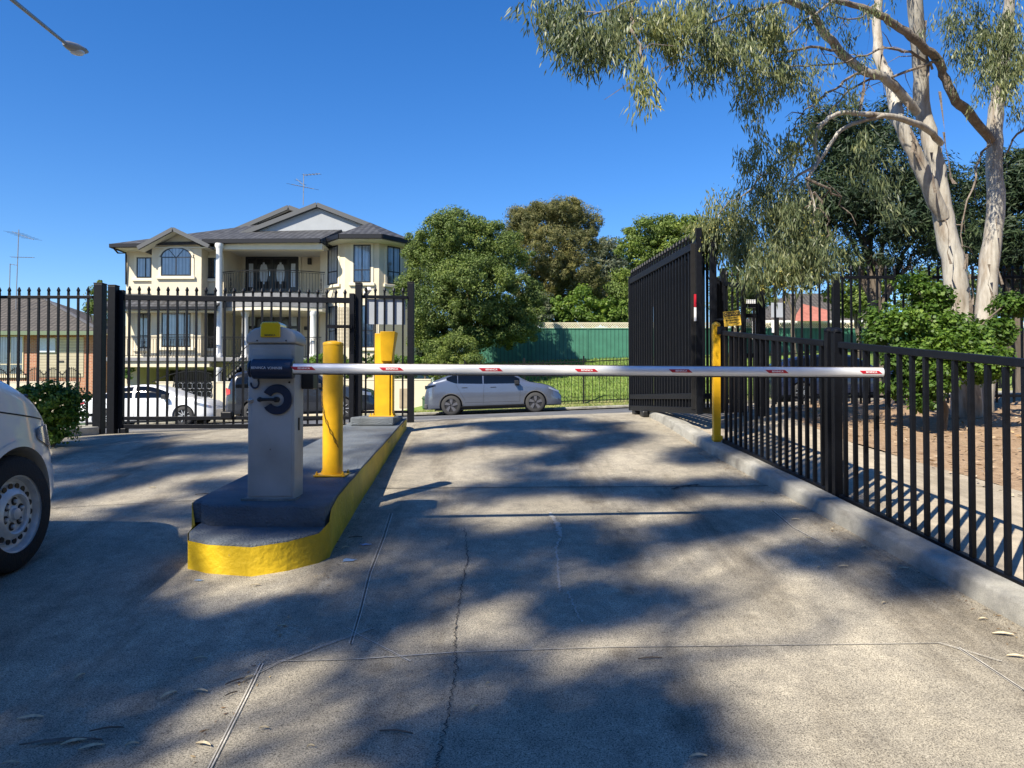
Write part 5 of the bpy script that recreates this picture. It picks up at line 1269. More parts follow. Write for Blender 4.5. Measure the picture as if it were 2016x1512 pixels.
# white sedan, nose to the right
c = Car(4.6, 1.78, [(0, .6), (.04, .95), (.12, 1.06), (.5, 1.09), (.75, 1.14), (1.2, 1.33), (1.6, 1.43), (2.1, 1.46), (2.5, 1.43), (2.9, 1.30), (3.3, 1.11), (3.5, 1.02), (3.9, .95), (4.3, .83), (4.5, .68), (4.6, .48)],
        [(0, .55), (.3, .98), (1.0, .99), (2.5, .96), (3.5, .93), (4.2, .80), (4.6, .45)], .2, .40)
Mwh = paint('white_car_paint', (.78, .79, .80), 0, .35)
lo = [(.72, 1.05), (1.0, 1.01), (2.0, .985), (3.3, .955)]; h_ = cap(lo, [(u, c.T(u)-.075) for u in np.linspace(.72, 3.3, 20)])
wins = [('side_window', cut_w(lo, a, b), cut_w(h_, a, b), M['tint']) for a, b in ((.85, 1.9), (2.0, 3.15))]
whitecar = make_car('white sedan parked nose right across the street behind the exit gate', 'car', c, Mwh, (.9, 3.62), .325, 'alloy', wins,
    [('head_lamp', [(4.0, .70), (4.5, .57)], [(4.0, .80), (4.5, .64)], M['headl']), ('tail_lamp', [(.02, .78), (.3, .86)], [(.02, .95), (.3, .93)], M['tail'])], seams=[(1.95, .3, 1.95, .98), (3.1, .3, 3.18, .95), (1.1, .7, .95, .98)], handles=[(1.35, .84), (2.3, .83)], mirror=(3.02, .97))
x_ = P(440, 0, 26.2).x-4.6; ga, gb = G(x_+.9, 26.2)-.03, G(x_+3.6, 26.2)-.03; sl_ = math.atan2(gb-ga, 2.7); place(whitecar, (x_, 26.4, ga-.9*math.tan(sl_)), 0, -sl_)
# dark suv
c = Car(5.0, 1.9, [(0, .8), (.04, 1.1), (.15, 1.45), (.35, 1.72), (.7, 1.80), (2.0, 1.83), (2.7, 1.78), (3.1, 1.60), (3.5, 1.32), (3.75, 1.20), (4.3, 1.12), (4.75, 1.02), (4.95, .8), (5.0, .6)],
        [(0, .8), (.2, 1.14), (2, 1.12), (3.6, 1.10), (4.6, 1.0), (5, .6)], .28, .26)
Mdk = paint('dark_grey_paint', (.022, .026, .036), .3, .25)
lo = [(.3, 1.2), (2, 1.15), (3.5, 1.13)]; h_ = cap(lo, [(u, c.T(u)-.11) for u in np.linspace(.3, 3.5, 20)])
wins = [('side_window', cut_w(lo, a, b), cut_w(h_, a, b), M['tint']) for a, b in ((.42, 1.25), (1.33, 2.25), (2.33, 3.35))]
suv = make_car('dark grey four wheel drive parked half hidden behind the boom gate cabinet', 'car', c, Mdk, (1.0, 3.95), .37, 'alloy', wins,
    [('tail_lamp', [(.01, .95), (.22, 1.0)], [(.01, 1.22), (.22, 1.15)], M['tail']), ('head_lamp', [(4.55, .82), (4.92, .78)], [(4.55, .97), (4.92, .88)], M['headl'])], seams=[(1.3, .4, 1.3, 1.12), (2.3, .4, 2.3, 1.12), (3.4, .4, 3.42, 1.1)], handles=[(1.55, 1.0), (2.55, 1.0)], mirror=(3.25, 1.14), clad=M['blackpl'])
x_ = P(441, 0, 26.0).x+.35; ga, gb = G(x_+1, 26.0)-.03, G(x_+4, 26.)-.03; sl_ = math.atan2(gb-ga, 3); place(suv, (x_, 26.3, ga-1*math.tan(sl_)), 0, -sl_)
# dark blue car beyond the right-hand fence
c = Car(4.7, 1.85, [(0, .7), (.04, 1.0), (.12, 1.25), (.5, 1.5), (1.2, 1.62), (2.1, 1.65), (2.7, 1.58), (3.1, 1.38), (3.45, 1.15), (3.9, 1.06), (4.4, .95), (4.6, .75), (4.7, .55)],
        [(0, .7), (.3, 1.04), (2.5, 1.0), (3.5, .99), (4.4, .85), (4.7, .5)], .24, .32)
Mbl = paint('navy_paint', (.012, .018, .045), .3, .25)
lo = [(.4, 1.12), (2, 1.05), (3.3, 1.02)]; h_ = cap(lo, [(u, c.T(u)-.09) for u in np.linspace(.4, 3.3, 20)])
wins = [('side_window', cut_w(lo, a, b), cut_w(h_, a, b), M['tint']) for a, b in ((.55, 1.25), (1.3, 2.1), (2.2, 3.2))]
navy = make_car('dark blue hatchback parked beyond the right-hand fences under the hanging leaves', 'car', c, Mbl, (.9, 3.75), .34, 'alloy', wins,
    [('tail_lamp', [(.02, .9), (.3, .95)], [(.02, 1.08), (.3, 1.05)], M['tail']), ('head_lamp', [(4.1, .72), (4.55, .66)], [(4.1, .84), (4.55, .74)], M['headl'])], seams=[(1.27, .4, 1.27, 1.02), (2.15, .4, 2.15, 1.0)], handles=[(1.5, .93), (2.4, .92)], mirror=(3.1, 1.02))
x_ = P(1505, 0, 26.4).x; ga, gb = G(x_+1, 26.4)-.03, G(x_+4, 26.4)-.03; sl_ = math.atan2(gb-ga, 3); place(navy, (x_, 26.4, ga-1*math.tan(sl_)), 0, -sl_)
# white van nose at the left edge of the picture
c = Car(4.46, 1.74, [(0, .9), (.05, 1.4), (.15, 1.85), (.5, 1.92), (2.4, 1.94), (3.0, 1.86), (3.3, 1.55), (3.62, 1.22), (3.87, 1.06), (4.06, .955), (4.2, .85), (4.31, .71), (4.40, .56), (4.46, .42)],
        [(0, .9), (.3, 1.10), (2.5, 1.08), (3.5, 1.02), (3.87, .94), (4.06, .85), (4.26, .69), (4.46, .38)], .22, .22, nose=.42)
lo = [(2.5, 1.14), (3.42, 1.11)]; h_ = cap(lo, [(u, c.T(u)-.12) for u in np.linspace(2.5, 3.42, 10)])
Mvan = paint('van_white_paint', (.78, .78, .77), 0, .28)
van = make_car('white van with silver steel wheels, only its nose showing at the left edge', 'van', c, Mvan, (.95, 3.74), .33, 'steel', [('side_window', lo, h_, M['tint'])],
    [('head_lamp', [(3.98, .72), (4.20, .62), (4.33, .55)], [(3.98, .78), (4.20, .775), (4.33, .65)], M['headl'])],
    seams=[(4.20, .53, 4.30, .545), (4.30, .545, 4.42, .48), (3.3, .35, 3.25, 1.0), (2.4, .35, 2.4, 1.1), (3.40, .98, 4.12, .815)], handles=[(2.6, .95)], mirror=(3.12, 1.10), sides=(-1,), wd=.20, clad=Mvan, ring=.035)
ya = 4.34; gy = G(-2.75, ya); sl_ = math.atan(.12); xs_ = -2.80-.845
sx = Vector((0, math.cos(sl_), math.sin(sl_)))
ori = Vector((xs_, ya, gy))-sx*3.74
van.location = ori; van.rotation_mode = 'XYZ'
Rm = Matrix.Rotation(R(90), 4, 'Z') @ Matrix.Rotation(-sl_, 4, 'Y'); van.rotation_euler = Rm.to_euler()
MB().box(3.90, 3.99, -.79, -.755, .955, .985).build('bonnet_buffer', M['blackpl'], van, bevel=.008)
# ---------------------------------------------------------------- vegetation
RN = np.random.default_rng(7)
def unit(v): return v/np.maximum(1e-9, np.linalg.norm(v, axis=-1, keepdims=True))
def leaf_mesh(name, C, D, N_, ln, wd, m, parent=None, fold=.0):
    "one kite-shaped leaf per centre: D along the leaf, N_ its normal"
    n = len(C); D = unit(D); S = unit(np.cross(D, N_)); ln = ln[:, None]; wd = wd[:, None]
    v = np.stack([C-D*ln*.5, C-D*ln*.08+S*wd*.5, C+D*ln*.5, C-D*ln*.08-S*wd*.5], 1).reshape(-1, 3)
    me = bpy.data.meshes.new(name); me.vertices.add(4*n); me.vertices.foreach_set('co', v.astype(np.float32).ravel())
    me.loops.add(4*n); me.loops.foreach_set('vertex_index', np.arange(4*n, dtype=np.int32))
    me.polygons.add(n); me.polygons.foreach_set('loop_start', np.arange(0, 4*n, 4, dtype=np.int32))
    try: me.polygons.foreach_set('loop_total', np.full(n, 4, dtype=np.int32))
    except Exception: pass
    me.update(calc_edges=True); me.validate(); me.materials.append(m)
    o = bpy.data.objects.new(name, me); col.objects.link(o)
    if parent: own(o, parent)
    return o
def cloud(ells, nsub, sr, nl, shell=.75, flat=1.0):
    "leaf positions: ellipsoids (x,y,z,rx,ry,rz,weight) -> sub-clumps near their surface -> leaves near the sub-clump surface"
    P_ = []; O = []
    E = np.array(ells, float); W_ = E[:, 6]*(E[:, 3]*E[:, 4]*E[:, 5])**(2/3); W_ /= W_.sum()
    for e, w_ in zip(E, W_):
        k = max(2, int(round(nsub*w_))); d = unit(RN.normal(size=(k, 3))); rr = shell+(1-shell)*RN.random((k, 1))
        stray = RN.random((k, 1)) < .16; rr = np.where(stray, 1+.22*RN.random((k, 1)), rr); inner = (RN.random((k, 1)) < .2) & ~stray; rr = np.where(inner, RN.random((k, 1))*shell, rr)
        c = e[:3]+d*rr*e[3:6]; s = sr*(.5+.95*RN.random((k, 1)))*np.where(stray, .6, 1)
        dd = unit(RN.normal(size=(k, nl, 3))); q = (.45+.55*RN.random((k, nl, 1))**.6)
        p = c[:, None, :]+dd*q*s[:, None, :]*np.array([1, 1, flat])
        P_.append(p.reshape(-1, 3)); O.append(dd.reshape(-1, 3))
    return np.concatenate(P_), np.concatenate(O)
def crown(name, ells, nsub, sr, nl, ln, wd, m, parent, shell=.75, up=.35, flat=.8):
    C, O = cloud(ells, nsub, sr, nl, shell, flat); n = len(C)
    N_ = unit(O+RN.normal(size=(n, 3))*.45+np.array([0, 0, up])); D = unit(np.cross(N_, RN.normal(size=(n, 3))))
    return leaf_mesh(name, C, D, N_, ln*(.6+.8*RN.random(n)), wd*(.6+.8*RN.random(n)), m, parent)
def ell(px, py, Y, rx, ry=None, rz=None, w=1.0, dy=None):
    "ellipsoid at a photo point; radii in photo pixels"
    p = P(px, py, Y); s = Y/F; rz = rz or rx; return (p.x, p.y, p.z, rx*s, (dy if dy else rx*s), rz*s, w)
def limb(pix, rad, jit=.0, seed=0, sub=3):
    "tapered limb through (px,py,Y) points"
    r = random.Random(seed); pts = [P(*p) for p in pix]; q = []; ra = []
    for i in range(len(pts)-1):
        for s in range(sub):
            t = s/sub; p0 = pts[max(0, i-1)]; p1 = pts[i]; p2 = pts[i+1]; p3 = pts[min(len(pts)-1, i+2)]
            p = .5*((2*p1)+(p2-p0)*t+(2*p0-5*p1+4*p2-p3)*t*t+(3*p1-p0-3*p2+p3)*t**3)
            q.append(p+Vector((r.uniform(-jit, jit), r.uniform(-jit, jit), r.uniform(-jit, jit)*.4)))
            ra.append(rad[i]+(rad[i+1]-rad[i])*t)
    q.append(pts[-1]); ra.append(rad[-1]); ra = [a*(1+r.uniform(-.05, .05)) for a in ra]
    return q, ra
def branchy(mb, start, ends, r0, seed=0, k=5, sag=.1):
    r = random.Random(seed); s = Vector(start)
    for e in ends:
        e = Vector(e); d = e-s; L = d.length; pts = [s]
        for i in range(1, k): t = i/k; pts.append(s+d*t+Vector((r.uniform(-1, 1), r.uniform(-1, 1), r.uniform(-1, 1)))*L*.06+Vector((0, 0, sag*L*math.sin(math.pi*t))))
        pts.append(e); mb.tube(pts, [r0*(1-.8*i/k) for i in range(k+1)], 6)
def simple_tree(name, label, ells, nsub, sr, nl, ln, wd, m, base, trunk_r, bark='darkbark', group=None, flat=.8, shell=.75, up=.35, lean=(0, 0), cat='tree', k=10):
    b = Vector(base); t = thing(name, label, cat, b, 0, group)
    crown('crown', ells, nsub, sr, nl, ln, wd, m, t, shell, up, flat)
    E = np.array(ells); c = Vector(E[:, :3].mean(0)); top = Vector((c.x, c.y, c.z)); mb = MB()
    fork = b.lerp(top, .45)+Vector((lean[0], lean[1], 0))
    mb.tube([b-Vector((0, 0, .3)), b.lerp(fork, .5)+Vector((.08, 0, 0)), fork], [trunk_r, trunk_r*.8, trunk_r*.65], 10)
    ends = [e[:3] for e in sorted(ells, key=lambda e: -e[3]*e[5])[:k]]
    branchy(mb, fork, ends, trunk_r*.45, len(label))
    own(mb.build('trunk', M[bark], smooth=True, angle=60), t); return t
def gz(x, y): return G(x, y)
# big rounded paperbark right of the house
Y = 33.5
E = [ell(890, 480, Y, 75, rz=58), ell(960, 490, Y+.5, 70, rz=52), ell(868, 530, Y, 52, rz=60), ell(822, 510, Y+.4, 24, rz=34), ell(1005, 560, Y+.4, 55, rz=75), ell(930, 560, Y-1.4, 75, rz=62), ell(870, 600, Y-1.2, 62, rz=45),
     ell(960, 640, Y, 75, rz=40), ell(1010, 640, Y+.2, 45, rz=40), ell(845, 655, Y-.6, 40, rz=35), ell(900, 445, Y, 50, rz=24), ell(806, 565, Y+.2, 26, rz=28), ell(905, 670, Y-.5, 60, rz=34), ell(1040, 610, Y+.4, 28, rz=40)]
bs = P(925, 790, Y); simple_tree('paperbark_tree', 'large rounded dark green tree with billowing foliage right of the two storey house', E, 1000, .38, 240, .085, .05, M['l_mela'], (bs.x, Y, G(bs.x, Y)), .3, k=9)
E = [ell(900, 690, 31.2, 36, rz=34), ell(865, 700, 31.2, 26, rz=30), ell(930, 720, 31, 24, rz=26), ell(880, 735, 31, 38, rz=14)]
bs = P(890, 780, 31.2); simple_tree('shrub', 'soft pale green shrub hanging over the hedge end behind the silver car', E, 150, .28, 150, .12, .03, M['l_mela'], (bs.x, 31.2, G(bs.x, 31.2)), .07, cat='shrub', k=4)
# tall brown-green tree
Y = 43
E = [ell(1095, 425, Y, 50, rz=26), ell(1138, 412, Y, 20, rz=20), ell(1160, 480, Y, 20, rz=18), ell(1030, 425, Y, 26, rz=20), ell(1010, 470, Y+.5, 24, rz=24), ell(1125, 450, Y, 40, rz=38), ell(1050, 440, Y, 44, rz=36), ell(1070, 490, Y-1, 60, rz=45), ell(1140, 510, Y-.6, 36, rz=50), ell(1110, 550, Y, 70, rz=45), ell(1165, 440, Y+.5, 16, rz=22), ell(1060, 570, Y, 50, rz=50), ell(1115, 405, Y, 28, rz=12), ell(1172, 570, Y, 22, rz=36)]
bs = P(1100, 700, Y); simple_tree('casuarina_tree', 'tall olive-brown feathery tree behind the rounded tree, highest in the middle of the picture', E, 700, .45, 170, .20, .035, M['l_olive'], (bs.x, Y, 3.4), .3, up=.1, k=9)
# grey loose tree
Y = 48
E = [ell(1195, 495, Y, 26, rz=26), ell(1180, 540, Y, 24, rz=34), ell(1215, 540, Y, 30, rz=34), ell(1190, 590, Y, 34, rz=26), ell(1225, 590, Y, 24, rz=26)]
bs = P(1200, 700, Y); simple_tree('gum_tree', 'grey-green thin-leaved tree standing back between the olive tree and the lime green tree', E, 200, .55, 100, .20, .07, M['l_grey'], (bs.x, Y, 3.4), .2, k=5)
# lime green flat-topped tree
Y = 40
E = [ell(1290, 455, Y, 50, rz=24), ell(1340, 450, Y, 46, rz=22), ell(1260, 490, Y, 38, rz=26), ell(1310, 490, Y, 50, rz=26), ell(1240, 540, Y, 28, rz=26), ell(1235, 590, Y, 26, rz=22), ell(1280, 540, Y, 40, rz=30), ell(1360, 500, Y, 40, rz=40), ell(1220, 560, Y, 14, rz=30), ell(1390, 480, Y, 30, rz=40)]
bs = P(1320, 700, Y); simple_tree('pine_tree', 'lime green flat-topped tree behind the open gate leaf', E, 420, .45, 150, .14, .06, M['l_lime'], (bs.x, Y, 3.6), .3, flat=.6, k=8)
# bright garden shrubs above the green fence
Y = 40
for px, w_, h_, m, lab in ((1060, 34, 30, 'l_grey', 'dull green shrub above the left end of the green steel fence'), (1105, 32, 32, 'l_bright', 'bright yellow-green shrub above the middle of the green steel fence, left one'), (1150, 40, 42, 'l_bright', 'tallest bright yellow-green shrub above the middle of the green steel fence'), (1205, 38, 24, 'l_bright', 'low wide yellow-green shrub above the right of the green steel fence'), (1236, 20, 36, 'l_lime', 'leafy green shrub above the fence beside the open gate leaf')):
    E = [ell(px, 618-h_*.3, Y, w_*.8, rz=h_), ell(px-w_*.4, 630-h_*.2, Y, w_*.55, rz=h_*.7), ell(px+w_*.4, 628-h_*.2, Y-.3, w_*.55, rz=h_*.7)]
    bs = P(px, 690, Y); simple_tree('shrub', lab, E, 60, .35, 90, .16, .08, M[m], (bs.x, Y, 3.5), .05, cat='shrub', group='garden shrubs above the green fence', k=3)
# clipped hedge above the retaining wall
Y = 32.4
E = [ell(px, 722, Y, 22, rz=22) for px in range(610, 850, 24)]
bs = P(720, 745, Y); simple_tree('hedge', 'clipped bright green hedge on top of the long cream retaining wall', E, 240, .18, 110, .08, .05, M['l_bush'], (bs.x, Y, bs.z), .03, cat='hedge', k=6)
E = [ell(835, 640+i*22, 34.5, 24, rz=20) for i in range(4)]; bs = P(835, 750, 34.5)
simple_tree('shrub', 'dark leafy shrub in the corner between the bay of the house and the rounded tree', E, 90, .3, 90, .12, .06, M['l_dark'], (bs.x, 34.5, bs.z), .05, cat='shrub', k=3)
# shrub between the two houses and plant by garage
Y = 44; E = [ell(196, 590, Y, 22, rz=30), ell(200, 640, Y, 18, rz=30), ell(180, 605, Y, 12, rz=12)]; bs = P(200, 700, Y)
simple_tree('tree', 'narrow bright green tree between the brick bungalow and the two storey house', E, 60, .4, 80, .14, .08, M['l_lime'], (bs.x, Y, .3), .1, k=3)
Y = 35; E = [ell(250, 742, Y, 10, rz=14), ell(252, 730, Y, 8, rz=8)]; bs = P(250, 760, Y)
simple_tree('potted_plant', 'small leafy plant beside the garage opening of the two storey house', E, 10, .15, 60, .10, .06, M['l_bush'], (bs.x, Y, bs.z-.2), .03, cat='plant', k=2)
# shrub in the left garden bed
Y = 8.3; E = [ell(95, 800, Y, 56, rz=36), ell(60, 785, Y, 34, rz=26), ell(130, 800, Y, 34, rz=34), ell(100, 845, Y, 44, rz=26), ell(70, 830, Y, 36, rz=36), ell(110, 770, Y, 30, rz=14)]
bs = P(95, 880, Y); simple_tree('garden_shrub', 'leafy dark green shrub in the left garden bed beside the white van nose', E, 150, .09, 60, .045, .026, M['l_bush'], (bs.x, Y, G(bs.x, Y)+.05), .02, cat='shrub', k=6)
Y = 33; E = [ell(150, 795, Y, 14, rz=16)]; bs = P(150, 815, Y)
simple_tree('garden_shrub', 'small spiky dark shrub beside the green lidded bin', E, 12, .25, 60, .25, .03, M['l_dark'], (bs.x, Y, bs.z), .03, cat='shrub', k=1)
# bush around the gum trunks
Y = 8.9
E = [ell(1775, 640, Y, 42, rz=28), ell(1835, 590, Y+.4, 34, rz=26), ell(1850, 690, Y, 60, rz=36), ell(1935, 715, Y-.2, 46, rz=30), ell(1965, 650, Y+.3, 30, rz=22), ell(1785, 705, Y-.1, 42, rz=28), ell(1830, 752, Y-.2, 40, rz=32), ell(1795, 560, Y+.5, 24, rz=20), ell(2000, 600, Y+.5, 34, rz=18), ell(1725, 660, Y, 20, rz=12), ell(1860, 640, Y+.2, 44, rz=22), ell(1765, 750, Y, 22, rz=26), ell(1815, 792, Y-.2, 26, rz=14), ell(1905, 660, Y+.1, 40, rz=24), ell(1720, 620, Y+.2, 12, rz=16)]
bs = P(1850, 810, Y); simple_tree('leafy_bush', 'bright green leafy bush growing around the feet of the twin gum trunks', E, 520, .12, 52, .05, .040, M['l_bush'], (bs.x, Y, G(bs.x, Y)+.08), .05, cat='bush', k=12, up=.6)
# dark conifers behind
Y = 17
E = [ell(1700, 330, Y, 80, rz=60), ell(1650, 300, Y+1, 60, rz=50), ell(1760, 420, Y, 90, rz=50), ell(1680, 410, Y, 70, rz=45), ell(1620, 400, Y, 55, rz=50), ell(1640, 240, Y, 50, rz=30), ell(1800, 350, Y, 50, rz=60), ell(1740, 250, Y+.5, 55, rz=35), ell(1640, 500, Y, 60, rz=24, w=.5), ell(1700, 520, Y, 60, rz=20, w=.5), ell(1800, 510, Y, 60, rz=26, w=.5), ell(1860, 470, Y+.5, 50, rz=60), ell(1570, 430, Y+.5, 50, rz=60), ell(1850, 390, Y+1, 50, rz=60), ell(1800, 450, Y-.5, 60, rz=34), ell(1600, 480, Y, 50, rz=34)]
bs = P(1740, 740, Y); simple_tree('dark_pine', 'dense dark green tree behind the twin gum trunks', E, 560, .40, 90, .16, .03, M['l_dark'], (bs.x, Y, G(bs.x, Y)), .15, k=10)
Y = 18; E = [ell(1970, 360, Y, 50, rz=50), ell(2010, 420, Y, 60, rz=60), ell(1900, 420, Y, 40, rz=60), ell(1960, 480, Y, 60, rz=40), ell(2060, 350, Y, 60, rz=60), ell(2030, 520, Y, 50, rz=30)]
bs = P(2010, 740, Y); simple_tree('dark_pine', 'dark green tree at the right edge behind the second gum trunk', E, 330, .40, 90, .16, .035, M['l_dark'], (bs.x, Y, G(bs.x, Y)), .15, k=6)
Y = 36; 
for px, py, w_, h_, m, lab in ((1450, 560, 60, 60, 'l_mela', 'green tree filling the gap behind the caution sign'), (1560, 520, 60, 50, 'l_dark', 'dark tree behind the hanging gum leaves, left of the dense dark tree'), (1690, 560, 60, 60, 'l_lime', 'light green tree low behind the dense dark tree'), (1850, 560, 80, 60, 'l_mela', 'green tree far behind the bush and gum trunks'), (1985, 570, 60, 60, 'l_dark', 'dark tree low at the right edge beyond the boundary fence')):
    E = [ell(px, py, Y, w_*.8, rz=h_*.6), ell(px-w_*.5, py+h_*.35, Y, w_*.5, rz=h_*.5), ell(px+w_*.5, py+h_*.3, Y, w_*.6, rz=h_*.5), ell(px, py+h_*.6, Y, w_*.7, rz=h_*.4)]
    bs = P(px, 690, Y); simple_tree('tree', lab, E, 110, .5, 80, .18, .07, M[m], (bs.x, Y, 2.6), .15, group='trees beyond the street on the right', k=4)
# ---- the twin-trunked gum
Yg = 9.9
gb_ = P(1892, 800, Yg)
gum = thing('gum_tree', 'tall gum with peeling pale bark, twin trunks and drooping leaves on the right', 'tree', (gb_.x, Yg, G(gb_.x, Yg)))
def wood(name, pix, rad, m='bark', n=14, jit=.012, seed=1, parent=None):
    q, ra = limb(pix, rad, jit, seed, 4); return own(MB().tube(q, ra, n).build(name, M[m], smooth=True, angle=70), parent or gum)
s = Yg/F
T1 = wood('trunk', [(1905, 830, Yg), (1898, 700, Yg), (1888, 600, Yg), (1874, 505, Yg), (1857, 428, Yg), (1848, 353, Yg), (1832, 277, Yg), (1815, 202, Yg), (1808, 101, Yg-.2), (1801, 0, Yg-.4), (1795, -150, Yg-.6)], [28*s, 25*s, 23*s, 21*s, 19*s, 17*s, 15.5*s, 14.5*s, 13.5*s, 13.5*s, 9*s])
T2 = wood('second_trunk', [(1935, 830, Yg+.5), (1938, 640, Yg+.5), (1950, 504, Yg+.5), (1960, 403, Yg+.5), (1958, 302, Yg+.5), (1960, 227, Yg+.5), (1970, 166, Yg+.4), (1982, 80, Yg+.2), (1990, -20, Yg), (1996, -140, Yg)], [23*s, 20*s, 18.5*s, 17*s, 15.5*s, 14.5*s, 13*s, 12*s, 9*s, 7*s], seed=2)
wood('side_stem', [(1858, 430, Yg-.05), (1828, 363, Yg-.15), (1801, 302, Yg-.2), (1771, 242, Yg-.2), (1761, 202, Yg-.1), (1746, 151, Yg), (1731, 116, Yg+.1), (1726, 60, Yg+.2), (1728, -20, Yg+.3), (1720, -130, Yg+.3)], [13*s, 15*s, 14*s, 13*s, 12*s, 11*s, 10*s, 8.5*s, 8*s, 5*s], seed=3)
wood('branch', [(1806, 222, Yg-.1), (1776, 186, Yg-.3), (1736, 151, Yg-.5), (1700, 140, Yg-.6), (1655, 101, Yg-.8), (1620, 60, Yg-1), (1595, 20, Yg-1.2), (1555, 0, Yg-1.4), (1480, -40, Yg-1.6)], [8*s, 9*s, 8.5*s, 8*s, 8*s, 7*s, 6*s, 6*s, 4*s], seed=4)
wood('brown_branch', [(1952, 277, Yg+.4), (1907, 222, Yg+.1), (1877, 191, Yg-.1), (1857, 146, Yg-.2), (1847, 116, Yg-.3), (1817, 91, Yg-.5), (1771, 55, Yg-.7), (1731, 30, Yg-.9), (1686, 10, Yg-1), (1645, 0, Yg-1.2), (1560, -50, Yg-1.5)], [9*s, 9*s, 8.5*s, 8*s, 8*s, 8*s, 7*s, 6*s, 5*s, 4.5*s, 3.5*s], 'brownbark', seed=5)
wood('arching_branch', [(1852, 282, Yg-.15), (1827, 257, Yg-.5), (1786, 237, Yg-.8), (1731, 227, Yg-1), (1670, 222, Yg-1.1), (1640, 229, Yg-1.2), (1612, 252, Yg-1.3), (1602, 282, Yg-1.3), (1610, 322, Yg-1.3), (1590, 353, Yg-1.4), (1602, 398, Yg-1.4), (1600, 443, Yg-1.4)], [6*s, 6*s, 5.5*s, 5*s, 4.2*s, 3.8*s, 3.3*s, 3*s, 2.8*s, 2.4*s, 2*s, 1.2*s], 'bark', seed=6)
wood('branch', [(1740, 228, Yg-1), (1690, 240, Yg-1), (1650, 262, Yg-1), (1625, 300, Yg-1), (1600, 330, Yg-1), (1565, 350, Yg-1.1), (1545, 395, Yg-1.1)], [4*s, 3.5*s, 3.5*s, 3*s, 2.8*s, 2*s, 1.2*s], 'bark', seed=7)
tw = [[(1655, 101, Yg-.8), (1600, 95, Yg-1.2), (1520, 100, Yg-1.4), (1430, 62, Yg-1.6), (1380, 90, Yg-1.8), (1330, 130, Yg-2)], [(1840, 135, Yg-.3), (1790, 105, Yg-.5), (1740, 98, Yg-.8), (1690, 115, Yg-1), (1610, 130, Yg-1.2), (1540, 125, Yg-1.3), (1480, 105, Yg-1.4)],
      [(1700, 140, Yg-.6), (1660, 160, Yg-.9), (1620, 190, Yg-1.1), (1590, 215, Yg-1.2), (1560, 260, Yg-1.3)], [(1555, 0, Yg-1.4), (1480, 25, Yg-1.8), (1400, 45, Yg-2.2), (1340, 90, Yg-2.4), (1325, 140, Yg-2.5)], [(1480, -40, Yg-1.6), (1350, -20, Yg-2.4), (1250, 0, Yg-2.9), (1160, 30, Yg-3.2), (1100, 40, Yg-3.4)],
      [(1250, 0, Yg-2.9), (1250, 60, Yg-3.2), (1262, 120, Yg-3.6), (1264, 160, Yg-3.7)], [(1846, 120, Yg-.3), (1760, 150, Yg-.5), (1700, 160, Yg-.5), (1650, 200, Yg-.7), (1610, 260, Yg-.9), (1560, 330, Yg-1), (1520, 400, Yg-1.1)],
      [(1612, 252, Yg-1.3), (1570, 300, Yg-1.2), (1520, 330, Yg-1.1), (1470, 380, Yg-1), (1430, 400, Yg-1)], [(1590, 353, Yg-1.4), (1640, 380, Yg-1.3), (1670, 420, Yg-1.2)], [(1645, 0, Yg-1.2), (1560, 60, Yg-1.6), (1500, 130, Yg-1.8), (1470, 200, Yg-2)],
      [(2016, 250, Yg), (1990, 285, Yg+.3), (1965, 320, Yg+.5)], [(1950, 277, Yg+.3), (1920, 330, Yg+.2), (1900, 420, Yg), (1885, 500, Yg)], [(1728, 0, Yg+.3), (1690, 40, Yg), (1640, 30, Yg-.3)], [(1602, 398, Yg-1.4), (1575, 420, Yg-1.4), (1560, 470, Yg-1.4)], [(1602, 380, Yg-1.4), (1625, 420, Yg-1.4), (1632, 470, Yg-1.4)]]
mb = MB()
for i, q in enumerate(tw):
    p_, r_ = limb(q, [2.8*s*(1-.75*k/(len(q)-1)) for k in range(len(q))], .035, 20+i, 4); mb.tube(p_, r_, 6)
    rr = random.Random(i)
    for k in range(3, len(p_)-1, 2):
        a = p_[k]; e_ = a+Vector((rr.uniform(-.35, .35), rr.uniform(-.35, .35), rr.uniform(-.45, .15))); mid = a.lerp(e_, .5)+Vector((rr.uniform(-.06, .06), 0, .04)); mb.tube([a, mid, e_], [.007, .005, .002], 4)
own(mb.build('twigs', M['brownbark'], smooth=True), gum)
# peeling bark strips
mb = MB(); rr = random.Random(5)
def strip(pix, w_):
    mb = MB(); pts = [P(*p) for p in pix]; n0 = 0
    for i, p in enumerate(pts):
        q = Vector((w_*(.5+.5*math.sin(i*1.7+w_*90)), .012*math.sin(i), 0)); mb.v += [p-q, p+q]
    for i in range(len(pts)-1): mb.f.append((n0+2*i, n0+2*i+1, n0+2*i+3, n0+2*i+2))
    own(mb.build('bark_strip', M['brownbark']), gum)
strip([(1708, 20, 9.2), (1712, 70, 9.2), (1703, 130, 9.2), (1700, 180, 9.2), (1693, 216, 9.2)], .022); strip([(1738, 90, 9.3), (1733, 130, 9.3), (1742, 190, 9.3)], .02)
strip([(1858, 260, 9.6), (1864, 300, 9.6), (1872, 350, 9.6), (1880, 362, 9.6)], .035); strip([(1850, 180, 9.6), (1860, 260, 9.6), (1853, 300, 9.6)], .02)
for px, y0_, y1_ in ((1902, 500, 640), (1875, 560, 650), (1910, 540, 600), (1862, 430, 520), (1893, 440, 530), (1818, 40, 150), (1792, 10, 90), (1835, 300, 380), (1797, 262, 310), (1962, 430, 560), (1945, 520, 600), (1790, 200, 300)):
    strip([(px+rr.uniform(-4, 4)+k*2, y0_+(y1_-y0_)*k/4, 9.55 if px < 1930 else 10.1) for k in range(5)], rr.uniform(.012, .03))

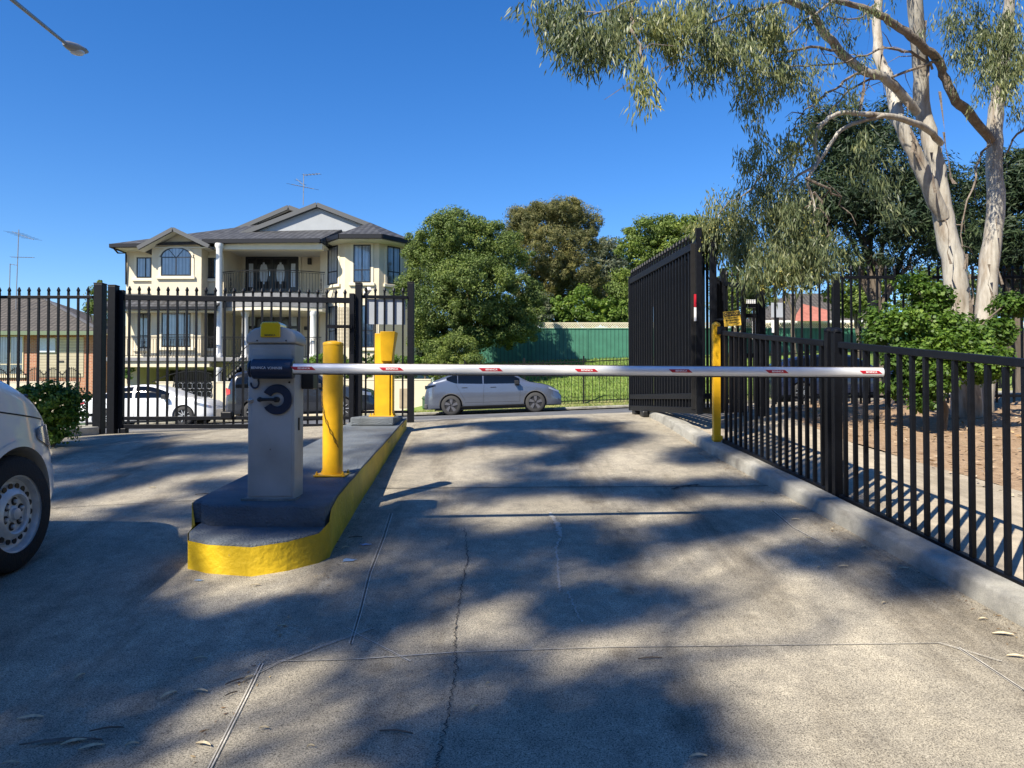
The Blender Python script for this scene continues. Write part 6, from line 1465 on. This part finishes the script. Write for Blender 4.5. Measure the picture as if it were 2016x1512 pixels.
# drooping leaves
def gumleaves(name, spots, per, ln, wd, m, seed=0):
    C = []; D = []
    for (px, py, Y, rx, rz, k) in spots:
        nb = max(4, int(k*rx*rz/105)); cx, cz = RN.normal(size=nb)*.52*rx, RN.normal(size=nb)*.5*rz
        for a, b in zip(cx, cz):
            p = np.array(P(px+a, py+b, Y+RN.normal()*rx*.45*Y/F)); L_ = .08+.16*RN.random(); dirn = unit(np.array([RN.normal()*.5, RN.normal()*.5, -1.0+.35*RN.normal()]))
            n = int(per*(.6+.8*RN.random())); t = RN.random((n, 1))
            c = p+dirn*(t-.3)*L_*1.6+RN.normal(size=(n, 3))*.045; C.append(c)
            D.append(unit(dirn*.6+np.array([0, 0, -.9])+RN.normal(size=(n, 3))*.42))
    C = np.concatenate(C); D = np.concatenate(D); n = len(C)
    return leaf_mesh(name, C+D*ln*.4, D, unit(RN.normal(size=(n, 3))+np.array([0, -.3, 0])), ln*(.6+.7*RN.random(n)), wd*(.7+.6*RN.random(n)), m, gum)
z2f = lambda x, y: (1000+x/1.984, y/1.984)
SP = []
for (x, y, rx, rz, k, Y) in [(100, 10, 60, 25, 1, 6.4), (190, 60, 70, 70, 1.1, 6.5), (260, 130, 90, 70, 1.5, 6.6), (360, 60, 70, 60, 1.1, 6.7), (390, 150, 70, 60, 1.3, 6.7), (480, 60, 80, 70, 1.1, 6.9), (480, 180, 40, 50, 1.2, 6.9), (510, 240, 25, 50, .8, 6.3), (525, 335, 48, 30, 2.0, 6.2),
        (590, 60, 70, 60, .9, 7.2), (640, 140, 80, 70, 1.2, 7.2), (650, 210, 40, 30, 1.0, 7.2), (730, 50, 90, 50, .9, 7.5), (790, 120, 80, 60, 1.0, 7.6), (800, 230, 70, 60, 1.1, 7.6), (830, 180, 50, 50, .9, 7.6), (900, 50, 80, 50, .9, 7.8), (930, 150, 80, 60, 1.0, 7.8), (950, 250, 70, 60, .9, 8), (945, 360, 55, 60, 1.3, 8), (940, 430, 45, 40, 1.2, 8), (1040, 60, 80, 60, .9, 8), (1060, 160, 80, 60, .8, 8), (1050, 260, 80, 50, .9, 8), (1110, 300, 60, 50, .8, 8.2), (1150, 80, 70, 70, .8, 8.3), (1170, 200, 60, 50, .8, 8.3), (1030, 330, 50, 40, .8, 8.2), (1180, 270, 50, 30, .7, 8.3),
        (1300, 130, 50, 50, .6, 8.6), (1330, 350, 45, 30, 1.2, 8.6), (1260, 50, 60, 50, .7, 8.5), (1200, 350, 50, 40, .7, 8.3), (1450, 40, 50, 40, .5, 8.8), (1380, 230, 40, 30, .4, 8.8),
        (980, 600, 80, 60, 1.2, 8.3), (930, 640, 50, 40, 1.1, 8.2), (1060, 560, 70, 60, .9, 8.4), (1050, 680, 80, 60, 1.1, 8.3), (990, 740, 90, 60, 1.3, 8.2), (870, 800, 70, 60, 1.3, 8.1), (780, 850, 60, 60, 1.1, 8.0), (860, 900, 90, 60, 1.5, 8.0), (960, 860, 90, 60, 1.5, 8.1), (1060, 830, 80, 70, 1.3, 8.2), (1150, 800, 70, 60, .7, 8.3), (930, 960, 90, 60, 1.5, 8.0), (1040, 950, 90, 60, 1.6, 8.1), (1150, 920, 80, 70, 1.1, 8.2), (1230, 950, 60, 60, .9, 8.3), (1010, 1040, 90, 60, 1.5, 8.0), (1110, 1040, 90, 50, 1.4, 8.1), (1080, 1100, 50, 30, 1.1, 8.1), (1240, 1040, 50, 40, 1.0, 8.2), (950, 1080, 50, 40, 1.1, 8.0), (820, 960, 50, 60, .9, 8.0), (1180, 480, 50, 60, .8, 8.5), (1140, 560, 60, 60, .7, 8.5),
        (1420, 640, 70, 80, .8, 8.7), (1480, 740, 60, 60, .9, 8.7), (1500, 820, 40, 40, .9, 8.7), (1380, 560, 50, 50, .6, 8.7),
        (1740, 70, 50, 80, 1.0, 9.2), (1800, 160, 60, 80, 1.1, 9.3), (1760, 230, 50, 50, .8, 9.3), (1850, 60, 60, 60, 1.0, 9.3), (1900, 150, 70, 70, 1.3, 9.4), (1860, 260, 60, 60, 1.1, 9.4), (1950, 60, 60, 60, 1.1, 9.3), (1930, 270, 60, 60, 1.2, 9.4), (1990, 200, 60, 90, 1.2, 9.3), (2000, 430, 30, 25, .8, 9.4), (1980, 320, 50, 40, .9, 9.4)]:
    a, b = z2f(x, y); Y = Y+(.85 if a < 1490 else .15) if (b > 360 and a < 1680) else (Y-.45 if (a < 1270 and b > 50) else Y); SP.append((a, b, Y, rx/1.984, rz/1.984, k))
for (px, py, Y, rx, rz) in [(1400, 450, 8.0, 34, 30), (1420, 400, 8.1, 26, 24),  (1540, 520, 7.9, 50, 28), (1480, 500, 7.9, 40, 36), (1600, 480, 8.0, 40, 44), (1450, 470, 7.9, 40, 40), (1560, 420, 8.1, 50, 40),
        (1100, 60, 6.4, 40, 30), (1150, 90, 6.5, 34, 24), (1220, 40, 6.8, 44, 34), (1330, 40, 7, 50, 36), (1400, 60, 7.4, 50, 36), (1470, 110, 7.6, 40, 36), (1400, 130, 7.5, 34, 26), (1520, 60, 7.9, 44, 36), (1080, 20, 6.3, 36, 20), (1560, 150, 8.1, 40, 30), (1980, 60, 9.3, 36, 60), (1930, 110, 9.3, 36, 50), (1880, 40, 9.3, 30, 36), (2005, 130, 9.2, 26, 50), (1960, 180, 9.2, 30, 40), (1120, 25, 6.4, 40, 24), (1190, 100, 6.6, 30, 26), (1290, 50, 7, 40, 40), (1380, 20, 7.3, 50, 26), (1440, 90, 7.6, 30, 30), (1490, 30, 7.8, 40, 26)]: SP.append((px, py, Y+(.9 if px < 1490 else .2) if py > 360 else Y, rx, rz, 1.1))
for (px, py, Y, r_) in [(1450, -60, 7.5, 60), (1600, -60, 8, 60), (1900, -60, 9.3, 60), (1750, -60, 9, 60), (1980, -60, 9.3, 50)]: SP.append((px, py, Y, r_, 40, .8))
gumleaves('leaves', SP, 38, .09, .0135, M['l_gum'])
gumleaves('blossoms', [(a, b, Y, rx, rz, .22) for (a, b, Y, rx, rz, k) in SP if 1380 < a < 1620 and b > 350], 12, .022, .02, M['blossom'])
# ---------------------------------------------------------------- gum trees standing behind the camera whose shade dapples the driveway
SN = np.array([SUN.x, SUN.y, SUN.z]); 
def up_sun(px, py, H_, sx=0, sy=0):
    p = hit(px, py); return np.array([p.x+sx, p.y+sy, p.z])+(-SN)*(H_/(-SN[2]))
def shade_tree(label, base, spots, r_t, seed):
    t = thing('gum_tree', label, 'tree', base, 0, 'gum trees behind the camera'); C = []; ends = []
    for (px, py, rad, H_, dens) in spots:
        c = up_sun(px, py, H_) if not isinstance(px, tuple) else np.array(px)+(-SN)*(H_/(-SN[2])); ends.append(tuple(c)); k = int(dens*rad*rad*260)+4
        ud = np.array([.85, .5, 0]); vd = np.array([-.5, .85, 0]); k = max(6, int(k*1.15)); sub_ = RN.normal(size=(5, 2)); q = []
        for i_ in range(k):
            a_, b_ = sub_[i_ % 5]; q.append(ud*a_*rad*.62+vd*b_*rad*.36+RN.normal(size=3)*rad*.17)
        for s_ in q:
            n = 24; C.append(c+s_+RN.normal(size=(n, 3))*.10)
    C = np.concatenate(C); n = len(C); D = unit(RN.normal(size=(n, 3))+np.array([0, 0, -1.2]))
    leaf_mesh('crown', C, D, unit(RN.normal(size=(n, 3))), .15*(.6+.8*RN.random(n)), .034*(.7+.6*RN.random(n)), M['l_shade'], t)
    mb = MB(); b = Vector(base); top = Vector(np.mean(np.array(ends), 0)); fork = Vector((b.x*.7+top.x*.3, b.y*.7+top.y*.3, b.z+(top.z-b.z)*.55))
    mb.tube([b-Vector((0, 0, .3)), b.lerp(fork, .5)+Vector((.2, .1, 0)), fork], [r_t, r_t*.85, r_t*.7], 12); branchy(mb, fork, ends, r_t*.2, seed, 7, .05)
    own(mb.build('trunk', M['bark'], smooth=True, angle=60), t)
SHADE = [  # photo point shaded, radius m, height above it, density
 (90, 1440, .4, 13, 1.1), (300, 1260, .60, 13, 1.3), (60, 1230, .5, 13, 1.0), (200, 1350, .38, 13, 1.1), (600, 1240, .35, 13, .9),
 (1150, 1190, .42, 14, 1.3), (1060, 1150, .35, 14, 1.0), (1180, 1090, .33, 14, 1.0), (880, 1420, .35, 13, .6), (1150, 1400, .38, 13, 1.1), (1290, 1400, .28, 13, .9), (1120, 1490, .4, 13, 1.0), (1790, 1140, .32, 14, 1.3), (1620, 1090, .25, 14, .8), (1700, 1070, .3, 14, .8),
 (830, 1120, .32, 14, .7), (760, 1230, .3, 14, .6), (930, 1320, .3, 13, .5), (990, 1080, .35, 15, .7)]
SHADE2 = [(1450, 900, .6, 15, .9), (1550, 960, .55, 15, 1.0), (1300, 960, .6, 15, .7), (1100, 910, .6, 15, .7), (1180, 870, .8, 16, .9), (950, 870, .7, 16, .9), (1020, 960, .5, 15, .6), (1350, 1040, .45, 15, .8), (1100, 1050, .45, 15, .7), (900, 980, .4, 15, .5), (1050, 845, 1.0, 16, .8), (1010, 832, .8, 16, .8), (860, 1060, .35, 15, .6), (1480, 1010, .45, 15, .8), (1660, 1010, .3, 15, .6)]
SHADE3 = [((-1.5, 4.7, 1.2), 0, .42, 14, 1.6), ((-1.55, 4.7, 1.6), 0, .34, 14, 1.5), ((-1.5, 4.7, .95), 0, .38, 14, 1.4), (350, 930, .5, 15, .8), (200, 900, .8, 16, .9), (420, 890, .8, 16, .9), (300, 870, .9, 16, .8), (160, 960, .5, 15, .6), (430, 960, .4, 15, .6), (250, 1010, .35, 15, .6), (540, 1000, .5, 14, 1.5), (560, 880, .6, 15, .7), (470, 1060, .5, 14, 1.2), (180, 860, .8, 16, 1.0)]
b0 = (-9.5, -8.0, -1.0)
shade_tree('tall gum tree behind and left of the camera, nearest the white van', b0, SHADE, .35, 3)
shade_tree('gum tree behind the camera shading the middle of the driveway', (-12.0, -12.0, -1.4), SHADE2, .32, 4)
shade_tree('gum tree left of the camera shading the exit lane and the cabinet', (-13.5, -3.0, -.4), SHADE3, .33, 5)
sheet('garden_beside', -40, -9.05, -30, 12.6, 20, 20, .02, M['soil'])
# ---------------------------------------------------------------- fallen leaves and sticks on the slab
rr = random.Random(12); lv = []
def fallen(px, py, ang, ln, kind=0):
    ln *= .88; p = hit(px, py); t = MB(); n = 7
    for i in range(n+1):
        q = i/n; w_ = (.11 if kind == 0 else .04)*ln*math.sin(math.pi*min(.98, max(.03, q)))**.8; cx = (q-.5)*ln; cy = .05*ln*math.sin(q*3); z = .003+.005*abs(math.sin(q*3.0))*(1 if kind == 0 else .4)
        t.v += [Vector((cx, cy-w_, z+.004)), Vector((cx, cy, z)), Vector((cx, cy+w_, z+.005))]
    for i in range(n):
        for k in range(2): t.f.append((3*i+k, 3*i+3+k, 3*i+4+k, 3*i+1+k))
    o = t.build('fallen_leaf' if kind == 0 else 'fallen_twig', M['dryleaf'] if kind == 0 else M['brownbark'], smooth=True)
    o.location = (p.x, p.y, G(p.x, p.y)+.003); o.rotation_euler = (math.atan(.12), 0, ang)
    zones = ((px < 620 and py > 1200, 'in the driveway lower left'), (px > 1480 and py < 1130, 'by the kerb below the boom end'), (px > 1600, 'by the kerb at lower right'), (px < 620, 'between white van and island'), (px < 800, 'by the yellow island side'), (py < 1100, 'mid entry lane beyond the boom shadow'), (True, 'near the long driveway crack'))
    zn = [b for a, b in zones if a][0]
    if kind == 0: tag(o, ('pale' if ln > .04 else 'tiny')+' dry gum leaf '+zn, 'leaf', 'fallen gum leaves on the driveway')
    else: tag(o, ('long' if ln > .09 else 'thin')+' dry twig '+zn, 'twig', 'fallen twigs on the driveway')
for px, py, a, ln in ((60, 1418, .2, .10), (332, 1372, 1.1, .085), (157, 1335, 1.3, .06), (180, 1476, .5, .09), (145, 1466, .5, .09), (400, 1470, -.3, .07), (503, 1155, .2, .06), (490, 1338, .8, .05), (555, 1236, 0, .05), (395, 1300, .1, .06), (395, 1365, -.2, .07), (1566, 1025, .1, .07), (1640, 1045, .3, .05), (1592, 1062, -1, .05), (1646, 1080, .2, .05), (1660, 1118, .1, .07), (1612, 1120, .6, .04), (1780, 1122, -.4, .06), (1935, 1222, 0, .05), (1975, 1252, -.3, .10), (2000, 1296, -.3, .08), (1375, 1494, .1, .07), (520, 1438, 0, .04), (612, 1474, 0, .03), (932, 1398, 1, .06), (260, 1470, .3, .05), (20, 1508, .2, .06), (680, 1080, .5, .05), (1740, 1190, .5, .04), (1700, 1080, .5, .06), (1500, 990, .4, .05), (300, 962, .5, .06), (420, 1050, 1, .05), (1220, 1010, .5, .05), (960, 1350, .8, .03)): fallen(px, py, a, ln)
for px, py, a, ln in ((465, 1345, .9, .11), (455, 1370, .9, .06), (120, 1466, .15, .30), (210, 1440, .3, .12), (1280, 1300, .1, .12), (780, 1446, -.2, .14), (70, 985, .6, .15), (400, 975, .5, .14), (650, 1070, .3, .12), (700, 1060, .2, .10)): fallen(px, py, a, ln, 1)
byl = {}
for o_ in list(col.objects):
    if o_.name.startswith(('fallen_leaf', 'fallen_twig')): byl.setdefault(o_['label'], []).append(o_)
for lab, os_ in byl.items():
    if len(os_) > 1:
        os_.sort(key=lambda q: q.location.x/q.location.y)
        for q, o_ in enumerate(os_): o_['label'] = lab+', '+('first', 'second', 'third', 'fourth', 'fifth', 'sixth', 'seventh', 'eighth', 'ninth', 'tenth', 'eleventh', 'twelfth', 'thirteenth', 'fourteenth')[min(q, 13)]+' from left'
# grass tufts along verge and lawn, as one uncountable mass each
def tufts(name, label, x0, x1, y0, y1, n, h, m, offz):
    x = x0+(x1-x0)*RN.random(n); y = y0+(y1-y0)*RN.random(n); z = np.array([G(a, b) for a, b in zip(x, y)])+offz
    C = np.stack([x, y, z+h*.4], 1); D = unit(np.stack([RN.normal(size=n)*.35, RN.normal(size=n)*.35, np.ones(n)], 1))
    o = leaf_mesh(name, C, D, unit(RN.normal(size=(n, 3))*np.array([1, 1, .1])), h*(.5+RN.random(n)), np.full(n, h*.32), m); tag(o, label, 'grass', kind='stuff')
M['blade'] = leafmat('grass_blades', (.09, .15, .02), (.15, .23, .04), (.26, .28, .08), .35)
tufts('lawn_grass', 'bright green grass of the sloping park lawn behind the black fence', -3, 9, 30.1, 37.9, 16000, .10, M['blade'], .03)
tufts('verge_blades', 'short patchy grass of the verge behind the parked cars', -14, 8, 28.5, 29.9, 8000, .07, M['blade'], .05)
# bark chips on the mulch
n = 2600; x = 3.7+7*RN.random(n); y = 4.5+6.5*RN.random(n); z = np.array([G(a, b) for a, b in zip(x, y)])+.10
ch = leaf_mesh('bark_chips', np.stack([x, y, z], 1), unit(RN.normal(size=(n, 3))*np.array([1, 1, .2])), unit(RN.normal(size=(n, 3))*.5+np.array([0, 0, 1])), .05+.05*RN.random(n), .015+.02*RN.random(n), leafmat('chips', (.20, .13, .08), (.38, .28, .19), (.62, .52, .38), .05)); tag(ch, 'loose bark chips and dry leaves scattered over the mulch bed', 'bark chips', kind='stuff')

# grit and leaf scraps that gather along the kerb and the island
C = []
for q in range(900):
    Y_ = 2.4+9*random.Random(q).random(); r_ = random.Random(q+5000); side = r_.random()
    X_ = kx(Y_)-.01-abs(r_.gauss(0, .09)) if side < .7 else RX(min(9.7, max(4.6, Y_)))+.01+abs(r_.gauss(0, .05))
    C.append((X_, Y_, G(X_, Y_)+.004))
C = np.array(C); n = len(C)
lt_ = leaf_mesh('leaf_litter', C, unit(RN.normal(size=(n, 3))*np.array([1, 1, .05])), unit(RN.normal(size=(n, 3))*.25+np.array([0, 0, 1])), .012+.02*RN.random(n), .004+.006*RN.random(n), leafmat('litter', (.12, .07, .04), (.22, .15, .09), (.45, .36, .22), .05))
tag(lt_, 'brown grit and leaf scraps gathered along the foot of the kerb and island', 'leaf litter', kind='stuff')
# ---------------------------------------------------------------- unseen building added behind the camera to cut the sky fill
ob = thing('added_brick_building', 'unseen two storey brick building added behind the camera to block skylight', 'building', (0, -13, G(0, -13)))
own(MB().box(-26, 26, -24, -13, -3, 6.6).build('wall', brickmat('brown_brick', (.16, .10, .07), (.12, .075, .05), (.2, .18, .15)), None), ob)
own(MB().box(-26.4, 26.4, -24.4, -12.6, 6.601, 7.1).build('roof', M['gutter'], None), ob)
for i in range(10):
    for z in (.6, 3.8):
        x = -23+i*5; f_ = own(MB().box(x-1.1, x+1.1, -12.998, -12.93, z, z+1.5).build('window', M['frame']), ob); own(MB().box(x-1.0, x+1.0, -12.929, -12.92, z+.1, z+1.4).build('pane', M['tint']), f_)

# unseen trees added round the camera to cut the skylight in the shadows
def added_tree(label, x, y, h, r_, n=150):
    g_ = G(x, y); E = [(x+r_*.5*math.cos(a), y+r_*.5*math.sin(a), g_+h*.62+.8*math.sin(a*3), r_*.7, r_*.7, h*.3, 1) for a in np.linspace(0, 6.28, 7)[:-1]]+[(x, y, g_+h*.75, r_*.8, r_*.8, h*.25, 1)]
    simple_tree('gum_tree', label, E, n, .9, 60, .42, .16, M['l_shade'], (x, y, g_), .3, 'bark', 'added trees that cut the skylight', k=6)
added_tree('broad tree beyond the left edge of the picture, beside the white van', -15, 5.5, 8.5, 4.0)
added_tree('broad tree behind the right shoulder of the camera beside the footpath', 10, -3.5, 12, 4.5)
added_tree('tall tree far behind the camera on the right', 4.5, -10.5, 13, 4.2)
added_tree('broad tree beyond the right edge of the picture on the mulch bed', 14, 3.5, 11, 4.0)
